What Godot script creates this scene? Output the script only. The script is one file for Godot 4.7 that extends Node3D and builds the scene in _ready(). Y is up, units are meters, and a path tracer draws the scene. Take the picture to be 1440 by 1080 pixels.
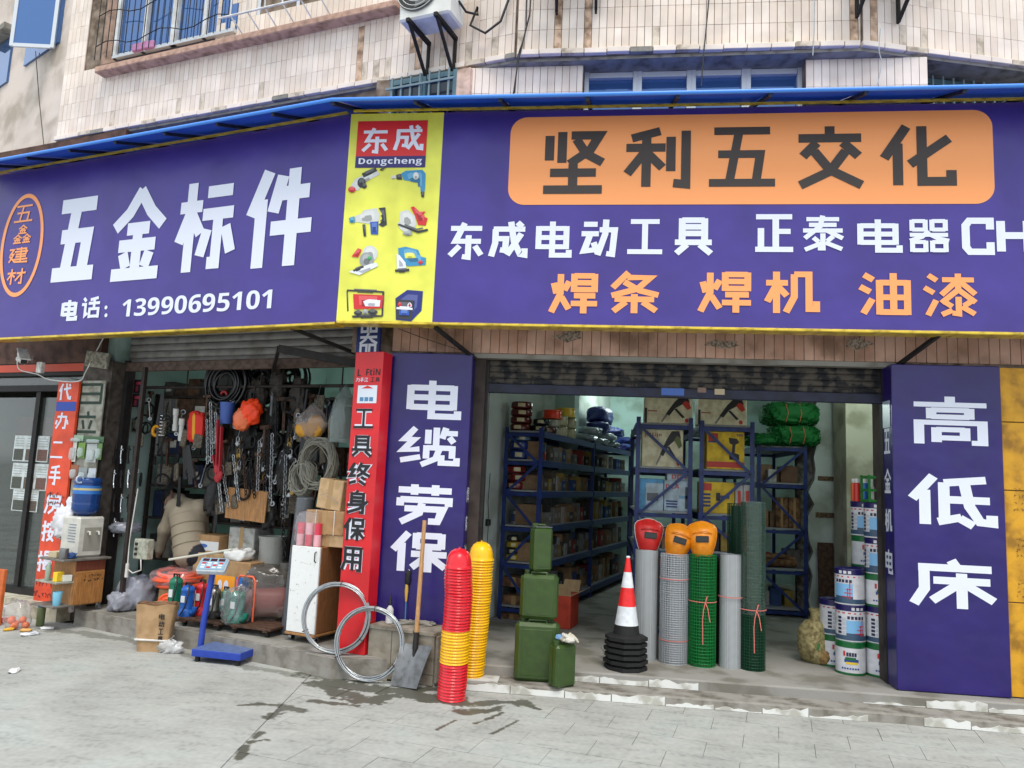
extends Node3D
# A hardware shop front under a long signboard, on the rounded corner of a tiled building, overcast day.
# World x runs along the right-hand wing, z towards the street; FL is the frame of the left-hand wing (turned 15.5 degrees).

const EYE := Vector3(0, 1.62, 0)
const FOCAL := 1080.0
var FR := Transform3D.IDENTITY
var FL := Transform3D(Basis(Vector3.UP, deg_to_rad(-15.5)), Vector3(-2.28, 0, -6.1))
var FU := Transform3D(Basis(Vector3.UP, deg_to_rad(-15.0)), Vector3(-0.91, 0, -6.44))      # upper left facet of the building
var FV := Transform3D(Basis(Vector3.UP, deg_to_rad(15.0)), Vector3(2.04, 0, -6.40))        # upper right facet
var FX := Transform3D(Basis(Vector3.UP, deg_to_rad(-30.0)), Vector3(-6.62, 0, -7.97))      # upper far left facet
var FK := Transform3D(Basis(Vector3.UP, deg_to_rad(-14.2)), Vector3(-0.707, 0, -8.35))     # rack along the left wall of the right shop
var FKS := Transform3D()
var cam: Camera3D
var M := {}
var CH := {}
var taken := {}
var rng := RandomNumberGenerator.new()

# ---------- pixel of the 1440 x 1080 photograph -> point on a plane of the place
func ray(px: float, py: float) -> Vector3:
	return cam.basis * Vector3((px - 720.0) / FOCAL, -(py - 540.0) / FOCAL, -1.0)
func hit(fr: Transform3D, px: float, py: float, n: float) -> Vector3:
	var o = fr.affine_inverse() * EYE
	var d = fr.basis.inverse() * ray(px, py)
	return o + d * ((n - o.z) / d.z)
func hity(fr: Transform3D, px: float, py: float, y: float) -> Vector3:
	var d = ray(px, py)
	return fr.affine_inverse() * (EYE + d * ((y - EYE.y) / d.y))
func span(fr, x0, x1, y0, y1, n):      # [left, right, bottom, top] on the plane, measured through the middle of the rectangle
	var ym = (y0 + y1) / 2.0
	var xm = (x0 + x1) / 2.0
	return [hit(fr, x0, ym, n).x, hit(fr, x1, ym, n).x, hit(fr, xm, y1, n).y, hit(fr, xm, y0, n).y]

# ---------- mesh builder
class MB:
	var v := PackedVector3Array()
	var nm := PackedVector3Array()
	var uv := PackedVector2Array()
	var co := PackedColorArray()
	var colour := Color.WHITE
	func p(a, n, t = Vector2.ZERO):
		v.append(a); nm.append(n); uv.append(t); co.append(colour)
	func tri(a, b, c):                      # counter-clockwise seen from outside
		var n = (b - a).cross(c - a).normalized()
		p(a, n); p(c, n); p(b, n)
		return self
	func quad(a, b, c, d, ta = Vector2(0, 1), tb = Vector2(1, 1), tc = Vector2(1, 0), td = Vector2(0, 0)):
		var n = (c - a).cross(d - b).normalized()
		p(a, n, ta); p(c, n, tc); p(b, n, tb)
		p(a, n, ta); p(d, n, td); p(c, n, tc)
		return self
	func box(c: Vector3, s: Vector3, b := Basis(), bev := 0.0):
		var h = s / 2.0
		if bev <= 0.0:
			for ax in 3:
				for sg in [-1.0, 1.0]:
					var n = Vector3.ZERO; n[ax] = sg
					var u = Vector3.ZERO; u[(ax + 1) % 3] = 1.0
					var w = n.cross(u)
					var o = n * h
					var hu = u * h; var hw = w * h
					quad(c + b * (o - hu - hw), c + b * (o + hu - hw), c + b * (o + hu + hw), c + b * (o - hu + hw))
			return self
		var k = min(bev, min(h.x, min(h.y, h.z)) * 0.95)
		for ax in 3:
			for sg in [-1.0, 1.0]:
				var n = Vector3.ZERO; n[ax] = sg
				var u = Vector3.ZERO; u[(ax + 1) % 3] = 1.0
				var w = n.cross(u)
				var o = n * h
				var hu = u * (h[(ax + 1) % 3] - k); var hw = w * (h[(ax + 2) % 3] - k)
				quad(c + b * (o - hu - hw), c + b * (o + hu - hw), c + b * (o + hu + hw), c + b * (o - hu + hw))
		for ax in 3:                            # twelve chamfers
			var e = Vector3.ZERO; e[ax] = h[ax] - k
			var i = (ax + 1) % 3; var j = (ax + 2) % 3
			for si in [-1.0, 1.0]:
				for sj in [-1.0, 1.0]:
					var a1 = Vector3.ZERO; a1[i] = si * h[i]; a1[j] = sj * (h[j] - k)
					var a2 = Vector3.ZERO; a2[i] = si * (h[i] - k); a2[j] = sj * h[j]
					if si * sj > 0: quad(c + b * (a1 - e), c + b * (a2 - e), c + b * (a2 + e), c + b * (a1 + e))
					else: quad(c + b * (a2 - e), c + b * (a1 - e), c + b * (a1 + e), c + b * (a2 + e))
		for sx in [-1.0, 1.0]:
			for sy in [-1.0, 1.0]:
				for sz in [-1.0, 1.0]:
					var q = Vector3(sx, sy, sz)
					var a1 = Vector3(h.x, h.y - k, h.z - k) * q; var a2 = Vector3(h.x - k, h.y, h.z - k) * q; var a3 = Vector3(h.x - k, h.y - k, h.z) * q
					if sx * sy * sz > 0: tri(c + b * a1, c + b * a2, c + b * a3)
					else: tri(c + b * a1, c + b * a3, c + b * a2)
		return self
	func grid(g: Array, wrap := false):        # g[row][col]; smooth; outside is where row x col direction points
		var r = g.size(); var c = g[0].size()
		var ns = []
		for i in r:
			var line = []
			for j in c:
				var a = g[max(i - 1, 0)][j]; var b = g[min(i + 1, r - 1)][j]
				var l = g[i][(j - 1 + c) % c] if wrap else g[i][max(j - 1, 0)]
				var q = g[i][(j + 1) % c] if wrap else g[i][min(j + 1, c - 1)]
				var n = (q - l).cross(b - a)
				if n.length_squared() < 1e-14:
					n = (g[i][(j + c / 4) % c] - g[i][j]).cross(b - a) if wrap else Vector3.UP
					var i2 = i + 1 if i == 0 else i - 1
					var s = Vector3.ZERO
					for jj in c: s += g[i2][jj]
					n = (g[i][j] - s / c)
				line.append(n.normalized())
			ns.append(line)
		for i in r - 1:
			for j in (c if wrap else c - 1):
				var k = (j + 1) % c
				var t0 = float(j) / c; var t1 = float(j + 1) / c; var s0 = 1.0 - float(i) / (r - 1); var s1 = 1.0 - float(i + 1) / (r - 1)
				p(g[i][j], ns[i][j], Vector2(t0, s0)); p(g[i + 1][k], ns[i + 1][k], Vector2(t1, s1)); p(g[i][k], ns[i][k], Vector2(t1, s0))
				p(g[i][j], ns[i][j], Vector2(t0, s0)); p(g[i + 1][j], ns[i + 1][j], Vector2(t0, s1)); p(g[i + 1][k], ns[i + 1][k], Vector2(t1, s1))
		return self
	func lathe(prof: Array, seg := 20, o := Vector3.ZERO, b := Basis(), ex := 1.0, ez := 1.0):   # prof of Vector2(radius, y) bottom to top; a repeated point makes a crease
		var run = []
		for i in prof.size():
			if i > 0 and prof[i].is_equal_approx(prof[i - 1]):
				if run.size() > 1: _lathe(run, seg, o, b, ex, ez)
				run = []
			run.append(prof[i])
		if run.size() > 1: _lathe(run, seg, o, b, ex, ez)
		return self
	func _lathe(run, seg, o, b, ex, ez):
		var g = []
		for q in run:
			var line = []
			for j in seg:
				var a = TAU * j / seg
				line.append(o + b * Vector3(cos(a) * q.x * ex, q.y, -sin(a) * q.x * ez))
			g.append(line)
		grid(g, true)
	func cyl(o: Vector3, r: float, h: float, seg := 16, b := Basis()):
		return lathe([Vector2(0, 0), Vector2(r, 0), Vector2(r, 0), Vector2(r, h), Vector2(r, h), Vector2(0, h)], seg, o, b)
	func tube(path: Array, r, seg := 8, closed := false, caps := true):
		var n = path.size()
		var g = []
		var up = Vector3.UP
		var t0 = (path[1] - path[0]).normalized()
		if abs(t0.dot(up)) > 0.9: up = Vector3.RIGHT
		var side = t0.cross(up).normalized()
		for i in n + (1 if closed else 0):
			var ii = i % n
			var a = path[(ii - 1 + n) % n] if closed or ii > 0 else path[ii]
			var z = path[(ii + 1) % n] if closed or ii < n - 1 else path[ii]
			var t = (z - a).normalized()
			side = (side - t * side.dot(t)).normalized()
			var w = t.cross(side)
			var rr = r[ii] if r is Array else r
			var line = []
			for j in seg:
				var q = TAU * j / seg
				line.append(path[ii] + (side * cos(q) + w * sin(q)) * rr)
			g.append(line)
		if closed:
			g[n] = g[0]
		grid(g, true)
		if caps and not closed:
			for e in [0, n - 1]:
				for j in range(1, seg - 1):
					if e == 0: tri(g[0][0], g[0][j + 1], g[0][j])
					else: tri(g[e][0], g[e][j], g[e][j + 1])
		return self
	func bar(a: Vector3, c: Vector3, w: float, h: float):      # rectangular bar between two points
		var z = (c - a).normalized()
		var up = Vector3.UP if abs(z.y) < 0.95 else Vector3.RIGHT
		var x = up.cross(z).normalized()
		return box((a + c) / 2.0, Vector3(w, h, a.distance_to(c)), Basis(x, z.cross(x), z))
	func prism(poly: Array, z0: float, z1: float, b := Transform3D(), cap_only := false):     # polygon in xy, drawn out along z
		var pp = PackedVector2Array(poly)
		if _area(pp) < 0: pp.reverse()
		var idx = Geometry2D.triangulate_polygon(pp)
		for i in range(0, idx.size(), 3):
			var q = [pp[idx[i]], pp[idx[i + 1]], pp[idx[i + 2]]]
			if (q[1] - q[0]).cross(q[2] - q[0]) < 0: q = [q[0], q[2], q[1]]
			tri(b * Vector3(q[0].x, q[0].y, z1), b * Vector3(q[1].x, q[1].y, z1), b * Vector3(q[2].x, q[2].y, z1))
			if not cap_only: tri(b * Vector3(q[0].x, q[0].y, z0), b * Vector3(q[2].x, q[2].y, z0), b * Vector3(q[1].x, q[1].y, z0))
		if not cap_only:
			for i in pp.size():
				var a = pp[i]; var c = pp[(i + 1) % pp.size()]
				quad(b * Vector3(a.x, a.y, z0), b * Vector3(c.x, c.y, z0), b * Vector3(c.x, c.y, z1), b * Vector3(a.x, a.y, z1))
		return self
	func _area(pp):
		var s = 0.0
		for i in pp.size(): s += pp[i].cross(pp[(i + 1) % pp.size()])
		return s
	func blob(c: Vector3, r: Vector3, pw: float, amp: float, freq: float, sd: int, rows := 14, cols := 22, b := Basis(), folds := 0.0):   # lumpy rounded body: bags, sacks, wrapped things
		var no = FastNoiseLite.new(); no.seed = sd; no.frequency = freq; no.fractal_octaves = 3
		var g = []
		for i in rows + 1:
			var la = -PI / 2 + PI * i / rows
			var line = []
			for j in cols:
				var lo = TAU * j / cols
				var d = Vector3(cos(la) * cos(lo), sin(la), -cos(la) * sin(lo))
				var q = Vector3(sign(d.x) * pow(abs(d.x), pw), sign(d.y) * pow(abs(d.y), pw), sign(d.z) * pow(abs(d.z), pw))
				var f = 1.0 + amp * no.get_noise_3dv(d * 2.2) * 2.0
				if folds > 0.0: f += folds * sin(lo * 9.0 + 3.0 * no.get_noise_3dv(d * 1.6)) * cos(la)
				line.append(c + b * (q * r * f))
			g.append(line)
		return grid(g, true)
	func mesh() -> ArrayMesh:
		var a = []; a.resize(Mesh.ARRAY_MAX)
		a[Mesh.ARRAY_VERTEX] = v; a[Mesh.ARRAY_NORMAL] = nm; a[Mesh.ARRAY_TEX_UV] = uv; a[Mesh.ARRAY_COLOR] = co
		var m = ArrayMesh.new()
		m.add_surface_from_arrays(Mesh.PRIMITIVE_TRIANGLES, a)
		return m

func mb() -> MB:
	return MB.new()

# ---------- things and parts
func numbered(called: String) -> String:
	taken[called] = taken.get(called, -1) + 1
	return called if taken[called] == 0 else "%s_%03d" % [called, taken[called]]
func thing(called, label, category, xf := Transform3D(), group = "", kind = "") -> Node3D:
	var o = Node3D.new()
	o.name = numbered(called)
	add_child(o)
	o.transform = xf
	tag(o, label, category, group, kind)
	return o
func tag(o, label, category, group = "", kind = ""):
	if label: o.set_meta("label", label)
	if category: o.set_meta("category", category)
	if group: o.set_meta("group", group)
	if kind: o.set_meta("kind", kind)
	return o
func part(called: String, parent: Node, m, mat: Material, xf := Transform3D()) -> MeshInstance3D:
	var o = MeshInstance3D.new()
	o.name = called
	o.mesh = m.mesh() if m is MB else m
	o.material_override = mat
	o.transform = xf
	o.cast_shadow = GeometryInstance3D.SHADOW_CASTING_SETTING_ON
	parent.add_child(o, true)
	return o
func solo(called, m, mat, label, category, xf := Transform3D(), group = "", kind = "") -> MeshInstance3D:   # a thing that is one mesh
	var o = part(numbered(called), self, m, mat, xf)
	return tag(o, label, category, group, kind)
func copy(src: Node3D, called, xf: Transform3D, label = "", group = "") -> Node3D:
	var c = src.duplicate()
	c.name = numbered(called)
	add_child(c)
	c.transform = xf
	if label: c.set_meta("label", label)
	if group: c.set_meta("group", group)
	return c
func at(fr: Transform3D, p: Vector3, turn := 0.0, tilt := Vector3.ZERO) -> Transform3D:
	return fr * Transform3D(Basis(Vector3.UP, deg_to_rad(turn)) * Basis.from_euler(tilt * PI / 180.0), p)

# ---------- materials
func srgb(r, g, b) -> Color:
	return Color(r / 255.0, g / 255.0, b / 255.0)
func noise_tex(sd: int, freq: float, stops: Array, size := 256, octaves := 4, kind := FastNoiseLite.TYPE_SIMPLEX_SMOOTH, bump := 0.0) -> NoiseTexture2D:
	var n = FastNoiseLite.new()
	n.seed = sd; n.frequency = freq; n.fractal_octaves = octaves; n.noise_type = kind
	var t = NoiseTexture2D.new()
	t.width = size; t.height = size; t.seamless = true; t.noise = n
	if bump > 0.0:
		t.as_normal_map = true; t.bump_strength = bump
	else:
		var g = Gradient.new()
		var of = PackedFloat32Array(); var cs = PackedColorArray()
		for s in stops: of.append(s[0]); cs.append(s[1])
		g.offsets = of; g.colors = cs
		t.color_ramp = g
	return t
var TX := {}
func tex(key):
	if TX.has(key): return TX[key]
	var t
	match key:
		"soft": t = noise_tex(3, 0.008, [[0.2, Color(0.90, 0.90, 0.90)], [0.8, Color(1, 1, 1)]])
		"grime": t = noise_tex(7, 0.007, [[0.12, Color(0.70, 0.68, 0.65)], [0.4, Color(0.90, 0.89, 0.88)], [0.7, Color(1, 1, 1)]], 512, 6)
		"dirt": t = noise_tex(11, 0.010, [[0.15, Color(0.55, 0.51, 0.46)], [0.45, Color(0.82, 0.80, 0.77)], [0.75, Color(1, 1, 1)]], 512, 7)
		"card": t = noise_tex(15, 0.010, [[0.2, Color(0.88, 0.86, 0.83)], [0.7, Color(1, 1, 1)]], 256, 5)
		"grain": t = grain_tex()
		"bump": t = noise_tex(23, 0.03, [], 512, 5, FastNoiseLite.TYPE_SIMPLEX_SMOOTH, 3.0)
		"fine": t = noise_tex(29, 0.12, [], 512, 3, FastNoiseLite.TYPE_SIMPLEX_SMOOTH, 2.0)
		"crease": t = noise_tex(31, 0.02, [], 512, 4, FastNoiseLite.TYPE_CELLULAR, 4.0)
		"patchy": t = noise_tex(37, 0.005, [[0.22, Color(0.80, 0.79, 0.76)], [0.45, Color(0.95, 0.95, 0.94)], [0.6, Color(1, 1, 1)]], 512, 6)
		"chips": t = noise_tex(43, 0.02, [[0.0, Color(0.45, 0.40, 0.34)], [0.10, Color(0.55, 0.50, 0.44)], [0.13, Color(0.97, 0.97, 0.97)], [1.0, Color(1, 1, 1)]], 512, 5)
		"flake": t = noise_tex(41, 0.012, [[0.0, Color(0.16, 0.17, 0.21)], [0.46, Color(0.19, 0.20, 0.24)], [0.52, Color(0.50, 0.47, 0.43)], [1.0, Color(0.62, 0.58, 0.54)]], 512, 7)
		"wavy": t = noise_tex(47, 0.006, [], 512, 3, FastNoiseLite.TYPE_SIMPLEX_SMOOTH, 6.0)
		"weave": t = weave_tex()
	TX[key] = t
	return t
func grain_tex():
	var n = FastNoiseLite.new(); n.seed = 19; n.frequency = 0.02; n.fractal_octaves = 4
	var im = Image.create(256, 256, false, Image.FORMAT_RGB8)
	for y in 256:
		for x in 256:
			var k = 0.86 + 0.22 * n.get_noise_2d(x * 6.0, y * 0.5) + 0.05 * n.get_noise_2d(x, y * 2.0)
			im.set_pixel(x, y, Color(k, k * 0.985, k * 0.97))
	return ImageTexture.create_from_image(im)
func weave_tex():
	var im = Image.create(64, 64, false, Image.FORMAT_RGB8)
	for y in 64:
		for x in 64:
			var k = 0.55 + 0.45 * (1.0 if (x % 8 < 2 or y % 8 < 2) else 0.0)
			im.set_pixel(x, y, Color(k, k, k))
	return ImageTexture.create_from_image(im)
func mat(key: String, c: Color, rough := 0.7, metal := 0.0, tx := "", scale := 1.0, nrm := "", nscale := 1.0, ndepth := 0.5) -> StandardMaterial3D:
	if M.has(key): return M[key]
	var m = StandardMaterial3D.new()
	m.albedo_color = c
	m.roughness = rough
	m.metallic = metal
	if tx or nrm:
		m.uv1_triplanar = true
		m.uv1_world_triplanar = true
		m.uv1_scale = Vector3.ONE * (scale if tx else nscale)
	if tx: m.albedo_texture = tex(tx)
	if nrm:
		m.normal_enabled = true
		m.normal_texture = tex(nrm)
		m.normal_scale = ndepth
	M[key] = m
	return m
func plain(c: Color, rough := 0.7, metal := 0.0) -> StandardMaterial3D:
	return mat("plain%s_%.2f_%.2f" % [c.to_html(), rough, metal], c, rough, metal)
func worn(c: Color, rough := 0.7, tx := "card", scale := 3.0) -> StandardMaterial3D:
	return mat("worn%s_%.2f_%s" % [c.to_html(), rough, tx], c, rough, 0.0, tx, scale)
func film(key, c: Color, alpha: float, rough := 0.12) -> StandardMaterial3D:    # clear plastic film
	if M.has(key): return M[key]
	var m = StandardMaterial3D.new()
	m.albedo_color = Color(c.r, c.g, c.b, alpha)
	m.transparency = BaseMaterial3D.TRANSPARENCY_ALPHA
	m.roughness = rough
	m.normal_enabled = true
	m.normal_texture = tex("crease"); m.normal_scale = 0.9
	m.uv1_triplanar = true; m.uv1_world_triplanar = true; m.uv1_scale = Vector3.ONE * 2.5
	m.cull_mode = BaseMaterial3D.CULL_DISABLED
	M[key] = m
	return m

# ---------- brush strokes of the characters on a 100 x 100 square, y down; strokes parted by "/", points by ","
func stroke_table():
	CH = {
		"五": "10 10,90 10/46 10,32 90/16 46,76 46,70 90/3 90,97 90",
		"金": "52 2,30 26,3 42/48 2,72 26,97 42/28 44,72 44/14 62,86 62/50 44,50 92/24 70,32 86/76 70,68 86/4 93,96 93",
		"标": "2 28,42 28/22 2,22 98/22 32,4 66/24 36,42 58/50 14,94 14/44 38,98 38/72 38,72 90,58 90/54 54,44 82/86 52,98 80",
		"件": "28 2,4 46/19 30,19 98/50 8,38 44/44 26,92 26/36 60,98 60/68 2,68 98",
		"电": "12 20,88 20/88 14,88 74/12 14,12 74/12 44,88 44/12 68,88 68/50 2,50 90,96 90,96 76",
		"话": "10 4,24 20/2 34,22 34,22 86,36 74/88 6,46 14/38 30,98 30/68 12,68 56/46 56,92 56/92 50,92 98/46 50,46 98/46 90,92 90",
		"建": "36 12,86 12,86 44,36 44/30 28,96 28/36 58,88 58/28 74,96 74/62 2,62 86/4 14,26 14,12 42,26 42,6 90/6 52,34 88,98 92",
		"材": "2 28,46 28/24 2,24 98/24 32,4 68/26 36,42 54/50 30,98 30/78 2,78 92,64 90/76 34,46 76",
		"东": "8 16,94 16/46 2,22 50,92 50/58 34,58 92,42 90/34 62,8 88/76 62,94 86",
		"成": "8 22,96 22/14 22,14 60,4 96/14 48,44 48,42 80,28 78/56 2,66 56,84 90,96 92,96 74/86 34,48 92/74 4,88 16",
		"坚": "12 8,12 48/32 2,32 52/46 8,90 8,76 32,44 54/54 14,70 38,96 52/14 68,86 68/50 54,50 94/4 95,96 95",
		"利": "54 4,12 16/4 32,62 32/34 10,34 98/34 36,6 76/36 42,58 66/70 14,70 72/92 4,92 94,74 92",
		"交": "50 0,50 18/6 19,94 19/32 26,12 48/68 26,90 48/72 40,50 72,8 94/28 40,50 70,94 94",
		"化": "36 2,6 54/24 30,24 98/56 2,56 92,94 92,94 74/92 22,40 64",
		"动": "8 16,46 16/2 40,50 40/26 42,10 84,44 80/36 62,48 88/52 30,94 30,88 92,72 90/70 4,68 40,48 94",
		"工": "12 12,88 12/50 12,50 88/4 88,96 88",
		"具": "22 6,78 6/78 1,78 66/22 1,22 66/22 24,78 24/22 42,78 42/4 66,96 66/34 72,8 96/66 72,94 96",
		"正": "6 10,94 10/54 10,54 90/54 46,90 46/18 38,18 90/4 90,96 90",
		"泰": "12 10,88 10/18 26,82 26/4 42,96 42/50 0,44 30,8 64/56 40,96 64/50 50,50 92,38 92/28 62,40 74/46 78,8 96/74 58,60 72/56 76,94 94",
		"器": "10 6,42 6/42 2,42 36/10 2,10 36/10 32,42 32/58 6,90 6/90 2,90 36/58 2,58 36/58 32,90 32/4 48,96 48/50 36,34 54,4 66/54 48,70 58,98 66/10 70,42 70/42 66,42 100/10 66,10 100/10 95,42 95/58 70,90 70/90 66,90 100/58 66,58 100/58 95,90 95",
		"焊": "8 24,14 50/40 20,30 42/22 2,22 50,4 96/24 58,40 88/50 6,92 6/92 1,92 46/50 1,50 46/50 23,92 23/50 40,92 40/50 55,94 55/44 74,98 74/70 55,70 98",
		"条": "38 2,8 38/36 14,80 14,56 40,6 56/30 24,60 44,96 54/12 64,88 64/50 52,50 96/34 70,10 92/66 70,92 90",
		"机": "2 28,44 28/22 2,22 98/22 32,4 72/26 38,42 58/56 8,56 60,40 96/56 8,84 8,84 88,98 88,98 70",
		"油": "10 6,28 18/2 34,22 46/26 62,8 96/40 24,94 24/94 18,94 98/40 18,40 98/40 92,94 92/40 58,94 58/67 2,67 94",
		"漆": "10 6,26 18/2 34,20 46/24 62,8 96/36 16,96 16/66 2,66 46/62 20,34 50/70 20,98 48/66 38,34 68/66 38,98 66/66 54,66 92,54 90/40 66,54 76/54 84,34 94/92 62,76 74/72 76,96 92",
		"缆": "26 4,8 34,24 34,6 62,34 58/2 88,36 78/48 8,48 44/62 2,62 48/78 2,72 30/76 16,98 16/84 26,92 40/46 54,90 54/90 48,90 80/46 48,46 82/68 58,62 82,38 98/72 72,72 92,98 92,98 78",
		"劳": "4 16,96 16/32 2,32 28/68 2,68 28/8 40,92 40,92 54/8 36,8 56/16 62,82 62,74 92,58 92/46 48,42 72,10 96",
		"保": "30 2,4 46/19 28,19 98/44 8,88 8/88 2,88 40/44 2,44 40/44 35,88 35/36 54,98 54/66 36,66 98/64 58,38 88/68 58,96 86",
		"高": "50 0,50 18/4 17,96 17/26 28,74 28/74 24,74 46/26 24,26 46/26 42,74 42/10 98,10 54,90 54,90 94,76 94/32 68,68 68/68 64,68 90/32 64,32 94/32 85,68 85",
		"低": "30 2,4 48/19 30,19 98/42 14,42 88/42 15,92 7/42 48,96 48/66 12,72 60,84 90,98 92,98 76/34 92,62 82/60 84,76 98",
		"床": "48 0,54 14/8 16,96 16/15 16,15 60,2 92/26 42,94 42/60 26,60 98/58 46,24 84/62 46,98 80",
		"终": "26 4,8 32,24 32,6 60,34 56/2 90,36 80/58 2,40 38/54 16,88 16,70 42,40 60/50 28,70 46,98 58/60 62,78 72/50 78,80 94",
		"身": "50 0,42 13/24 14,76 14/76 9,76 92,60 92/24 9,24 60/24 30,76 30/24 45,76 45/6 62,76 58/94 44,60 76,8 94",
		"用": "10 8,90 8/84 8,84 94,68 94/16 8,16 60,4 96/16 34,84 34/16 62,84 62/50 8,50 96",
		"代": "28 4,4 48/19 30,19 98/38 36,96 28/58 2,64 50,82 88,96 90,96 74/78 6,90 18",
		"办": "14 26,80 26,76 90,58 90/46 2,40 50,10 94/14 46,6 70/88 44,96 70",
		"二": "16 22,84 22/4 82,96 82",
		"手": "80 4,16 14/12 36,88 36/4 62,96 62/52 10,52 94,36 92",
		"房": "50 0,50 10/16 12,90 12,90 34,16 34/16 12,16 60,4 96/56 38,56 50/28 52,98 52/56 52,52 76,26 96/54 66,84 66,80 92,66 92",
		"按": "2 28,38 28/20 2,20 94,8 92/2 64,38 52/66 2,66 16/44 36,44 18,96 18,96 34/42 52,98 52/66 34,54 70,92 96/86 52,74 80,42 96",
		"揭": "2 28,36 28/20 2,20 94,8 92/2 64,38 52/50 4,90 4/90 0,90 44/50 0,50 44/50 40,90 40/50 22,90 22/52 46,42 66/50 54,94 54,90 94,78 94/70 58,52 74/50 64,50 84,82 84",
		"日": "20 6,80 6/80 2,80 98/20 2,20 98/20 50,80 50/20 92,80 92",
		"立": "50 2,54 20/10 26,90 26/28 40,38 80/72 40,62 80/2 92,98 92",
		"源": "10 8,28 20/2 36,22 46/24 62,8 94/34 10,98 10/38 10,36 60,26 96/66 12,60 24/50 28,88 28,88 56,50 56,50 28/50 42,88 42/68 58,68 94,58 92/52 66,42 84/84 66,96 84",
		"力": "10 28,86 28,80 92,62 90/46 2,44 50,8 96",
		"孚": "82 4,18 14/26 22,32 34/50 18,52 32/78 18,70 34/22 44,76 44,52 58/50 56,50 94,36 92/4 68,96 68",
		"江": "10 8,28 20/2 36,22 46/24 62,8 94/40 16,94 16/68 16,68 88/34 88,98 88",
		"彩": "52 4,8 14/12 22,20 36/32 20,36 34/52 18,46 34/4 50,60 50/32 40,32 98/30 52,6 84/36 52,58 78/92 6,66 30/94 34,66 60/96 62,60 96",
		"C": "96 34,96 12,22 12,8 24,8 78,22 90,96 90,96 66",
		"H": "12 2,12 98/88 2,88 98/12 48,88 48",
		"N": "12 98,12 8,88 8,88 98",
		"T": "4 10,96 10/50 10,50 98",
	}
func ribbon(m: MB, pts: Array, w: float, z: float, xf: Transform3D, sx: float, sy: float, hk := 1.0):
	var n = pts.size()
	var ls = []; var rs = []
	for i in n:
		var a = pts[max(i - 1, 0)]; var b = pts[min(i + 1, n - 1)]
		var d0 = (pts[i] - a); var d1 = (b - pts[i])
		if i == 0: d0 = d1
		if i == n - 1: d1 = d0
		d0 = d0.normalized(); d1 = d1.normalized()
		var nv = (Vector2(-d0.y, d0.x) + Vector2(-d1.y, d1.x)).normalized()
		var k = 1.0 / max(0.45, nv.dot(Vector2(-d1.y, d1.x)))
		var off = nv * w * 0.5 * k * Vector2(1.0, hk)
		ls.append(pts[i] + off); rs.append(pts[i] - off)
	for i in n - 1:
		var q = []
		for e in [rs[i], rs[i + 1], ls[i + 1], ls[i]]: q.append(xf * Vector3(e.x * sx, e.y * sy, z))
		m.quad(q[0], q[1], q[2], q[3])
func glyph(c: String, w: float, sx: float, sy: float, xf := Transform3D(), m = null, hk := 1.0) -> MB:    # strokes laid over one another a fraction of a millimetre apart
	if m == null: m = mb()
	var lo = Vector2.INF; var hi = -Vector2.INF
	var all = []
	for s in CH[c].split("/"):
		var pts = []
		for q in s.split(","):
			var e = q.split(" ")
			var v = Vector2(float(e[0]), 100.0 - float(e[1]))
			lo = lo.min(v); hi = hi.max(v)
			pts.append(v)
		all.append(pts)
	var k = 0
	var pad = Vector2(w * 0.42, w * hk * 0.42)       # the strokes, half their width included, fill the rectangle
	var sc = (Vector2(sx, sy) - pad * 2.0) / (hi - lo)
	for pts in all:
		var out = []
		for v in pts: out.append(pad + (v - lo) * sc)
		ribbon(m, out, w, 0.00025 * k, xf, 1.0, 1.0, hk)
		k += 1
	return m
func write(parent, fr, n, c: String, x0, x1, y0, y1, weight: float, m: Material, z := 0.002, hk := 0.85):   # one character over a pixel rectangle of a plane
	var b = span(fr, x0, x1, y0, y1, n)
	var sx = b[1] - b[0]; var sy = b[3] - b[2]
	var o = part("character", parent, glyph(c, weight * min(sx, sy), sx, sy, Transform3D(), null, hk), m, Transform3D(Basis(), Vector3(b[0], b[2], n + z)))
	return o
func words(parent, text: String, m: Material, left: Vector3, width: float, height: float, bold := true, called := "lettering", squeeze := true):
	var f = SystemFont.new()
	f.font_names = PackedStringArray(["Droid Sans"])
	f.font_weight = 700 if bold else 400
	var t = TextMesh.new()
	t.font = f; t.text = text; t.font_size = 64; t.pixel_size = 0.01; t.depth = 0.0
	t.horizontal_alignment = HORIZONTAL_ALIGNMENT_LEFT; t.vertical_alignment = VERTICAL_ALIGNMENT_BOTTOM
	var bb = t.get_aabb()
	var s = Vector3(width / bb.size.x, height / bb.size.y, 1.0)
	var am = mb()
	var arr = t.get_mesh_arrays() if t.get_surface_count() > 0 else []
	if arr.size() == 0: return null
	var vs = arr[Mesh.ARRAY_VERTEX]; var ix = arr[Mesh.ARRAY_INDEX]
	var back = (bb.position.z + bb.size.z / 2.0)
	for i in (ix.size() if ix else vs.size()):
		var q = vs[ix[i]] if ix else vs[i]
		if bb.size.z > 0.0001 and q.z < back: pass
		am.p(Vector3((q.x - bb.position.x) * s.x, (q.y - bb.position.y) * s.y, 0), Vector3(0, 0, 1))
	return part(called, parent, am, m, Transform3D(Basis(), left))
func poly_print(parent, called, pts: Array, z: float, m: Material, o := Vector3.ZERO, k := 1.0):
	var q = []
	for e in pts: q.append(Vector2(e[0] * k, e[1] * k))
	return part(called, parent, mb().prism(q, 0, z, Transform3D(Basis(), Vector3.ZERO), true), m, Transform3D(Basis(), o))
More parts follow.
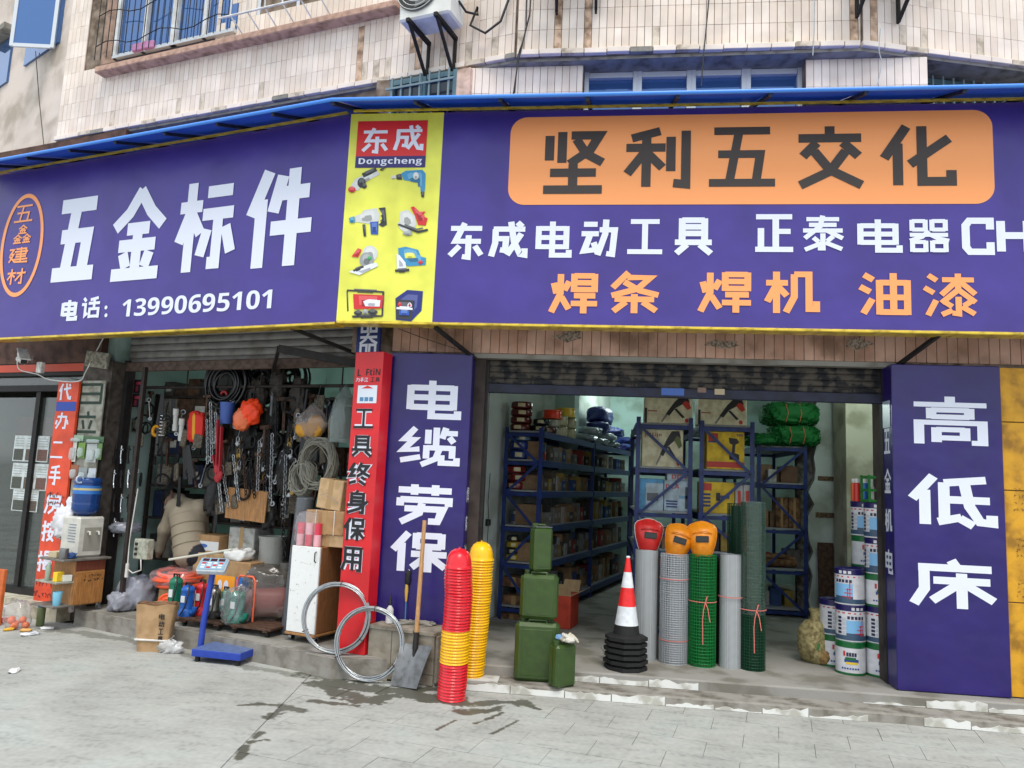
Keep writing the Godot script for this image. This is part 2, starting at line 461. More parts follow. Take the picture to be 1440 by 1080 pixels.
func disc(cx, cy, rx, ry, n := 20, a0 := 0.0, a1 := TAU) -> Array:
	var r = []
	for i in n: r.append([cx + rx * cos(a0 + (a1 - a0) * i / (n if a1 - a0 > 6.2 else n - 1)), cy + ry * sin(a0 + (a1 - a0) * i / (n if a1 - a0 > 6.2 else n - 1))])
	return r
func scribble(parent, called, m, o: Vector3, w: float, h: float, lines: int, sd: int, thick := 0.006):      # felt-pen handwriting
	var r = RandomNumberGenerator.new(); r.seed = sd
	var g = mb()
	var kk = 0
	for l in lines:
		var x = 0.0
		while x < w:
			var pts = []
			var y = h - (l + 0.5) * h / lines
			for i in 4: pts.append(Vector2(x + r.randf_range(0, 0.03), y + r.randf_range(-0.35, 0.35) * h / lines))
			ribbon(g, pts, thick, 0.0001 * kk, Transform3D(), 1, 1)
			kk += 1
			x += r.randf_range(0.02, 0.05)
	var pn = part(called, parent, g, m, Transform3D(Basis(), o))
	pn.set_meta("kind", "stuff")
	return pn

func _ready():
	# ---------- camera, sky, light, exposure
	cam = Camera3D.new()
	cam.name = "camera"
	cam.position = EYE
	cam.rotation_degrees = Vector3(7.24, 7.27, 2.48)
	cam.fov = rad_to_deg(2.0 * atan(540.0 / FOCAL))
	cam.near = 0.05
	cam.far = 900.0
	add_child(cam)
	cam.current = true
	var sky_mat = ProceduralSkyMaterial.new()
	sky_mat.sky_top_color = Color(0.80, 0.84, 0.88)
	sky_mat.sky_horizon_color = Color(0.84, 0.86, 0.87)
	sky_mat.sky_curve = 0.12
	sky_mat.ground_bottom_color = Color(0.40, 0.40, 0.39)
	sky_mat.ground_horizon_color = Color(0.62, 0.63, 0.63)
	sky_mat.sun_angle_max = 0.0
	var sky = Sky.new()
	sky.sky_material = sky_mat
	var env = Environment.new()
	env.background_mode = Environment.BG_SKY
	env.sky = sky
	env.background_energy_multiplier = 1.0
	env.ambient_light_source = Environment.AMBIENT_SOURCE_SKY
	env.tonemap_mode = Environment.TONE_MAPPER_LINEAR
	env.tonemap_exposure = EXPO
	env.sdfgi_enabled = true
	env.ssao_enabled = true
	env.ssil_enabled = true
	var we = WorldEnvironment.new()
	we.name = "world"
	we.environment = env
	add_child(we)
	var sun = DirectionalLight3D.new()
	sun.name = "sun"
	sun.light_energy = 0.4
	sun.light_color = Color(1.0, 0.98, 0.95)
	sun.light_angular_distance = 24.0
	sun.shadow_enabled = true
	sun.rotation_degrees = Vector3(-62, 18, 0)
	add_child(sun)
	rng.seed = 20240
	FKS = FK * Transform3D(Basis(Vector3.UP, PI / 2), Vector3.ZERO)
	stroke_table()
	make_materials()
	ground()
	steps()
	building()
	rooms()
	signs()
	shutters()
	facade_details()
	street_left()
	left_shop()
	right_front()
	right_shop()
	print("built")

const EXPO := 2.0

func make_materials():
	mat("steel", srgb(160, 162, 165), 0.35, 0.9, "soft", 2.0)
	mat("zinc", srgb(178, 182, 184), 0.38, 0.85, "soft", 6.0)
	mat("black_iron", srgb(38, 36, 35), 0.6, 0.3, "grime", 3.0)
	mat("rusty_iron", srgb(92, 66, 54), 0.8, 0.1, "dirt", 4.0)
	mat("black_plastic", srgb(26, 26, 28), 0.45)
	mat("black_rubber", srgb(24, 24, 25), 0.75, 0.0, "grime", 8.0)
	mat("white_paint", srgb(226, 227, 226), 0.5, 0.0, "card", 2.0)
	mat("white_print", srgb(222, 226, 240), 0.45)
	mat("orange_print", srgb(252, 162, 96), 0.45)
	mat("dark_print", srgb(58, 48, 44), 0.5)
	mat("black_print", srgb(22, 20, 24), 0.5)
	mat("red_print", srgb(214, 40, 40), 0.45)
	mat("purple_vinyl", srgb(67, 51, 142), 0.36, 0.0, "soft", 0.5, "wavy", 0.5, 0.35)
	mat("panel_vinyl", srgb(40, 26, 106), 0.30, 0.0, "soft", 0.7, "wavy", 0.7, 0.35)
	mat("yellow_vinyl", srgb(238, 238, 92), 0.4, 0.0, "soft", 0.8, "wavy", 0.8, 0.3)
	mat("yellow_trim", srgb(226, 196, 70), 0.28, 0.35, "grime", 2.0)
	mat("red_vinyl", srgb(214, 30, 38), 0.35, 0.0, "soft", 1.0)
	mat("orange_board", srgb(232, 78, 40), 0.5, 0.0, "card", 1.5)
	mat("concrete", srgb(146, 143, 137), 0.9, 0.0, "patchy", 0.7, "bump", 1.0, 0.2)
	mat("old_concrete", srgb(146, 142, 134), 0.92, 0.0, "grime", 1.4, "bump", 1.0, 0.6)
	mat("plaster", srgb(196, 205, 200), 0.9, 0.0, "patchy", 0.5)
	mat("plaster_teal", srgb(178, 204, 198), 0.9, 0.0, "patchy", 0.5)
	mat("plaster_cream", srgb(206, 203, 182), 0.9, 0.0, "patchy", 0.6)
	mat("grout", srgb(146, 130, 116), 0.95, 0.0, "dirt", 1.0)
	mat("marble", srgb(222, 222, 218), 0.3, 0.0, "patchy", 2.0)
	mat("blue_rack", srgb(26, 50, 118), 0.42, 0.0, "grime", 2.0)
	mat("shelf_grey", srgb(158, 160, 164), 0.5, 0.1, "soft", 2.0)
	mat("carton", srgb(176, 140, 100), 0.85, 0.0, "card", 3.0)
	mat("carton_pale", srgb(196, 166, 126), 0.85, 0.0, "card", 3.0)
	mat("carton_dark", srgb(140, 104, 74), 0.88, 0.0, "dirt", 2.0)
	mat("wood", srgb(190, 138, 84), 0.6, 0.0, "grain", 2.0)
	mat("brown_board", srgb(146, 100, 60), 0.6, 0.0, "grain", 2.0)
	mat("dark_wood", srgb(88, 60, 44), 0.7, 0.0, "dirt", 3.0)
	mat("olive", srgb(56, 80, 33), 0.32, 0.0, "soft", 4.0)
	mat("wall_render", srgb(214, 200, 190), 0.85, 0.0, "patchy", 0.6)
	mat("alu", srgb(204, 208, 212), 0.4, 0.3)
	var g = StandardMaterial3D.new()          # tinted window glass
	g.albedo_color = srgb(66, 104, 158); g.roughness = 0.05; g.metallic = 0.4; g.metallic_specular = 0.9
	M["blue_glass"] = g
	var d = StandardMaterial3D.new()          # shop window: a smooth pane one sees through
	d.albedo_color = Color(0.36, 0.40, 0.38, 0.35); d.transparency = BaseMaterial3D.TRANSPARENCY_ALPHA; d.roughness = 0.03; d.metallic_specular = 0.8
	M["shop_glass"] = d
	var aw = StandardMaterial3D.new()         # thin blue plastic sheet, light comes through
	aw.albedo_color = srgb(22, 78, 196); aw.roughness = 0.4; aw.backlight_enabled = true; aw.backlight = Color(0.03, 0.10, 0.30)
	M["awning_blue"] = aw

# ---------- ground
func ground():
	var big = mb()
	big.quad(Vector3(-300, -0.03, 300), Vector3(300, -0.03, 300), Vector3(300, -0.03, -300), Vector3(-300, -0.03, -300))
	solo("ground", big, mat("street", srgb(168, 170, 166), 0.92, 0.0, "grime", 0.3), "pale grey concrete street in front of the shops", "ground", Transform3D(), "", "structure")
	# colour of the pavement: cement film, blotches, damp stains where water ran out of the shop
	var x0 = -9.0; var z0 = -8.2; var w = 1200; var h = 520; var sc = 15.0 / w
	var n1 = FastNoiseLite.new(); n1.seed = 5; n1.frequency = 0.012; n1.fractal_octaves = 5
	var n2 = FastNoiseLite.new(); n2.seed = 6; n2.frequency = 0.06; n2.fractal_octaves = 4
	var n3 = FastNoiseLite.new(); n3.seed = 8; n3.frequency = 0.25; n3.fractal_octaves = 2
	var stains = []
	for s in [[[445, 948], [500, 966], [560, 972], [640, 985], [0.11]], [[452, 958], [470, 972], [505, 980], [0.09]], [[520, 985], [560, 975], [605, 968], [0.08]], [[440, 985], [500, 992], [0.03]],
			[[640, 988], [690, 988], [735, 988], [0.055]], [[735, 988], [755, 997], [0.02]], [[650, 1000], [690, 998], [705, 992], [0.05]], [[705, 1002], [668, 1017], [0.016]], [[727, 1013], [690, 1032], [0.008]], [[640, 1012], [612, 1026], [0.007]],
			[[335, 991], [375, 990], [405, 993], [425, 1000], [0.03]], [[400, 993], [382, 1008], [0.04]], [[365, 1030], [352, 1042], [372, 1040], [0.025]], [[345, 1050], [335, 1066], [0.025]],
			[[60, 884], [130, 892], [200, 903], [240, 912], [0.07]], [[240, 915], [300, 930], [400, 946], [460, 956], [0.045]]]:
		var pl = []
		for i in s.size() - 1:
			var q = hity(FR, s[i][0], s[i][1], 0.0)
			pl.append(Vector2(q.x, q.z))
		stains.append([pl, s[-1][0]])
	var im = Image.create(w, h, false, Image.FORMAT_RGB8)
	var ro = Image.create(w, h, false, Image.FORMAT_RGB8)
	var weak = stains.size() - 2
	var damp = PackedFloat32Array(); damp.resize(w * h)
	for k in stains.size():
		var pl = stains[k][0]; var r = stains[k][1]
		for i in pl.size() - 1:
			var a = pl[i]; var b = pl[i + 1]
			var m = r * 2.4
			for yy in range(max(0, int((min(a.y, b.y) - m - z0) / sc)), min(h, int((max(a.y, b.y) + m - z0) / sc))):
				for xx in range(max(0, int((min(a.x, b.x) - m - x0) / sc)), min(w, int((max(a.x, b.x) + m - x0) / sc))):
					var q = Vector2(x0 + xx * sc, z0 + yy * sc)
					var c = Geometry2D.get_closest_point_to_segment(q, a, b)
					var dd = q.distance_to(c) / r + n2.get_noise_2d(xx, yy) * 1.5 + n3.get_noise_2d(xx, yy) * 0.5
					var v = clamp((1.25 - dd) * 4.0, 0.0, 1.0) * (0.45 if k >= weak else 1.0)
					if v > damp[yy * w + xx]: damp[yy * w + xx] = v
	for y in h:
		for x in w:
			var a = n1.get_noise_2d(x, y); var b = n2.get_noise_2d(x * 0.6, y * 1.6); var c = n3.get_noise_2d(x, y)
			var k = 0.92 + 0.10 * a + 0.05 * b + 0.05 * c
			var col = Color(0.700 * k, 0.702 * k, 0.678 * k)
			if a > 0.18: col = col.lerp(Color(0.65, 0.675, 0.655) * k, min(1.0, (a - 0.18) * 4.0) * 0.5)
			if b + c * 0.6 < -0.50: col = col * 0.95
			var dm = damp[y * w + x]
			col = col.lerp(Color(0.30, 0.30, 0.26), dm * 0.85)
			im.set_pixel(x, y, col)
			var rr = 0.9 - dm * 0.5
			ro.set_pixel(x, y, Color(rr, rr, rr))
	var m = StandardMaterial3D.new()
	m.albedo_texture = ImageTexture.create_from_image(im)
	m.roughness_texture = ImageTexture.create_from_image(ro)
	m.roughness = 1.0
	M["pavement"] = m
	var uvof = func(p): return Vector2((p.x - x0) / (w * sc), (p.z - z0) / (h * sc))
	var pav = Node3D.new(); pav.name = "pavement"; add_child(pav)
	tag(pav, "worn concrete and stone slab pavement in front of the shops", "pavement", "", "structure")
	# smooth cement apron on the left and in front
	var ap = mb()
	var flat = func(a, b, c, d, y):
		for q in [a, c, b, a, d, c]: ap.p(Vector3(q.x, y, q.y), Vector3.UP, uvof.call(Vector3(q.x, 0, q.y)))
	flat.call(Vector2(-8.9, -1.8), Vector2(5.9, -1.8), Vector2(5.9, -4.15), Vector2(-8.9, -4.15), 0.0)
	flat.call(Vector2(-8.9, -4.15), Vector2(-2.043, -4.15), Vector2(-2.4335, -6.9), Vector2(-8.9, -8.1), 0.0)
	part("concrete_apron", pav, ap, m)
	var bed = mb()
	bed.quad(Vector3(-2.45, -0.014, -4.15), Vector3(5.9, -0.014, -4.15), Vector3(5.9, -0.014, -7.0), Vector3(-2.45, -0.014, -7.0))
	part("joint_bed", pav, bed, mat("joint_sand", srgb(158, 156, 149), 0.95, 0.0, "dirt", 3.0))
	# stone slabs, running bond, turned 12 degrees
	var fr = Transform3D(Basis(Vector3.UP, deg_to_rad(-12.0)), Vector3(-1.4, 0, -6.1))
	var inv = fr.affine_inverse()
	var lo = 0.44; var dp = 0.29
	for r in range(-6, 16):
		for c in range(-6, 18):
			var o = Vector2((c + (0.5 if r % 2 else 0.0)) * lo, (r - 3) * dp)
			var g = 0.0016
			var q = [Vector2(o.x + g, o.y + g), Vector2(o.x + lo - g, o.y + g), Vector2(o.x + lo - g, o.y + dp - g), Vector2(o.x + g, o.y + dp - g)]
			var wq = PackedVector2Array()
			for e in q:
				var p3 = fr * Vector3(e.x, 0, e.y)
				wq.append(Vector2(p3.x, p3.z))
			var clip = Geometry2D.intersect_polygons(wq, PackedVector2Array([Vector2(-2.04, -4.155), Vector2(4.6, -4.155), Vector2(4.6, -6.2), Vector2(-2.33, -6.2)]))
			if clip.size() == 0: continue
			var ys = rng.randf_range(-0.0025, 0.001)
			var tl = Vector2(rng.randf_range(-0.002, 0.002), rng.randf_range(-0.002, 0.002))
			var s = mb()
			var pc = clip[0]
			var ce = Vector2.ZERO
			for e in pc: ce += e / pc.size()
			var idx = Geometry2D.triangulate_polygon(pc)
			var top = func(e): return Vector3(e.x, ys + (e - ce).dot(tl), e.y)
			for i in range(0, idx.size(), 3):
				var a3 = top.call(pc[idx[i]]); var b3 = top.call(pc[idx[i + 1]]); var c3 = top.call(pc[idx[i + 2]])
				for e in [a3, b3, c3]: s.p(e, Vector3.UP, uvof.call(e))
			for i in pc.size():
				var a3 = top.call(pc[i]); var b3 = top.call(pc[(i + 1) % pc.size()])
				s.quad(a3, b3, b3 - Vector3(0, 0.03, 0), a3 - Vector3(0, 0.03, 0), uvof.call(a3), uvof.call(b3), uvof.call(b3), uvof.call(a3))
			part("paving_slab", pav, s, m)

func broken_tile(w: float, h: float, sd: int, bite := 0.5) -> Array:      # a facing tile with its upper edge broken off
	var r = RandomNumberGenerator.new(); r.seed = sd
	var p = [Vector2(0.004, 0.002), Vector2(w - 0.004, 0.002)]
	var n = 12
	var a = r.randf_range(1.0 - bite, 1.0)
	for i in n + 1:
		a = clamp(a + r.randf_range(-0.2, 0.2), 1.0 - bite, 1.0)
		p.append(Vector2((w - 0.004) - (w - 0.008) * i / n, h * a - 0.002))
	return p

func steps():
	var st = Node3D.new(); st.name = "steps"; add_child(st)
	tag(st, "two shallow concrete steps with broken white facing tiles", "steps", "", "structure")
	var c = mb()
	c.box(Vector3(1.6, 0.02, -6.27), Vector3(5.4, 0.10, 0.27), Basis(), 0.012)
	part("lower_step", st, c, M["old_concrete"])
	var u = mb()
	u.box(Vector3(1.6, 0.05, -10.1), Vector3(6.9, 0.198, 7.46), Basis(), 0.012)
	part("upper_step", st, u, M["concrete"])
	# facing tiles: lower riser, then upper riser
	var x = -1.06
	var k = 0
	while x < 4.2:
		var w = rng.randf_range(0.3, 0.42)
		if x < 1.75 or x > 2.25:
			var poly = broken_tile(w, 0.066, 40 + k, 0.3 if x < 0.1 else (0.9 if x < 2.0 else 0.75))
			part("facing_tile", st, mb().prism(poly, 0, rng.randf_range(0.008, 0.013)), M["marble"], Transform3D(Basis(), Vector3(x, 0.0, -6.135)))
		x += w; k += 1
	x = -0.42
	while x < 4.2:
		var w = rng.randf_range(0.36, 0.46)
		if x < 0.62 or x > 1.55:
			var poly = broken_tile(w, 0.076, 80 + k, 0.5 if x < 0.6 else 0.9)
			part("facing_tile", st, mb().prism(poly, 0, rng.randf_range(0.008, 0.012)), M["marble"], Transform3D(Basis(), Vector3(x, 0.071, -6.37)))
		x += w; k += 1
	part("tread_tile", st, mb().box(Vector3(-0.95, 0.074, -6.24), Vector3(0.3, 0.008, 0.17), Basis(Vector3.UP, 0.04)), M["marble"])
	# raised floor of the left-hand shop with its kerb
	var pl = Node3D.new(); pl.name = "shop_platform"; add_child(pl)
	pl.transform = FL
	tag(pl, "raised concrete floor and kerb of the cluttered left shop", "platform", "", "structure")
	var poly = [Vector2(-3.25, 0.45), Vector2(-1.66, 0.27), Vector2(-0.4, 0.17), Vector2(0.12, 0.09), Vector2(0.5, 0.32), Vector2(0.5, 6.0), Vector2(-3.3, 6.0)]
	var f = Transform3D(Basis(Vector3.RIGHT, -PI / 2), Vector3.ZERO)
	part("kerb_block", pl, mb().prism(poly, -0.05, 0.155, f), M["old_concrete"])
	part("kerb_tread", pl, mb().prism([Vector2(-3.24, 0.48), Vector2(-1.66, 0.3), Vector2(-0.4, 0.2), Vector2(0.1, 0.12), Vector2(0.48, 0.34), Vector2(0.48, 5.95), Vector2(-3.24, 5.95)], 0.15, 0.16, f), M["concrete"])

# ---------- the tiled building
func tile_field(parent, fr: Transform3D, xa, xb, ya, yb, tw, th, single: bool, tints: Array, skip, z := 0.0, stain = null):
	var g = 0.0022; var gy = 0.0011
	var meshes = []
	if single:
		meshes.append(mb().box(Vector3(tw / 2, th / 2, 0), Vector3(tw - g * 2, th - gy * 2, 0.012), Basis(), 0.0018).mesh())
	var all = {}
	var rows = int(ceil((yb - ya) / th)); var cols = int(ceil((xb - xa) / tw))
	for r in rows:
		for c in cols:
			var x = xa + c * tw; var y = ya + r * th
			if skip != null and skip.call(x + tw / 2, y + th / 2): continue
			var ti = tints[rng.randi() % tints.size()]
			if stain != null:
				var s = stain.call(x + tw / 2, y + th / 2)
				if s: ti = s
			var dz = rng.randf_range(-0.0012, 0.0012)
			var ww = min(tw, xb - x); var hh = min(th, yb - y)
			if ww < 0.012 or hh < 0.012: continue
			if single and ww > tw * 0.99 and hh > th * 0.99:
				part("tile", parent, meshes[0], M[ti], fr * Transform3D(Basis(), Vector3(x, y, z + dz)))
			else:
				if not all.has(ti): all[ti] = mb()
				var q = fr * Vector3(x + ww / 2, y + hh / 2, z + dz)
				all[ti].box(q, Vector3(ww - g * 2, hh - gy * 2, 0.012), fr.basis)
	for ti in all:
		var o = part("wall_tiles", parent, all[ti], M[ti])
		o.set_meta("kind", "stuff")

func building():
	for t in [["tile_a", 238, 222, 207], ["tile_b", 234, 217, 201], ["tile_c", 241, 226, 212], ["tile_d", 230, 212, 196]]:
		mat(t[0], srgb(t[1], t[2], t[3]), 0.32, 0.0, "soft", 0.8)
	mat("tile_rust", srgb(218, 184, 156), 0.5, 0.0, "dirt", 1.5)
	mat("tile_dirty", srgb(214, 200, 182), 0.5, 0.0, "grime", 2.0)
	for t in [["lintel_a", 208, 164, 142], ["lintel_b", 201, 156, 133], ["lintel_c", 213, 171, 149]]:
		mat(t[0], srgb(t[1], t[2], t[3]), 0.42, 0.0, "grime", 0.6)
	var b = thing("corner_building", "pale pink tiled corner building above the shop signs", "building")
	var W = M["grout"]
	# walls under the ledge: right wing and the lintel band over the shutter
	part("wall", b, mb().box(Vector3(0.98, 3.79, -6.72), Vector3(6.6, 2.14, 0.2)), W)
	part("wall", b, mb().box(Vector3(0.17, 5.12, -6.85), Vector3(4.94, 0.56, 0.2)), W)
	part("wall", b, mb().box(Vector3(-1.85, 4.25, -0.82), Vector3(5.1, 2.3, 0.2)), W, FL)
	part("wall", b, mb().box(Vector3(-5.2, 4.05, -0.72), Vector3(3.4, 2.66, 0.2)), mat("brown_wall", srgb(96, 66, 54), 0.8, 0.0, "dirt", 1.0), FL)
	# upper storeys in three facets standing out over the shops, closed below by the ledge
	part("wall", b, mb().box(Vector3(0.565, 8.2, -7.4), Vector3(2.95, 5.6, 1.98)), W)
	part("wall", b, mb().box(Vector3(-2.96, 8.2, -1.0), Vector3(5.9, 5.6, 1.98)), W, FU)
	part("wall", b, mb().box(Vector3(2.0, 8.2, -1.0), Vector3(4.0, 5.6, 1.98)), W, FV)
	part("wall", b, mb().box(Vector3(-3.0, 7.2, -1.0), Vector3(6.0, 8.4, 1.98)), M["wall_render"], FX)
	var lt = ["lintel_a", "lintel_b", "lintel_c"]
	tile_field(b, FR, -1.94, 4.1, 2.735, 3.23, 0.0808, 0.247, true, lt, func(x, y): return y > 3.0 and x > 2.2, -6.612)
	part("lintel_edge", b, mb().box(Vector3(0.6, 2.712, -6.66), Vector3(3.6, 0.04, 0.09)), M["concrete"])
	for q in [[-0.35, 2.9, 0.3, 0.13], [0.95, 2.86, 0.32, 0.1], [2.05, 2.88, 0.25, 0.14]]:       # smears of old mortar where lettering was taken down
		var r = RandomNumberGenerator.new(); r.seed = int(q[0] * 100)
		var pl = []
		for i in 14: pl.append([cos(TAU * i / 14) * q[2] * 0.5 * r.randf_range(0.5, 1.1), sin(TAU * i / 14) * q[3] * 0.5 * r.randf_range(0.4, 1.1)])
		poly_print(b, "mortar_smear", pl, 0.0, mat("mortar", srgb(176, 160, 146), 0.95, 0.0, "dirt", 6.0), Vector3(q[0], q[1], -6.602))
	# mezzanine piers and windows between the awning and the ledge
	var pt = ["tile_a", "tile_b", "tile_c"]
	var none = null
	part("pier", b, mb().box(Vector3(-0.83, 5.11, -6.65), Vector3(1.05, 0.52, 0.24)), W)
	part("pier", b, mb().box(Vector3(2.12, 5.11, -6.65), Vector3(1.0, 0.52, 0.24)), W)
	tile_field(b, FR, -1.36, -0.31, 4.86, 5.368, 0.0665, 0.26, false, pt, none, -6.524)
	tile_field(b, FR, 1.62, 2.62, 4.86, 5.368, 0.0665, 0.26, false, pt, none, -6.524)
	window_band(b, FR, -0.3, 1.62, 4.87, 5.37, -6.70, 4, false)
	window_band(b, FV, 0.55, 3.6, 4.75, 5.36, -0.3, 3, true)
	window_band(b, FL, hit(FL, 552, 125, -0.66).x, hit(FL, 646, 112, -0.66).x, 4.8, 5.36, -0.66, 2, true)
	part("pier", b, mb().box(Vector3(hit(FL, 655, 112, -0.66).x, 5.1, -0.66), Vector3(0.14, 0.5, 0.1)), mat("pier_pink", srgb(222, 190, 172), 0.6, 0.0, "grime", 2.0), FL)
	var so = []
	for e in [FU * Vector3(-5.9, 0, -0.004), Vector3(-0.91, 0, -6.444), Vector3(2.04, 0, -6.404), FV * Vector3(4.0, 0, -0.004), FV * Vector3(4.0, 0, -0.9), Vector3(2.2, 0, -7.2), Vector3(-1.2, 0, -7.2), FU * Vector3(-5.9, 0, -0.9)]: so.append(Vector2(e.x, -e.z))
	part("soffit", b, mb().prism(so, 5.37, 5.399, Transform3D(Basis(Vector3.RIGHT, -PI / 2), Vector3.ZERO)), M["old_concrete"])
	# ledge: a row of broken edging tiles
	var k = 0
	for s in [[FR, -0.9, 2.03], [FU, -5.9, 0.0], [FV, 0.0, 3.8]]:
		var x = s[1]
		while x < s[2]:
			var w = min(0.2, s[2] - x)
			var pm = "tile_c" if k % 13 != 5 else "old_concrete"
			if k % 5 == 2: pm = "tile_dirty"
			part("ledge_tile", b, mb().box(Vector3(x + w / 2, 5.425 + rng.randf_range(-0.004, 0.004), 0.012 if s[0] != FR else -6.40 + 0.012), Vector3(w - 0.006, 0.05, 0.05), Basis(), 0.004), M[pm], s[0])
			x += w; k += 1
	# wall tiles: facing facet one by one, the others joined
	var up = ["tile_a", "tile_b", "tile_c", "tile_d"]
	var rust = func(x, y):
		for q in [[-0.55, 0.035], [-0.27, 0.03], [1.98, 0.03]]:
			if abs(x - q[0]) < q[1] and y < 5.95: return "tile_rust"
		if y < 5.6 and rng.randf() < 0.1: return "tile_dirty"
		return null
	tile_field(b, FR, -0.905, 2.04, 5.452, 6.24, 0.0665, 0.196, true, up, none, -6.404, rust)
	tile_field(b, FR, -0.905, 2.04, 6.24, 7.9, 0.0665, 0.196, false, up, none, -6.404)
	var rust_l = func(x, y):
		for q in [[-1.66, 0.035], [-1.03, 0.06]]:
			if abs(x - q[0]) < q[1] and y < 6.0 and y > 5.6 - 0.4 * rng.randf(): return "tile_rust"
		if y < 5.6 and rng.randf() < 0.12: return "tile_dirty"
		return null
	var rust_r = func(x, y):
		if abs(x - 0.12) < 0.05 and y < 6.0: return "tile_rust"
		if y < 5.6 and rng.randf() < 0.1: return "tile_dirty"
		return null
	var hole = func(x, y): return (x > -5.55 and x < -3.55 and y > 6.28) or (x > -3.05 and x < -1.95 and y > 6.42)
	tile_field(b, FU, -5.9, -0.02, 5.452, 8.2, 0.0665, 0.196, false, up, hole, 0.002, rust_l)
	tile_field(b, FV, 0.02, 3.9, 5.452, 7.6, 0.0665, 0.196, false, up, none, 0.002, rust_r)
	# upper windows of the left facet
	big_window(b, FU, 163, 333, -60, 86)
	var s0 = hit(FU, 137, 98, 0.1); var s1 = hit(FU, 560, 2, 0.1)
	part("window_sill", b, mb().box(Vector3((s0.x + s1.x) / 2, s0.y - 0.02, 0.06), Vector3(s1.x - s0.x, 0.075, 0.16), Basis(), 0.01), mat("sill_pink", srgb(196, 158, 138), 0.6, 0.0, "grime", 2.0), FU)
	var rl = mb()
	for i in 6:
		rl.tube([Vector3(-3.1 + i * 0.22, s0.y + 0.03, 0.1), Vector3(-3.1 + i * 0.22, s0.y + 0.12, 0.3), Vector3(-3.1 + i * 0.22, s0.y + 0.7, 0.3)], 0.009, 6)
	for y in [0.12, 0.4]: rl.tube([Vector3(-3.25, s0.y + y, 0.3), Vector3(-1.9, s0.y + y, 0.3)], 0.011, 6)
	part("window_rail", b, rl, M["white_paint"], FU)
	var wn = part("window", b, mb().box(Vector3(-2.5, s0.y + 0.55, -0.06), Vector3(1.1, 1.0, 0.03)), M["blue_glass"], FU)
	part("frame", wn, mb().box(Vector3(-2.5, s0.y + 0.55, -0.03), Vector3(0.04, 1.0, 0.05)).box(Vector3(-3.02, s0.y + 0.55, -0.03), Vector3(0.05, 1.0, 0.05)).box(Vector3(-1.98, s0.y + 0.55, -0.03), Vector3(0.05, 1.0, 0.05)), M["alu"])
	# far left facet: two small windows, one with its sash pushed open
	for q in [[-6, 14, 62, 120], [44, 88, -25, 72]]:
		var c = span(FX, q[0], q[1], q[2], q[3], 0.0)
		part("window", b, mb().box(Vector3((c[0] + c[1]) / 2, (c[2] + c[3]) / 2, 0.003), Vector3(c[1] - c[0], c[3] - c[2], 0.03)), M["blue_glass"], FX)
		part("window_head", b, mb().box(Vector3((c[0] + c[1]) / 2, c[3] + 0.05, 0.08), Vector3(c[1] - c[0] + 0.2, 0.08, 0.16)), M["old_concrete"], FX)
	var sp = hit(FX, 82, 30, 0.02)
	var sx = part("open_sash", b, mb().box(Vector3(-0.26, 0, 0), Vector3(0.48, 0.62, 0.012)), M["blue_glass"], FX * Transform3D(Basis(Vector3.UP, deg_to_rad(38)) * Basis(Vector3.RIGHT, 0.0), Vector3(sp.x, sp.y - 0.02, 0.03)))
	var sf = mb()
	for e in [-0.02, -0.52]: sf.box(Vector3(e, 0, 0), Vector3(0.045, 0.68, 0.03))
	for e in [-0.325, 0.325]: sf.box(Vector3(-0.27, e, 0), Vector3(0.46, 0.045, 0.028))
	part("frame", sx, sf, M["alu"])

func window_band(b, fr, xa, xb, ya, yb, z, n, barred):
	var w = (xb - xa) / n
	for i in n:
		var gl = part("window", b, mb().box(Vector3(xa + w * (i + 0.5), (ya + yb) / 2, z), Vector3(w, yb - ya, 0.012)), M["blue_glass"] if not barred else mat("dim_glass", srgb(40, 52, 62), 0.15), fr)
		var f = mb()
		f.box(Vector3(xa + w * i + 0.02, (ya + yb) / 2, z + 0.03), Vector3(0.04 if not barred else 0.03, yb - ya, 0.05))
		f.box(Vector3(xa + w * (i + 1) - 0.02, (ya + yb) / 2, z + 0.03), Vector3(0.038, yb - ya, 0.048))
		f.box(Vector3(xa + w * (i + 0.5), yb - 0.03, z + 0.03), Vector3(w - 0.085, 0.05, 0.046))
		part("frame", gl, f, M["alu"] if not barred else mat("green_frame", srgb(92, 124, 132), 0.5))
	if barred:
		var x = xa + 0.06
		while x < xb:
			part("bar", b, mb().box(Vector3(x, (ya + yb) / 2, z + 0.1), Vector3(0.016, yb - ya - 0.02, 0.016)), mat("green_bar", srgb(120, 140, 142), 0.55), fr)
			x += 0.1
		part("bar", b, mb().box(Vector3((xa + xb) / 2, yb - 0.12, z + 0.115), Vector3(xb - xa, 0.02, 0.012)), M["green_bar"], fr)

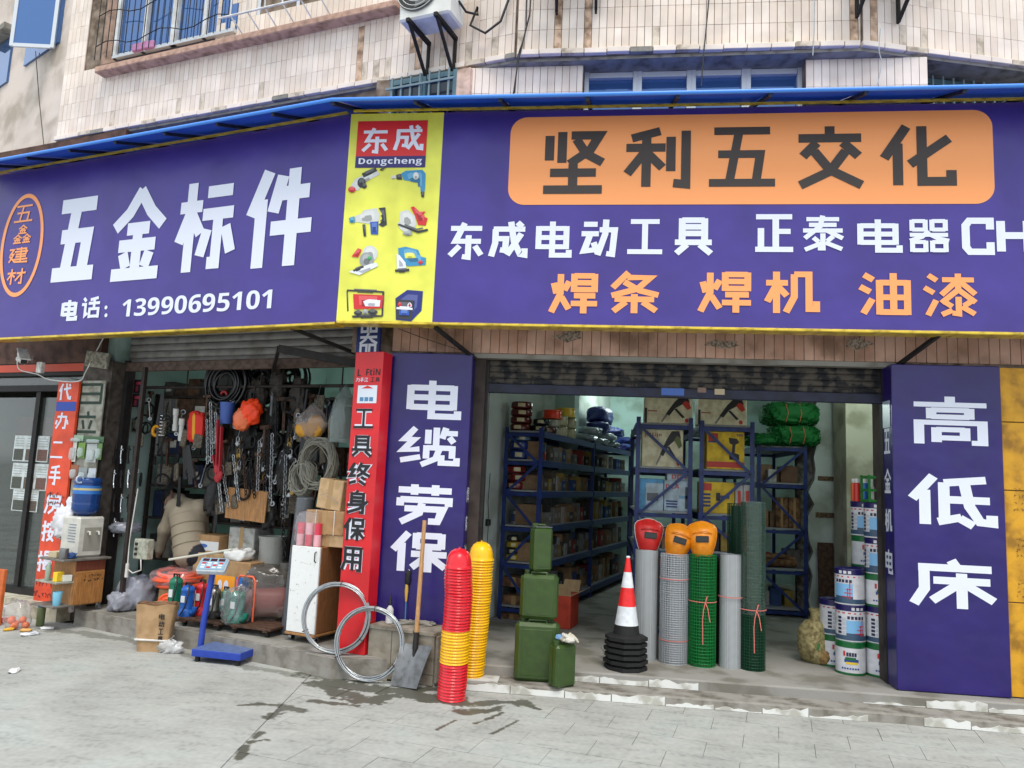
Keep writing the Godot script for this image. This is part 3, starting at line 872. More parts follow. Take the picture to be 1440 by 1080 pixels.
func big_window(b, fr, x0, x1, y0, y1):
	var bl = hit(fr, x0, y1, 0.0); var br = hit(fr, x1, 48, 0.0)
	var ya = bl.y; var yb = ya + 1.5
	var xa = bl.x; var xb = br.x
	part("window_reveal", b, mb().box(Vector3((xa + xb) / 2 - 0.12, (ya + yb) / 2, -0.02), Vector3(xb - xa + 0.26, yb - ya, 0.03)), mat("reveal", srgb(170, 140, 122), 0.8, 0.0, "grime", 2.0), fr)
	var w = (xb - xa) / 4
	for i in 4:
		var g = part("window", b, mb().box(Vector3(xa + w * (i + 0.5), (ya + yb) / 2, 0.002), Vector3(w, yb - ya, 0.012)), M["blue_glass"], fr)
		part("frame", g, mb().box(Vector3(xa + w * i + 0.02, (ya + yb) / 2, 0.03), Vector3(0.045 if i != 2 else 0.08, yb - ya, 0.045)), M["white_paint"])
	part("frame", b, mb().box(Vector3((xa + xb) / 2, ya + 0.02, 0.034), Vector3(xb - xa, 0.04, 0.05)), M["alu"], fr)
	var gr = M["black_iron"]
	var x = xa - 0.2
	while x < xb - 0.02:
		part("grille_bar", b, mb().tube([Vector3(x, ya - 0.02, 0.12), Vector3(x, yb, 0.12)], 0.0055, 5), gr, fr)
		x += 0.093
	for k in 3:
		var pts = []
		for i in 13: pts.append(Vector3(xa - 0.2 + (xb - xa + 0.2) * i / 12.0, ya + 0.14 + 0.38 * k + 0.045 * sin(i * 1.3), 0.127))
		part("grille_bar", b, mb().tube(pts, 0.0055, 5), gr, fr)
	var ob = thing("flower_box", "small pink boxes standing on the barred window sill", "box", fr * Transform3D(Basis(), Vector3(xa + 0.42, ya, 0.07)))
	for i in 2: part("box", ob, mb().box(Vector3(0.17 * i, 0.05 + 0.0, 0), Vector3(0.15, 0.09, 0.05), Basis(Vector3.UP, 0.1 * i), 0.008), plain(srgb(196, 132, 176), 0.6))

# ---------- rooms behind the fronts
func struct_box(called, label, c: Vector3, s: Vector3, m: Material, fr := Transform3D()):
	return solo(called, mb().box(c, s), m, label, "wall" if "wall" in called or "pier" in called else called, fr, "", "structure")
func rooms():
	# right shop
	struct_box("wall_left", "white plaster side wall behind the blue rack", Vector3(-0.6, 1.7, -1.9), Vector3(0.2, 3.4, 6.8), M["plaster"], FK)
	struct_box("wall_back", "pale green plaster back wall of the right shop", Vector3(1.4, 1.7, -13.4), Vector3(5.4, 3.4, 0.2), M["plaster_teal"])
	struct_box("ceiling", "white ceiling of the right shop", Vector3(1.3, 3.42, -10.15), Vector3(5.9, 0.14, 6.6), M["plaster"])
	struct_box("wall_right", "white plaster right side wall of the right shop", Vector3(3.75, 1.7, -10.1), Vector3(0.2, 3.4, 6.7), M["plaster"])
	struct_box("pier_left", "pier between the two shops", Vector3(-1.53, 1.36, -6.81), Vector3(0.88, 2.72, 0.3), mat("dark_pier", srgb(70, 60, 56), 0.8, 0.0, "grime", 1.0))
	struct_box("pier_right", "pier at the right end of the shop opening", Vector3(3.1, 1.36, -6.84), Vector3(1.66, 2.72, 0.26), M["dark_pier"])
	# broken partition wall with brown strips standing for the recesses in it, and the cream column before it
	var pw = Node3D.new(); pw.name = "wall_partition"; add_child(pw)
	tag(pw, "half demolished white partition wall with brown strips standing for knocked out slots", "wall", "", "structure")
	var r = RandomNumberGenerator.new(); r.seed = 91
	var edge = [Vector2(2.52, 0.15)]
	for i in 22: edge.append(Vector2(2.5 + r.randf_range(-0.04, 0.06) + (0.06 if i > 11 else 0.0), 0.2 + i * 0.145))
	edge.append_array([Vector2(2.5, 3.35), Vector2(3.06, 3.35), Vector2(3.06, 0.15)])
	part("plaster_face", pw, mb().prism(edge, -0.1, 0.0), M["plaster"], Transform3D(Basis(), Vector3(0, 0, -9.98)))
	part("brick_core", pw, mb().box(Vector3(2.72, 1.75, -10.14), Vector3(0.7, 3.2, 0.11)), mat("core", srgb(120, 118, 112), 0.95, 0.0, "dirt", 2.0))
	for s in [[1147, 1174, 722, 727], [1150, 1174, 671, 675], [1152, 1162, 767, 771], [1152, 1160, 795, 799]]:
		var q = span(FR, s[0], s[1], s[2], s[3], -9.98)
		part("recess_strip", pw, mb().box(Vector3((q[0] + q[1]) / 2, (q[2] + q[3]) / 2, -9.977), Vector3(q[1] - q[0], q[3] - q[2] + 0.02, 0.008)), mat("recess_brown", srgb(122, 100, 80), 0.95, 0.0, "dirt", 4.0))  # raised strip in exposed-brick brown, its colour standing for a dark recess
	struct_box("column", "cream painted square column inside the right shop", Vector3(2.92, 1.75, -9.6), Vector3(0.34, 3.2, 0.5), M["plaster_cream"])
	struct_box("wall_niche", "white plaster wall behind the paint cans", Vector3(3.4, 1.7, -9.9), Vector3(0.6, 3.2, 0.15), M["plaster"])
	# left shop
	struct_box("wall_left", "dark left side wall of the cluttered shop", Vector3(-3.48, 1.7, -2.7), Vector3(0.2, 3.4, 4.0), M["plaster_teal"], FL)
	struct_box("wall_back", "pale teal back wall of the cluttered left shop", Vector3(-1.5, 1.7, -4.6), Vector3(4.3, 3.4, 0.2), M["plaster_teal"], FL)
	struct_box("ceiling", "teal white ceiling of the cluttered left shop", Vector3(-1.6, 3.36, -2.75), Vector3(4.3, 0.14, 3.9), M["plaster_teal"], FL)
	struct_box("wall_right", "right side wall of the cluttered left shop", Vector3(0.22, 1.7, -2.75), Vector3(0.2, 3.4, 3.9), M["plaster_teal"], FL)
	struct_box("pier_middle", "pier at the right end of the cluttered shop", Vector3(0.12, 1.36, -0.76), Vector3(0.34, 2.72, 0.36), M["old_concrete"], FL)
	struct_box("pier_far", "dark tiled pier between the left shops", Vector3(-3.5, 1.36, -0.75), Vector3(0.44, 2.72, 0.3), mat("pier_dark", srgb(92, 84, 78), 0.7, 0.0, "dirt", 1.5), FL)
	# far left shop behind glass
	struct_box("wall_left", "grey side wall of the shop behind the glass front", Vector3(-7.1, 1.6, -1.95), Vector3(0.2, 3.2, 2.7), mat("room_grey", srgb(120, 122, 116), 0.9, 0.0, "patchy", 0.4), FL)
	struct_box("pier_end", "brown pier at the far end of the glass front", Vector3(-6.75, 1.4, -0.7), Vector3(0.9, 2.8, 0.3), mat("pier_dark", srgb(92, 84, 78), 0.7, 0.0, "dirt", 1.5), FL)
	struct_box("wall_back", "grey back wall of the shop behind the glass front", Vector3(-5.6, 1.7, -3.2), Vector3(4.2, 3.4, 0.2), mat("room_grey", srgb(120, 122, 116), 0.9, 0.0, "patchy", 0.4), FL)
	struct_box("ceiling", "ceiling of the shop behind the glass front", Vector3(-5.6, 3.0, -2.0), Vector3(4.2, 0.14, 2.5), M["plaster"], FL)
	struct_box("shop_floor", "tiled floor of the shop behind the glass front", Vector3(-5.6, 0.1, -1.95), Vector3(4.2, 0.12, 2.6), M["concrete"], FL)

# ---------- signboards
func signs():
	var wh = M["white_print"]; var og = M["orange_print"]; var dk = M["dark_print"]
	var yb = 2.895; var yt = 4.73
	# right-hand board with the yellow tool panel
	var s = thing("signboard", "long purple signboard with orange title plate and yellow tool panel over the right shop", "signboard", FR)
	var xs = hit(FR, 616, 310, -6.1).x
	part("board", s, mb().box(Vector3((xs + 4.6) / 2, (yb + yt) / 2, -6.16), Vector3(4.6 - xs, yt - yb, 0.12)), M["purple_vinyl"])
	part("yellow_panel", s, mb().box(Vector3((xs - 2.29) / 2, (yb + yt) / 2, -6.16), Vector3(xs + 2.29 - 0.002, yt - yb, 0.118)), M["yellow_vinyl"])
	part("trim", s, mb().box(Vector3(1.16, yb - 0.012, -6.15), Vector3(6.88, 0.024, 0.15), Basis(), 0.006), M["yellow_trim"])
	var q = span(FR, 716.5, 1397, 160, 287.5, -6.1)
	var rr = 0.14
	var pl = []
	for c in [[q[1] - rr, q[3] - rr, 0.0], [q[0] + rr, q[3] - rr, PI / 2], [q[0] + rr, q[2] + rr, PI], [q[1] - rr, q[2] + rr, PI * 1.5]]:
		for i in 9: pl.append([c[0] + rr * cos(c[2] + PI / 2 * i / 8), c[1] + rr * sin(c[2] + PI / 2 * i / 8)])
	poly_print(s, "title_plate", pl, -6.0965, og)
	for c in [["坚", 760, 853, 181, 272], ["利", 875, 970, 180, 268], ["五", 992, 1095, 180, 262], ["交", 1117, 1217, 173, 266], ["化", 1237, 1343, 173, 266]]:
		write(s, FR, -6.1, c[0], c[1], c[2], c[3], c[4], 0.14, dk, 0.006, 0.95)
	for c in [["东", 630, 681, 311, 365], ["成", 688, 742, 309, 364], ["电", 754, 804, 309, 362], ["动", 814, 868, 306, 362], ["工", 879, 935, 309, 357], ["具", 945, 1005, 304, 360],
			["正", 1058, 1119, 302, 354], ["泰", 1126, 1188, 301, 354], ["电", 1206, 1268, 306, 355], ["器", 1276, 1337, 307, 357], ["C", 1353, 1397, 307, 358], ["H", 1402, 1450, 307, 358], ["N", 1456, 1504, 307, 358], ["T", 1508, 1552, 307, 358]]:
		write(s, FR, -6.1, c[0], c[1], c[2], c[3], c[4], (0.165 if not c[0] in "泰器" else 0.13) if not c[0] in "CHNT" else 0.26, wh, 0.004)
	for c in [["焊", 772, 844, 382, 444], ["条", 856, 930, 380, 444], ["焊", 981, 1060, 380, 443], ["机", 1073, 1152, 379, 444], ["油", 1205, 1280, 381, 446], ["漆", 1296, 1375, 382, 447]]:
		write(s, FR, -6.1, c[0], c[1], c[2], c[3], c[4], 0.145 if c[0] != "漆" else 0.125, og, 0.004)
	tool_panel(s)
	# left-hand board
	var t = thing("signboard", "purple signboard with large white characters, orange oval and telephone number", "signboard", FL)
	part("board", t, mb().box(Vector3(-2.31, (yb + yt) / 2 - 0.01, -0.06), Vector3(4.6, yt - yb, 0.12)), M["purple_vinyl"])
	part("trim", t, mb().box(Vector3(-2.31, yb - 0.022, -0.05), Vector3(4.6, 0.024, 0.15), Basis(), 0.006), M["yellow_trim"])
	for c in [["五", 73, 142, 281, 393], ["金", 157, 234, 261, 392], ["标", 247, 333, 249, 388], ["件", 347, 446, 231, 383]]:
		write(t, FL, 0.0, c[0], c[1], c[2], c[3], c[4], {"五": 0.21, "金": 0.172, "标": 0.155, "件": 0.168}[c[0]], wh, 0.004, 1.0)
	write(t, FL, 0.0, "电", 87, 110, 420, 451, 0.2, wh, 0.004)
	write(t, FL, 0.0, "话", 114, 142, 417, 449, 0.15, wh, 0.004)
	for yy in [[430, 435], [441, 446]]:
		var e = span(FL, 147, 152, yy[0], yy[1], 0.0)
		poly_print(t, "character", disc((e[0] + e[1]) / 2, (e[2] + e[3]) / 2, 0.02, 0.02, 12), 0.004, wh)
	var d0 = span(FL, 173, 382, 414, 440, 0.0)
	words(t, "13990695101", wh, Vector3(d0[0], d0[2], 0.004), d0[1] - d0[0], d0[3] - d0[2])
	var ov = span(FL, 2, 60, 274, 417, 0.0)
	var ring = mb()
	var oc = Vector2((ov[0] + ov[1]) / 2, (ov[2] + ov[3]) / 2); var ra = Vector2((ov[1] - ov[0]) / 2, (ov[3] - ov[2]) / 2)
	for i in 48:
		var a0 = TAU * i / 48; var a1 = TAU * (i + 1) / 48
		var f = func(a, k): return Vector3(oc.x + cos(a) * (ra.x - k), oc.y + sin(a) * (ra.y - k), 0.004)
		ring.quad(f.call(a0, 0.045), f.call(a0, 0.0), f.call(a1, 0.0), f.call(a1, 0.045))
	part("oval_ring", t, ring, og)
	for c in [["五", 21, 48, 289, 312], ["建", 13, 41, 347, 370], ["材", 10, 37, 377, 401]]:
		write(t, FL, 0.0, c[0], c[1], c[2], c[3], c[4], 0.13, og, 0.004)
	var xg = span(FL, 20, 45, 316, 342, 0.0)
	var gw = (xg[1] - xg[0]); var gh = (xg[3] - xg[2])
	var gm = mb()
	for e in [[0.24, 0.5], [0.0, 0.0], [0.5, 0.0]]:
		glyph("金", 0.016, gw * 0.5, gh * 0.5, Transform3D(Basis(), Vector3(gw * e[0], gh * e[1], 0)), gm)
	part("character", t, gm, og, Transform3D(Basis(), Vector3(xg[0], xg[2], 0.004)))
	# blue plastic awnings over the boards
	for side in 2:
		var fr = FR if side == 0 else FL
		var zf = -5.735 if side == 0 else 0.365
		var zw = -6.60 if side == 0 else -0.66
		var a = thing("awning", "narrow blue plastic awning over the right signboard" if side == 0 else "narrow blue plastic awning over the left signboard", "awning", fr)
		var x = -2.33 if side == 0 else 0.05
		var end = 4.6 if side == 0 else -4.9
		var st = 0.70 if side == 0 else -0.62
		var yf = 4.672; var yw = 5.0 if side == 0 else 5.03
		var first = true
		while abs(end - x) > 0.05:
			var x2 = x + st
			if (st > 0 and x2 > end) or (st < 0 and x2 < end): x2 = end
			var xw = x
			if first: xw = -2.24 if side == 0 else -0.04
			var m = mb()
			var sag = 0.012
			var rows = []
			for i in 5:
				var k = i / 4.0
				var row = []
				for j in 7:
					var u = j / 6.0
					var xx = lerp(lerp(xw, x, k), x2, u)
					row.append(Vector3(xx, lerp(yw, yf, k) - sag * sin(u * PI) * sin(k * PI) + 0.004 * sin(k * 5 + x), lerp(zw, zf, k)))
				rows.append(row)
			m.grid(rows)
			part("awning_sheet", a, m, M["awning_blue"])
			part("rib", a, mb().bar(Vector3(xw, yw - 0.022, zw), Vector3(x, yf - 0.022, zf - 0.02), 0.028, 0.028), mat("rib_steel", srgb(44, 50, 70), 0.5, 0.3, "grime", 4.0))
			x = x2; first = false
		part("front_tube", a, mb().tube([Vector3(-2.335 if side == 0 else 0.055, yf, zf), Vector3(end, yf, zf)], 0.016, 10), mat("awning_hem", srgb(70, 140, 236), 0.35))
		part("back_rail", a, mb().box(Vector3(((-2.26 if side == 0 else -0.03) + end) / 2, 4.745 if side == 0 else 4.735, -6.075 if side == 0 else 0.025), Vector3(abs(end - (-2.26 if side == 0 else -0.03)), 0.012, 0.03)), M["yellow_trim"])
	# standing purple panels
	var p1 = thing("banner_panel", "tall purple panel with white characters behind the shovel and helmets", "sign panel", FR)
	part("board", p1, mb().box(Vector3(-1.545, 1.43, -6.575), Vector3(0.725, 2.55, 0.15), Basis(), 0.006), M["panel_vinyl"])
	for c in [["电", 573, 649, 532, 589], ["缆", 560, 647, 598, 657], ["劳", 555, 639, 678, 739], ["保", 548, 633, 746, 808]]:
		write(p1, FR, -6.5, c[0], c[1], c[2], c[3], c[4], 0.185 if c[0] != "缆" else 0.16, wh, 0.002, 0.78)
	var p2 = thing("banner_panel", "tall purple panel with three white characters beside the paint cans", "sign panel", FR)
	part("board", p2, mb().box(Vector3(2.683, 1.428, -6.64), Vector3(0.826, 2.548, 0.28), Basis(), 0.006), M["panel_vinyl"])
	for c in [["高", 1279, 1394, 555, 628], ["低", 1276, 1401, 666, 743], ["床", 1278, 1404, 784, 860]]:
		write(p2, FR, -6.5, c[0], c[1], c[2], c[3], c[4], 0.2 if c[0] != "高" else 0.19, wh, 0.002, 0.68 if c[0] != "高" else 0.5)
	var side_t = Transform3D(Basis(Vector3.UP, -PI / 2), Vector3(2.268, 0, -6.5))       # print on the edge that faces the opening
	for c in [["五", 1.98], ["金", 1.66], ["机", 1.34], ["电", 1.02]]:
		part("character", p2, glyph(c[0], 0.024, 0.16, 0.2), wh, side_t * Transform3D(Basis(), Vector3(-0.2, c[1], 0.0)))
	part("side_patch", p2, mb().box(Vector3(-0.12, 2.3, 0.002), Vector3(0.16, 0.22, 0.002)), mat("pale_film", srgb(176, 190, 205), 0.25), side_t)
	var side_l = Transform3D(Basis(Vector3.UP, PI / 2), Vector3(-1.181, 0, -6.5))
	for c in [["焊", 1.22], ["条", 0.98], ["油", 0.74]]:
		part("character", p1, glyph(c[0], 0.014, 0.1, 0.14), wh, side_l * Transform3D(Basis(), Vector3(0.025, c[1] + 0.2, 0.0)))
	# red box sign in front of the pier, black characters edged in white
	var rb = thing("red_sign", "tall red box sign with black characters edged in white between the shops", "sign", FL)
	part("box", rb, mb().box(Vector3(0.1425, 1.42, -0.375), Vector3(0.285, 2.52, 0.15), Basis(), 0.005), M["red_vinyl"])
	for c in [["工", 497, 527, 575, 602], ["具", 494, 525, 611, 643], ["终", 490, 522, 649, 683], ["身", 487, 519, 688, 723], ["保", 483, 515, 727, 762], ["用", 480, 511, 769, 804]]:
		write(rb, FL, -0.3, c[0], c[1], c[2], c[3], c[4], 0.25, wh, 0.0015)
		write(rb, FL, -0.3, c[0], c[1], c[2], c[3], c[4], 0.14, M["black_print"], 0.0065)
	var e1 = span(FL, 503, 512, 521, 529, -0.3)
	words(rb, "L", M["black_print"], Vector3(e1[0], e1[2], -0.298), 0.035, 0.06)
	var e2 = span(FL, 515, 535, 518, 528, -0.3)
	words(rb, "FtiN", M["black_print"], Vector3(e2[0], e2[2], -0.298), e2[1] - e2[0], e2[3] - e2[2])
	for c in [["力", 500.5, 506, 531, 537, wh], ["孚", 506.5, 512, 531, 537, wh], ["江", 512.5, 518, 531, 537, wh], ["工", 521, 527, 530.5, 537, M["black_print"]], ["具", 528, 534, 530.5, 537, M["black_print"]]]:
		write(rb, FL, -0.3, c[0], c[1], c[2], c[3], c[4], 0.13, c[5])
	var e3 = span(FL, 503, 530, 542, 567, -0.3)
	part("sticker", rb, mb().box(Vector3((e3[0] + e3[1]) / 2, (e3[2] + e3[3]) / 2, -0.299), Vector3(e3[1] - e3[0], e3[3] - e3[2], 0.004)), plain(srgb(214, 222, 232), 0.5))
	var ec = Vector3((e3[0] + e3[1]) / 2, (e3[2] + e3[3]) / 2, -0.2955)
	poly_print(rb, "sticker_print", [[-0.06, 0.05], [0.06, 0.05], [0.0, 0.075]], 0.0, M["red_print"], ec)
	for i in 3: poly_print(rb, "sticker_print", [[-0.07 + i * 0.048, -0.06], [-0.032 + i * 0.048, -0.06], [-0.032 + i * 0.048, -0.025], [-0.07 + i * 0.048, -0.025]], 0.0, plain(srgb(80, 130, 170), 0.5), ec)
	# piece of an older blue sign showing above the red one
	var bs = thing("blue_sign", "end of an older blue sign with white strokes above the red sign", "sign", FL)
	part("board", bs, mb().box(Vector3(0.02, 2.83, -0.46), Vector3(0.24, 0.36, 0.03)), plain(srgb(28, 46, 110), 0.5))
	part("character", bs, glyph("器", 0.024, 0.2, 0.34), wh, Transform3D(Basis(), Vector3(-0.07, 2.66, -0.444)))
	# orange board and white board by the far left shop
	var ob = thing("orange_sign", "tall orange board with white characters beside the water dispenser", "sign", FL)
	part("board", ob, mb().box(Vector3(-3.79, 1.315, -0.515), Vector3(0.32, 2.35, 0.03), Basis(), 0.003), M["orange_board"])
	for c in [["代", 83, 101, 538, 564], ["办", 78, 97, 579, 604], ["二", 71, 90, 621, 644], ["手", 68, 87, 654, 682], ["房", 63, 87, 693, 724], ["按", 58, 79, 731, 762], ["揭", 52, 73, 773, 804]]:
		write(ob, FL, -0.5, c[0], c[1], c[2], c[3], c[4], 0.14, wh)
	var eb = span(FL, 77, 105, 565, 578, -0.5)
	part("blue_strip", ob, mb().box(Vector3(-3.79, (eb[2] + eb[3]) / 2, -0.499), Vector3(0.3, eb[3] - eb[2], 0.004)), plain(srgb(40, 72, 170), 0.5))
	var eh = span(FL, 45, 70, 812, 842, -0.5)
	scribble(ob, "handwriting", M["black_print"], Vector3(-3.94, eh[2], -0.4985), 0.27, eh[3] - eh[2], 2, 4, 0.008)
	scribble(ob, "handwriting", M["black_print"], Vector3(-3.93, hit(FL, 72, 712, -0.5).y, -0.492), 0.26, 0.16, 2, 9, 0.008)
	var hb = thing("white_sign", "narrow dusty white board with dark green characters next to the orange board", "sign", FL)
	part("board", hb, mb().box(Vector3(-3.455, 1.85, -0.545), Vector3(0.34, 1.3, 0.02), Basis(), 0.003), mat("dusty_white", srgb(168, 168, 156), 0.8, 0.0, "grime", 2.0))
	for c in [["日", 112, 144, 538, 570], ["立", 107, 138, 577, 609]]:
		write(hb, FL, -0.535, c[0], c[1], c[2], c[3], c[4], 0.15, plain(srgb(28, 52, 40), 0.6))

func tool_panel(s):        # printed pictures of tools on the yellow panel, each a few flat shapes
	var B = func(x0, x1, y0, y1): return span(FR, 440 + x0 / 3.375, 440 + x1 / 3.375, 150 + y0 / 3.375, 150 + y1 / 3.375, -6.1)
	var red = M["red_print"]; var wh = M["white_print"]
	var q = B.call(210, 541, 68, 235)
	poly_print(s, "logo_plate", [[q[0], q[2]], [q[1], q[2]], [q[1], q[3]], [q[0], q[3]]], -6.0965, red)
	var q2 = B.call(208, 538, 235, 290)
	poly_print(s, "logo_strip", [[q[0], q2[2]], [q[1], q2[2]], [q[1], q[2]], [q[0], q[2]]], -6.0965, M["panel_vinyl"])
	write(s, FR, -6.1, "东", 509, 547, 179, 216, 0.14, wh, 0.006)
	write(s, FR, -6.1, "成", 554, 596, 175, 213, 0.14, wh, 0.006)
	words(s, "Dongcheng", wh, Vector3(q[0] + 0.03, q2[2] + 0.015, -6.094), q[1] - q[0] - 0.06, (q[2] - q2[2]) - 0.03)
	var grey = plain(srgb(206, 208, 206), 0.5); var dark = plain(srgb(52, 54, 58), 0.5); var teal = plain(srgb(58, 140, 186), 0.5); var blue = plain(srgb(44, 84, 176), 0.5); var navy = plain(srgb(36, 46, 120), 0.5); var rd = plain(srgb(206, 44, 48), 0.5); var mid = plain(srgb(150, 154, 156), 0.5)
	# shapes in zoomed pixels of the panel: [material, points...]
	var R = func(x0, y0, x1, y1): return [[x0, y0], [x1, y0], [x1, y1], [x0, y1]]
	var shapes = [
		["grinder_print", [[grey, [[175, 385], [200, 345], [300, 298], [318, 322], [240, 362], [215, 400]]], [dark, [[232, 318], [298, 290], [306, 306], [242, 338]]], [dark, disc(232, 362, 20, 24, 14)], [dark, disc(245, 378, 12, 12, 10)], [rd, disc(186, 395, 18, 14, 12)], [dark, [[318, 300], [345, 288], [346, 293], [320, 306]]]]],
		["drill_print", [[teal, [[420, 318], [440, 305], [520, 300], [535, 318], [533, 385], [530, 405], [512, 405], [508, 362], [430, 348]]], [dark, [[396, 325], [420, 320], [424, 348], [398, 346]]], [grey, [[370, 336], [396, 330], [396, 340], [370, 341]]], [dark, [[512, 405], [530, 405], [528, 432], [516, 430]]], [grey, disc(490, 330, 14, 18, 12)]]],
		["hammer_print", [[grey, [[200, 520], [232, 508], [240, 492], [305, 482], [318, 520], [310, 548], [262, 556], [238, 552], [205, 548]]], [dark, [[312, 482], [344, 478], [352, 560], [330, 572], [312, 560], [330, 545], [328, 505]]], [blue, [[272, 548], [312, 545], [310, 608], [276, 606]]], [dark, [[236, 560], [250, 560], [254, 618], [242, 616]]], [teal, [[172, 530], [198, 522], [202, 552], [176, 552]]]]],
		["circular_saw_print", [[grey, disc(448, 550, 44, 46, 20, 0.0, PI)], [grey, [[412, 545], [415, 500], [450, 490], [485, 520], [492, 560], [440, 600]]], [rd, [[465, 478], [480, 474], [505, 500], [535, 498], [520, 520], [545, 530], [536, 565], [500, 562], [488, 525]]], [dark, [[402, 562], [410, 556], [500, 590], [545, 580], [548, 590], [500, 602]]], [mid, [[426, 600], [470, 590], [472, 612], [428, 608]]]]],
		["cutoff_saw_print", [[grey, disc(272, 698, 36, 38, 20)], [mid, disc(256, 728, 34, 36, 20)], [rd, [[184, 712], [215, 672], [232, 680], [216, 716]]], [wh, [[170, 785], [300, 740], [312, 756], [222, 800]]], [dark, [[190, 776], [240, 756], [244, 764], [196, 784]]], [plain(srgb(60, 160, 90), 0.5), disc(270, 720, 9, 9, 10)]]],
		["jigsaw_print", [[teal, [[405, 672], [440, 665], [500, 680], [512, 712], [538, 718], [536, 752], [450, 758], [408, 720]]], [M["yellow_vinyl"], [[436, 696], [480, 696], [490, 718], [438, 720]]], [wh, [[398, 700], [412, 705], [440, 740], [445, 770], [400, 772]]], [dark, [[390, 774], [458, 770], [458, 782], [392, 786]]], [rd, disc(512, 740, 12, 6, 10)]]],
		["generator_print", [[dark, [[160, 876], [166, 870], [170, 970], [163, 972]]], [dark, [[162, 868], [338, 876], [338, 884], [162, 876]]], [dark, [[330, 880], [340, 880], [334, 996], [326, 992]]], [dark, [[185, 992], [330, 990], [328, 998], [190, 1003]]], [rd, [[192, 890], [334, 896], [330, 958], [196, 962]]], [wh, [[240, 925], [262, 916], [322, 920], [318, 950], [250, 948]]], [dark, disc(216, 980, 20, 12, 12)], [dark, disc(285, 976, 24, 12, 12)], [mid, disc(250, 975, 14, 10, 12)]]],
		["welder_print", [[navy, [[392, 910], [448, 870], [523, 876], [516, 968], [466, 1020], [394, 1012]]], [dark, [[396, 915], [478, 920], [470, 1012], [396, 1006]]], [rd, disc(412, 940, 9, 9, 10)], [wh, disc(460, 944, 11, 11, 10)], [rd, disc(460, 944, 6, 6, 8)], [wh, [[398, 952], [474, 956], [474, 966], [398, 962]]], [blue, [[410, 968], [460, 971], [458, 992], [410, 990]]]]],
	]
	for sh in shapes:
		var k = 0
		var holder = null
		for e in sh[1]:
			var pts = []
			for a in e[1]:
				var w = hit(FR, 440 + a[0] / 3.375, 150 + a[1] / 3.375, -6.1)
				pts.append([w.x, w.y])
			var o = poly_print(s if holder == null else holder, sh[0] if holder == null else "print_detail", pts, -6.0972 + 0.0004 * k, e[0])
			if holder == null: holder = o
			k += 1
			if pts.size() < 4: continue
			var ce = Vector2.ZERO
			for a in pts: ce += Vector2(a[0], a[1]) / pts.size()
			var base: Color = e[0].albedo_color
			for h in [[0.62, 0.012, base.lightened(0.22)], [0.42, -0.014, base.darkened(0.25)]]:      # tones of the printed picture
				var sm = []
				for a in pts: sm.append([ce.x + (a[0] - ce.x) * h[0], ce.y + h[1] + (a[1] - ce.y) * h[0]])
				poly_print(holder, "print_detail", sm, -6.0972 + 0.0004 * k, plain(h[2], 0.5))
				k += 1

# ---------- rolling shutters
func shutters():
	var s = thing("rolling_shutter", "rolled up grey steel shutter with peeling dark paint over the right shop", "shutter", FR)
	var flake = mat("flaking", srgb(150, 148, 146), 0.75, 0.1, "flake", 1.1)
	for i in 4:
		var y = 2.70 - 0.055 * i
		part("slat", s, mb().lathe([Vector2(0.0, 0), Vector2(0.0295, 0), Vector2(0.0295, 3.34), Vector2(0.0, 3.34)], 8, Vector3(-1.07, y - 0.028, -6.745), Basis(Vector3(0, 1, 0), Vector3(1, 0, 0), Vector3(0, 0, -1)), 1.0, 0.45), flake)
	part("bottom_bar", s, mb().box(Vector3(0.6, 2.44, -6.735), Vector3(3.34, 0.085, 0.05), Basis(), 0.006), mat("bar_navy", srgb(30, 34, 58), 0.6, 0.0, "grime", 2.0))
	for q in [[930, 962, 546, 556, srgb(60, 96, 170)], [981, 993, 545, 552, srgb(120, 96, 84)], [1005, 1019, 547, 555, srgb(176, 160, 130)]]:
		var e = span(FR, q[0], q[1], q[2], q[3], -6.708)
		part("sticker", s, mb().box(Vector3((e[0] + e[1]) / 2, (e[2] + e[3]) / 2, -6.7085), Vector3(e[1] - e[0], e[3] - e[2], 0.003)), plain(q[4], 0.5))
	for x in [-1.09, 2.29]:
		part("guide_rail", s, mb().box(Vector3(x, 1.43, -6.74), Vector3(0.05, 2.56, 0.07)), mat("rail_dark", srgb(44, 40, 40), 0.6, 0.2, "grime", 2.0))
	var t = thing("rolling_shutter", "rolled up grey slatted shutter over the cluttered left shop", "shutter", FL)
	var gs = mat("slat_grey", srgb(150, 148, 146), 0.55, 0.25, "grime", 1.2)
	for i in 5:
		part("slat", t, mb().lathe([Vector2(0.0, 0), Vector2(0.04, 0), Vector2(0.04, 3.05), Vector2(0.0, 3.05)], 8, Vector3(-3.27, 3.04 - 0.075 * i, -0.80), Basis(Vector3(0, 1, 0), Vector3(1, 0, 0), Vector3(0, 0, -1)), 1.0, 0.4), gs)
	part("bottom_bar", t, mb().box(Vector3(-1.75, 2.68, -0.78), Vector3(3.05, 0.1, 0.06), Basis(), 0.006), mat("bar_brown", srgb(104, 86, 78), 0.7, 0.1, "dirt", 2.0))
	part("guide_rail", t, mb().box(Vector3(-3.26, 1.45, -0.80), Vector3(0.06, 2.6, 0.08)), M["rail_dark"])
	part("guide_rail", t, mb().box(Vector3(-0.09, 1.45, -0.80), Vector3(0.05, 2.6, 0.08)), M["rail_dark"])

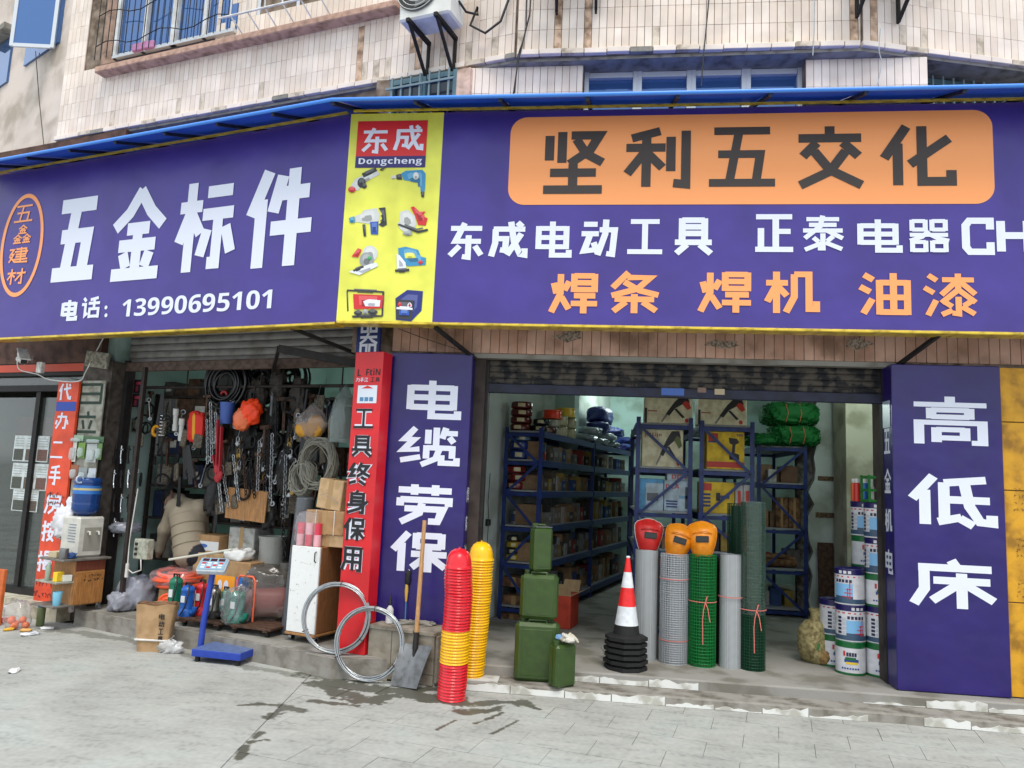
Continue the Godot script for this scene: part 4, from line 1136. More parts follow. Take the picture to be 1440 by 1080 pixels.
func air_conditioner(label, xf: Transform3D, w := 0.76):
	var a = thing("air_conditioner", label, "air conditioner", xf, "air conditioners on the facade")
	var body = part("casing", a, mb().box(Vector3(w / 2, 0.27, 0.24), Vector3(w, 0.54, 0.28), Basis(), 0.018), mat("ac_white", srgb(226, 225, 219), 0.5, 0.0, "soft", 1.6))
	var fc = Vector3(w * 0.36, 0.28, 0.385)
	part("fan_opening", body, mb().lathe([Vector2(0.0, 0), Vector2(0.205, 0), Vector2(0.205, 0), Vector2(0.215, 0.006)], 24, fc, Basis(Vector3.RIGHT, PI / 2)), mat("fan_dark", srgb(60, 60, 58), 0.7))
	for k in 5: part("grille_ring", body, torus(0.045 + k * 0.04, 0.0035, 28, 5, Transform3D(Basis(Vector3.RIGHT, PI / 2), fc + Vector3(0, 0, 0.02))), M["ac_white"])
	for k in 3:
		var an = TAU * k / 3 + 0.4
		part("fan_blade", body, mb().quad(fc + Vector3(cos(an) * 0.03, sin(an) * 0.03, 0.010), fc + Vector3(cos(an) * 0.18, sin(an) * 0.18, 0.006), fc + Vector3(cos(an + 0.8) * 0.19, sin(an + 0.8) * 0.19, 0.013), fc + Vector3(cos(an + 0.8) * 0.03, sin(an + 0.8) * 0.03, 0.014)), plain(srgb(120, 120, 116), 0.5))
	for x in [0.12, w - 0.12]:
		var b = mb()
		b.bar(Vector3(x, -0.02, 0.0), Vector3(x, -0.02, 0.42), 0.035, 0.035)
		b.bar(Vector3(x, -0.02, 0.012), Vector3(x, -0.40, 0.012), 0.035, 0.02)
		b.bar(Vector3(x, -0.38, 0.02), Vector3(x, -0.03, 0.38), 0.025, 0.025)
		part("bracket", a, b, mat("bracket_iron", srgb(40, 36, 34), 0.75, 0.2, "dirt", 4.0))
	var p = [Vector3(w, 0.2, 0.22), Vector3(w + 0.05, 0.12, 0.16), Vector3(w + 0.12, 0.14, 0.06), Vector3(w + 0.10, 0.24, 0.03), Vector3(w + 0.05, 0.05, 0.06), Vector3(w + 0.2, -0.05, 0.05), Vector3(w + 0.34, 0.05, 0.03), Vector3(w + 0.42, 0.3, 0.02), Vector3(w + 0.44, 0.8, 0.02)]
	part("pipe", a, mb().tube(p, 0.012, 7), M["black_plastic"])
	return a
func torus(r, t, n := 32, s := 8, xf := Transform3D()) -> MB:
	var p = []
	for i in n: p.append(xf * Vector3(cos(TAU * i / n) * r, 0, sin(TAU * i / n) * r))
	return mb().tube(p, t, s, true)
func wire(label, pts: Array, r := 0.006, called := "hanging_cable", m = null, group = ""):
	var c = Curve3D.new()
	for i in pts.size():
		var tg = (pts[min(i + 1, pts.size() - 1)] - pts[max(i - 1, 0)]) / 6.0
		c.add_point(pts[i], -tg, tg)
	var out = []
	for q in c.tessellate(3, 6): out.append(q)
	return solo(called, mb().tube(out, r, 6), m if m else M["black_plastic"], label, "cable", Transform3D(), group)

func facade_details():
	var p = hit(FU, 564, 34, 0.36)
	air_conditioner("white air conditioner with round fan on two iron brackets at the bend of the facade", FU * Transform3D(Basis(), Vector3(p.x, p.y - 0.01, 0.03)), 0.52)
	var b1 = hit(FR, 783, 22, -6.38); var b2 = hit(FR, 838, 20, -6.38)
	air_conditioner("air conditioner of which only the rusty brackets show above the orange title plate", FR * Transform3D(Basis(), Vector3(b1.x - 0.12, b1.y + 0.40, -6.37)), b2.x - b1.x + 0.24)
	var b3 = hit(FV, 1201, 16, 0.03)
	air_conditioner("air conditioner at the right bend of the facade with its dark underside showing", FV * Transform3D(Basis(), Vector3(b3.x - 0.10, b3.y + 0.34, 0.03)), 0.62)
	# loose cables on the facade
	var W = func(px, py, n): return FR * hit(FR, px, py, n)
	wire("thin dark cable hanging down the facade above the yellow panel", [W.call(748, -40, -6.36), W.call(745, 20, -6.36), W.call(735, 60, -6.36), W.call(728, 90, -6.35), W.call(722, 132, -6.34)], 0.007)
	wire("second thin dark cable beside the one above the yellow panel", [W.call(742, -40, -6.36), W.call(740, 40, -6.36), W.call(728, 80, -6.35), W.call(724, 131, -6.34)], 0.005)
	wire("thin grey cable hanging over the blue mezzanine window", [W.call(1000, -40, -6.36), W.call(996, 10, -6.36), W.call(990, 70, -6.35), W.call(986, 122, -6.32)], 0.006)
	wire("pale cable hanging over the pier right of the blue window", [W.call(1146, -30, -6.36), W.call(1145, 40, -6.36), W.call(1143, 78, -6.36)], 0.005, "hanging_cable", M["zinc"])
	wire("pale wavy wires hanging at the right bend of the facade", [W.call(1238, 40, -6.30), W.call(1236, 70, -6.3), W.call(1240, 90, -6.3), W.call(1234, 120, -6.3)], 0.004, "hanging_cable", M["zinc"])
	wire("thin wire running down below the open casement window", [FX * hit(FX, 50, 72, 0.04), FX * hit(FX, 55, 140, 0.03), FX * hit(FX, 62, 208, 0.05)], 0.005)
	# braces that carry the signboard
	for q in [[[612, 460], [668, 505], "strut from the yellow panel down to the pier"], [[1330, 464], [1262, 514], "strut from the signboard down to the top of the three character panel"]]:
		var a = hit(FR, q[0][0], q[0][1], -6.12); var c = hit(FR, q[1][0], q[1][1], -6.58)
		solo("sign_strut", mb().bar(a, c, 0.03, 0.03), M["black_iron"], "black iron " + q[2], "strut", FR)
	var a1 = hit(FL, 402, 458, -0.05); var a2 = hit(FL, 508, 500, -0.7)
	solo("sign_strut", mb().bar(a1, a2, 0.03, 0.03), M["black_iron"], "black iron strut from the left signboard back over the shutter", "strut", FL)
	solo("support_beam", mb().bar(hit(FL, 392, 490, -0.30), hit(FL, 506, 512, -0.62), 0.04, 0.07).bar(hit(FL, 392, 490, -0.30), hit(FL, 384, 520, -0.78), 0.03, 0.05), M["black_iron"], "dark iron beam hanging below the left shutter beside the red sign", "beam", FL)
	var wa = hit(FR, 560, 462, -6.12)
	wire("thin wire strung from the yellow panel to the pier top", [wa, hit(FR, 600, 477, -6.4), hit(FR, 668, 499, -6.55)], 0.003)
	# security camera
	var cp = hit(FL, 32, 502, -0.32)
	var cc = thing("security_camera", "white bullet security camera on an arm under the left sign", "camera", FL * Transform3D(Basis(), cp))
	var tilt = Basis(Vector3.UP, deg_to_rad(64)) * Basis(Vector3.RIGHT, deg_to_rad(30))
	var bd = part("housing", cc, mb().box(Vector3.ZERO, Vector3(0.085, 0.08, 0.24), tilt, 0.02), mat("camera_white", srgb(232, 232, 228), 0.45, 0.0, "grime", 5.0))
	part("hood", bd, mb().box(tilt * Vector3(0, 0.048, 0.03), Vector3(0.11, 0.012, 0.28), tilt, 0.004), M["camera_white"])
	part("lens", bd, mb().box(tilt * Vector3(0, 0, 0.121), Vector3(0.06, 0.055, 0.004), tilt), M["black_plastic"])
	part("arm", cc, mb().tube([Vector3(-0.28, 0.05, -0.36), Vector3(-0.2, 0.02, -0.12), Vector3(-0.1, -0.03, -0.03), Vector3(-0.04, -0.03, 0)], 0.016, 8).blob(Vector3(-0.14, -0.01, -0.06), Vector3.ONE * 0.035, 1.0, 0, 1, 1, 8, 12), M["camera_white"])
	var jb = hit(FL, 57, 517, -0.42)
	solo("junction_box", mb().box(Vector3(0, 0, 0), Vector3(0.08, 0.12, 0.05), Basis(), 0.006), M["camera_white"], "small white junction box beside the security camera", "junction box", FL * Transform3D(Basis(), jb))
	wire("white camera cable drooping from the junction box to the white board", [FL * hit(FL, 24, 506, -0.4), FL * hit(FL, 28, 520, -0.4), FL * hit(FL, 52, 526, -0.40), FL * hit(FL, 70, 534, -0.42), FL * hit(FL, 110, 536, -0.45), FL * hit(FL, 122, 520, -0.5), FL * hit(FL, 148, 470, -0.55)], 0.006, "hanging_cable", M["white_paint"])
	solo("wall_plate", mb().box(Vector3.ZERO, Vector3(0.34, 0.17, 0.03), Basis(Vector3.BACK, -0.12), 0.004), mat("old_plate", srgb(150, 148, 136), 0.8, 0.0, "dirt", 3.0), "dusty grey plate above the white board with green characters", "plate", FL * Transform3D(Basis(), hit(FL, 137, 506, -0.52)))

# ---------- far left: glass fronted shop, boards, water dispenser
func street_left():
	var gf = thing("glass_shopfront", "black framed glass shop front with paper notices at the far left", "shop front", FL)
	var bk = M["black_iron"]
	var x_post = hit(FL, 49, 690, -0.7)
	part("pane", gf, mb().box(Vector3(-4.22, 1.28, -0.72), Vector3(0.5, 2.12, 0.012)), M["shop_glass"])
	part("pane", gf, mb().box(Vector3(-5.41, 1.28, -0.72), Vector3(1.78, 2.12, 0.012)), M["shop_glass"])
	part("frame_post", gf, mb().box(Vector3(-4.49, 1.3, -0.71), Vector3(0.07, 2.26, 0.07)), bk)
	part("frame_post", gf, mb().box(Vector3(-3.94, 1.3, -0.71), Vector3(0.06, 2.26, 0.07)), bk)
	part("frame_rail", gf, mb().box(Vector3(-5.1, 2.44, -0.70), Vector3(2.5, 0.07, 0.09)), bk)
	part("frame_rail", gf, mb().box(Vector3(-5.1, 0.205, -0.70), Vector3(2.5, 0.07, 0.09)), bk)
	part("frame_rail", gf, mb().box(Vector3(-5.0, 2.66, -0.68), Vector3(2.9, 0.16, 0.1)), bk)
	part("red_band", gf, mb().box(Vector3(-5.0, 2.665, -0.624), Vector3(2.7, 0.085, 0.006)), plain(srgb(196, 70, 42), 0.5))
	part("transom_pane", gf, mb().box(Vector3(-5.0, 2.525, -0.71), Vector3(2.6, 0.1, 0.01)), M["shop_glass"])
	part("base_wall", gf, mb().box(Vector3(-5.1, 0.08, -0.6), Vector3(3.2, 0.18, 0.32)), mat("cream_base", srgb(196, 190, 170), 0.6, 0.0, "grime", 1.5))
	var paper = mat("paper", srgb(214, 222, 222), 0.8, 0.0, "card", 4.0)
	for q in [[19, 69, 612, 650], [16, 67, 651, 690], [17, 54, 686, 720]]:
		var e = span(FL, q[0], q[1], q[2], q[3], -0.71)
		var nt = part("notice", gf, mb().box(Vector3((e[0] + e[1]) / 2, (e[2] + e[3]) / 2, -0.7105), Vector3(e[1] - e[0] - 0.01, e[3] - e[2] - 0.012, 0.004)), paper)
		var n = 3 if q[1] > 60 else 2
		for i in n:
			var w = (e[1] - e[0]) / n
			part("photo", nt, mb().box(Vector3(e[0] + w * (i + 0.5), e[2] + (e[3] - e[2]) * 0.27, -0.7075), Vector3(w * 0.8, (e[3] - e[2]) * 0.42, 0.002)), worn(srgb(92 + 20 * i, 98, 90), 0.6, "dirt", 14.0))
			for k in 4: part("text_line", nt, mb().box(Vector3(e[0] + w * (i + 0.5), e[3] - 0.04 - 0.028 * k, -0.7078), Vector3(w * 0.75, 0.007, 0.001)), plain(srgb(150, 154, 156), 0.6))
	var ban = thing("reflected_banner", "painted reflection of a dull red banner with a pale character in the shop glass", "banner", FL)  # reflection in the pane, built as a coloured sheet and strokes behind it
	part("cloth", ban, mb().box(Vector3(-4.8, 1.98, -1.6), Vector3(2.6, 0.42, 0.02)), plain(srgb(150, 74, 58), 0.8))
	part("character", ban, glyph("源", 0.035, 0.3, 0.3), plain(srgb(190, 170, 150), 0.7), Transform3D(Basis(), Vector3(-5.02, 1.83, -1.588)))
	solo("dark_counter", mb().box(Vector3(-5.4, 0.56, -1.9), Vector3(2.6, 0.8, 0.5), Basis(), 0.02), plain(srgb(46, 26, 24), 0.3), "dark counter standing behind the shop glass", "counter", FL)
	solo("office_chair", mb().blob(Vector3(-4.75, 1.0, -1.25), Vector3(0.2, 0.3, 0.06), 0.6, 0.02, 1, 3).blob(Vector3(-4.75, 0.62, -1.0), Vector3(0.22, 0.06, 0.22), 0.6, 0.02, 1, 3).cyl(Vector3(-4.75, 0.2, -1.02), 0.03, 0.4, 10).box(Vector3(-4.75, 0.185, -1.02), Vector3(0.5, 0.05, 0.07)).box(Vector3(-4.75, 0.186, -1.02), Vector3(0.07, 0.05, 0.5)).box(Vector3(-4.75, 0.75, -1.22), Vector3(0.06, 0.35, 0.03)), plain(srgb(72, 34, 34), 0.5), "dark red office chair behind the shop glass", "chair", FL)
	# orange crate edge and litter at the corner
	var ox = hity(FL, -2, 880, 0.0)
	var ocr = thing("orange_stand", "bright orange upright board at the far left pavement edge", "board", FL * Transform3D(Basis(), Vector3(ox.x - 0.1, 0, ox.z)))
	part("board", ocr, mb().box(Vector3(0.0, 0.27, 0), Vector3(0.22, 0.54, 0.04), Basis(), 0.006), mat("orange_ply", srgb(206, 104, 48), 0.6, 0.0, "card", 3.0))
	part("foot", ocr, mb().box(Vector3(-0.04, 0.02, -0.08), Vector3(0.05, 0.04, 0.2)), M["orange_board"])
	var bg = hity(FL, 22, 884, 0.0)
	var ob = thing("fruit_bag", "clear plastic bag of oranges on the pavement by the orange board", "bag", FL * Transform3D(Basis(), bg))
	part("film", ob, mb().blob(Vector3(0, 0.13, 0), Vector3(0.13, 0.14, 0.1), 0.8, 0.12, 0.9, 3, 14, 20, Basis(), 0.05), film("clear_film", Color(0.85, 0.85, 0.88), 0.13))
	for i in 7: part("orange", ob, mb().blob(Vector3(-0.07 + 0.05 * (i % 4), 0.035 + 0.045 * (i / 4), -0.04 + 0.04 * (i % 3)), Vector3.ONE * 0.034, 1.0, 0.01, 1, i, 8, 12), plain(srgb(224, 106, 48), 0.45))
	var cup = hity(FL, 56, 880, 0.0)
	var cu = thing("tea_flask", "clear tea flask with blue lid standing on the pavement by the kerb", "flask", FL * Transform3D(Basis(), cup))
	part("glass", cu, mb().lathe([Vector2(0, 0.0), Vector2(0.036, 0), Vector2(0.038, 0.01), Vector2(0.038, 0.17), Vector2(0.03, 0.185)], 18), plain(srgb(104, 118, 78), 0.12))
	part("lid", cu, mb().lathe([Vector2(0.036, 0.185), Vector2(0.036, 0.22), Vector2(0.036, 0.22), Vector2(0.0, 0.222)], 18), plain(srgb(40, 92, 150), 0.4))
	for q in [[36, 888, 0.1, "peeled orange skin lying on the pavement by the flask", srgb(222, 168, 96)], [42, 893, 0.16, "crumpled white wrapper on the pavement beside the orange peel", srgb(220, 222, 226)], [66, 885, 0.12, "flat white paper scrap on the pavement in front of the kerb", srgb(214, 214, 214)], [20, 945, 0.12, "torn white paper scrap alone on the open pavement", srgb(232, 232, 230)], [12, 887, 0.09, "yellow orange peel on the pavement beside the fruit bag", srgb(226, 176, 60)]]:
		var e = hity(FR, q[0], q[1], 0.0)
		solo("litter_scrap", mb().blob(Vector3(0, 0.012, 0), Vector3(q[2] * 0.5, 0.014, q[2] * 0.3), 0.7, 0.3, 1.4, int(q[0]), 8, 14), plain(q[4], 0.7), q[3], "litter", Transform3D(Basis(Vector3.UP, q[0] * 0.1), e))
	var cr = hity(FR, 240, 918, 0.0)
	solo("crumpled_film", mb().blob(Vector3(0, 0.05, 0), Vector3(0.1, 0.055, 0.05), 0.8, 0.35, 2.0, 12, 12, 18), film("scrap_film", Color(0.9, 0.9, 0.9), 0.5), "crumpled clear plastic film on the pavement beside the cardboard bundle", "litter", Transform3D(Basis(), cr))
	# wooden cabinet on castors with the water dispenser
	var kx = FL * Transform3D(Basis(Vector3.UP, deg_to_rad(84)), Vector3(-3.04, 0.16, -0.40))
	var ca = thing("wooden_cabinet", "small brown wooden cabinet on castors carrying the water dispenser", "cabinet", kx)
	part("body", ca, mb().box(Vector3(0, 0.235, -0.16), Vector3(0.31, 0.33, 0.34), Basis(), 0.005), M["wood"])
	part("drawer", ca, mb().box(Vector3(0, 0.45, -0.16), Vector3(0.31, 0.1, 0.34), Basis(), 0.004), mat("red_wood", srgb(128, 66, 46), 0.5, 0.0, "grain", 2.0))
	part("door", ca, mb().box(Vector3(0, 0.235, 0.016), Vector3(0.29, 0.31, 0.012), Basis(), 0.003), mat("wood_door", srgb(186, 128, 68), 0.5, 0.0, "grain", 2.0))
	part("top", ca, mb().box(Vector3(-0.06, 0.513, -0.16), Vector3(0.5, 0.022, 0.40), Basis(), 0.004), mat("grey_top", srgb(120, 116, 110), 0.6, 0.0, "grime", 2.0))
	part("side_shelf", ca, mb().box(Vector3(-0.25, 0.30, -0.16), Vector3(0.18, 0.018, 0.34), Basis(), 0.003), M["dusty_white"])
	part("side_shelf", ca, mb().box(Vector3(-0.25, 0.075, -0.16), Vector3(0.2, 0.018, 0.36), Basis(), 0.003), M["grey_top"])
	part("side_wall", ca, mb().box(Vector3(-0.163, 0.285, -0.16), Vector3(0.012, 0.43, 0.335)), M["wood"])
	scribble(ca, "handwriting", M["black_print"], Vector3(-0.08, 0.29, 0.0235), 0.2, 0.08, 2, 23, 0.006)
	for e in [[-0.14, -0.02], [0.14, -0.02], [-0.14, -0.3], [0.14, -0.3]]:
		part("castor", ca, mb().cyl(Vector3(e[0] - 0.012, 0.03, e[1]), 0.028, 0.024, 14, Basis(Vector3(0, 1, 0), Vector3(1, 0, 0), Vector3(0, 0, -1))).box(Vector3(e[0], 0.058, e[1]), Vector3(0.03, 0.022, 0.04)), M["steel"])
	var dxf = kx * Transform3D(Basis(Vector3.UP, deg_to_rad(0)), Vector3(0.0, 0.525, -0.17))
	var wd = thing("water_dispenser", "white desktop water dispenser with two taps on the wooden cabinet", "water dispenser", dxf)
	var cream = mat("dispenser_white", srgb(206, 204, 194), 0.4, 0.0, "soft", 3.0)
	part("body", wd, mb().box(Vector3(0, 0.2, -0.02), Vector3(0.28, 0.40, 0.28), Basis(), 0.02), cream)
	var al = part("alcove", wd, mb().box(Vector3(0.015, 0.18, 0.121), Vector3(0.18, 0.23, 0.006), Basis(), 0.002), plain(srgb(150, 146, 136), 0.5))
	for e in [-0.035, 0.06]: part("tap", al, mb().tube([Vector3(e, 0.25, 0.12), Vector3(e, 0.25, 0.155), Vector3(e, 0.222, 0.16)], 0.012, 8), plain(srgb(188, 186, 176), 0.4))
	for i in 7: part("label_line", wd, mb().box(Vector3(-0.1415, 0.32 - 0.028 * i, 0.03 - 0.004 * (i % 3)), Vector3(0.002, 0.008, 0.12)), plain(srgb(110, 120, 140), 0.6))
	var bt = thing("water_bottle", "large blue water bottle upside down on the dispenser", "bottle", dxf * Transform3D(Basis(), Vector3(0, 0.40, -0.02)))
	var bl = StandardMaterial3D.new(); bl.albedo_color = Color(0.10, 0.26, 0.52, 0.82); bl.transparency = BaseMaterial3D.TRANSPARENCY_ALPHA; bl.roughness = 0.08
	part("shell", bt, mb().lathe([Vector2(0.04, 0.0), Vector2(0.11, 0.03), Vector2(0.13, 0.07), Vector2(0.13, 0.13), Vector2(0.125, 0.14), Vector2(0.13, 0.15), Vector2(0.13, 0.30), Vector2(0.122, 0.32), Vector2(0.13, 0.335), Vector2(0.13, 0.37), Vector2(0.11, 0.39), Vector2(0.0, 0.392)], 26), bl)
	part("water", bt, mb().lathe([Vector2(0.0, 0.03), Vector2(0.105, 0.035), Vector2(0.12, 0.07), Vector2(0.12, 0.24), Vector2(0.12, 0.24), Vector2(0.0, 0.24)], 22), plain(srgb(44, 88, 130), 0.1))
	part("label_band", bt, mb().lathe([Vector2(0.1315, 0.225), Vector2(0.1315, 0.31)], 26), plain(srgb(46, 112, 190), 0.4))
	part("label_print", bt, mb().lathe([Vector2(0.1325, 0.262), Vector2(0.1325, 0.284)], 26), plain(srgb(190, 178, 120), 0.5))
	part("handle", bt, torus(0.035, 0.009, 16, 6, Transform3D(Basis(Vector3.RIGHT, PI / 2), Vector3(-0.13, 0.37, 0.06))), plain(srgb(180, 196, 214), 0.3))
	# odds and ends on the cabinet
	var put = func(called, label, cat, m, mt, p): return solo(called, m, mt, label, cat, kx * Transform3D(Basis(), p))
	put.call("metal_mug", "grey metal mug on the cabinet top beside the dispenser", "mug", mb().lathe([Vector2(0, 0), Vector2(0.04, 0), Vector2(0.042, 0.1), Vector2(0.038, 0.1), Vector2(0.036, 0.01), Vector2(0.0, 0.01)], 16), M["steel"], Vector3(-0.27, 0.525, -0.03))
	put.call("paper_pad", "pad of papers and a bowl edge on the cabinet top", "papers", mb().box(Vector3(0, 0.03, 0), Vector3(0.14, 0.06, 0.1), Basis(Vector3.UP, 0.2), 0.004), plain(srgb(186, 172, 140), 0.8), Vector3(-0.22, 0.525, -0.2))
	put.call("blue_cloth", "small blue cloth lying on the cabinet top", "cloth", mb().blob(Vector3(0, 0.025, 0), Vector3(0.06, 0.028, 0.05), 0.7, 0.3, 1.2, 5, 10, 16), plain(srgb(56, 84, 140), 0.9), Vector3(-0.2, 0.525, -0.05))
	put.call("yellow_packet", "yellow packet on the cabinet's side shelf", "packet", mb().box(Vector3(0, 0.045, 0), Vector3(0.09, 0.09, 0.05), Basis(Vector3.UP, 0.3), 0.004), plain(srgb(232, 196, 40), 0.5), Vector3(-0.28, 0.31, -0.06))
	put.call("white_packet", "white packet on the cabinet's side shelf", "packet", mb().box(Vector3(0, 0.03, 0), Vector3(0.08, 0.06, 0.06), Basis(Vector3.UP, -0.2), 0.004), plain(srgb(214, 214, 204), 0.6), Vector3(-0.22, 0.31, -0.02))
	put.call("red_packet", "dark red packet on the cabinet's side shelf", "packet", mb().box(Vector3(0, 0.025, 0), Vector3(0.05, 0.05, 0.06), Basis(), 0.004), plain(srgb(140, 30, 40), 0.5), Vector3(-0.2, 0.31, -0.12))
	put.call("green_bottle", "small clear bottle with green cap on the side shelf edge", "bottle", mb().lathe([Vector2(0, 0), Vector2(0.025, 0), Vector2(0.027, 0.12), Vector2(0.012, 0.15), Vector2(0.014, 0.17), Vector2(0, 0.17)], 14), plain(srgb(150, 168, 150), 0.15), Vector3(-0.3, 0.31, -0.2))
	put.call("light_blue_cup", "light blue and white paper cup on the low side shelf", "cup", mb().lathe([Vector2(0, 0), Vector2(0.034, 0), Vector2(0.044, 0.13), Vector2(0.04, 0.13), Vector2(0.03, 0.01), Vector2(0, 0.01)], 16), plain(srgb(128, 196, 222), 0.6), Vector3(-0.28, 0.085, -0.04))
	var wb = hit(FL, 93, 735, -0.38)
	solo("white_bag", mb().blob(Vector3(0, 0, 0), Vector3(0.15, 0.17, 0.07), 0.85, 0.22, 1.1, 21, 16, 24, Basis(), 0.09).blob(Vector3(0.02, 0.18, -0.01), Vector3(0.05, 0.08, 0.03), 0.9, 0.3, 1.4, 22, 10, 14), mat("white_bag", srgb(216, 216, 220), 0.4, 0.0, "", 1.0, "crease", 3.0, 0.6), "white plastic bag hanging beside the orange board", "bag", FL * Transform3D(Basis(), wb))
	# blister cards and small packs hanging on the pier
	var cards = [[497, 550, 775, 925, srgb(206, 204, 196)], [556, 610, 780, 900, srgb(110, 150, 60)], [620, 690, 790, 930, srgb(176, 180, 178)], [690, 735, 785, 910, srgb(96, 130, 70)], [500, 560, 940, 1050, srgb(150, 90, 60)], [560, 620, 960, 1075, srgb(140, 146, 148)], [625, 690, 965, 1080, srgb(190, 196, 204)], [500, 600, 725, 775, srgb(150, 176, 150)], [610, 740, 735, 785, srgb(70, 104, 70)]]
	var words_for = ["white", "green", "grey", "dark green", "brown", "dull grey", "pale blue", "pale green", "deep green"]
	for i in cards.size():
		var q = cards[i]
		var e = span(FL, q[0] / 5.142, q[1] / 5.142, 470 + q[2] / 5.142, 470 + q[3] / 5.142, -0.5)
		var cd = thing("blister_pack", words_for[i] + " blister pack of small parts hanging under the white board", "pack", FL * Transform3D(Basis(), Vector3((e[0] + e[1]) / 2, (e[2] + e[3]) / 2, -0.51)), "blister packs on the pier")
		part("card", cd, mb().box(Vector3.ZERO, Vector3(e[1] - e[0] - 0.01, e[3] - e[2] - 0.01, 0.004), Basis(Vector3.UP, 0.1 * (i % 3 - 1))), plain(q[4], 0.5))
		part("bubble", cd, mb().blob(Vector3(0, -0.02, 0.012), Vector3((e[1] - e[0]) * 0.36, (e[3] - e[2]) * 0.3, 0.018), 0.6, 0.08, 1.2, i, 8, 14), film("bubble_film", Color(0.8, 0.85, 0.85), 0.45))

# ---------- goods
func carton(label, fr, n, x0, x1, ytop, base, depth, m: Material, called := "carton", cat := "carton", turn := 0.0, tape := true, group := ""):    # a box whose front face stands on plane n between two pixels, from base up to a pixel row
	var xm = (x0 + x1) / 2.0
	var ym = ytop + 8.0
	var l = hit(fr, x0, ym, n).x; var r = hit(fr, x1, ym, n).x; var h = hit(fr, xm, ytop, n).y - base
	var w = r - l
	var t = thing(called, label, cat, fr * Transform3D(Basis(Vector3.UP, deg_to_rad(turn)), Vector3((l + r) / 2, base, n - depth / 2)), group)
	part("body", t, mb().box(Vector3(0, h / 2, 0), Vector3(w, h, depth), Basis(), 0.006), m)
	if tape:
		part("tape", t, mb().box(Vector3(0, h / 2 + 0.001, 0), Vector3(min(0.05, w * 0.2), h + 0.0025, depth + 0.0025)), mat("tape", srgb(168, 136, 92), 0.25))
		part("flap_seam", t, mb().box(Vector3(0, h + 0.0005, 0), Vector3(w * 0.98, 0.002, 0.004)), M["carton_dark"])
	t.set_meta("w", w); t.set_meta("h", h)
	return t
func face_print(t, called, x0, x1, y0, y1, m: Material, depth: float, k := 0):     # a flat printed field on the front of a carton, in fractions of its face
	var w = t.get_meta("w"); var h = t.get_meta("h")
	return part(called, t, mb().box(Vector3((x0 + x1 - 1.0) * w / 2, (y0 + y1) * h / 2, depth / 2 + 0.0012 + 0.0009 * k), Vector3((x1 - x0) * w, (y1 - y0) * h, 0.0018)), m)
func coil(r, t, turns, sd, spread := 0.03, wob := 0.02) -> MB:        # loosely wound coil lying in the xz plane
	var g = RandomNumberGenerator.new(); g.seed = sd
	var pts = []
	var ph = [g.randf() * TAU, g.randf() * TAU, g.randf() * TAU]
	for i in turns * 28:
		var a = TAU * i / 28.0
		var k = float(i) / (turns * 28)
		var rr = r + spread * sin(k * 17.0 + ph[0]) + wob * sin(a * 0.53 + ph[1])
		pts.append(Vector3(cos(a) * rr, spread * 0.9 * sin(k * 23.0 + ph[2]) + t * 0.4, sin(a) * rr))
	return mb().tube(pts, t, 6)
func chain(a: Vector3, b: Vector3, link: float, wire_r: float) -> MB:
	var m = mb()
	var n = int(a.distance_to(b) / (link * 0.72))
	var d = (b - a).normalized()
	var sd = d.cross(Vector3.BACK).normalized()
	if sd.length() < 0.5: sd = Vector3.RIGHT
	var w = d.cross(sd)
	for i in n:
		var c = a.lerp(b, (i + 0.5) / n)
		var s = sd if i % 2 == 0 else w
		var pts = []
		for j in 10:
			var q = TAU * j / 10
			pts.append(c + d * cos(q) * link * 0.5 + s * sin(q) * link * 0.32)
		m.tube(pts, wire_r, 4, true)
	return m

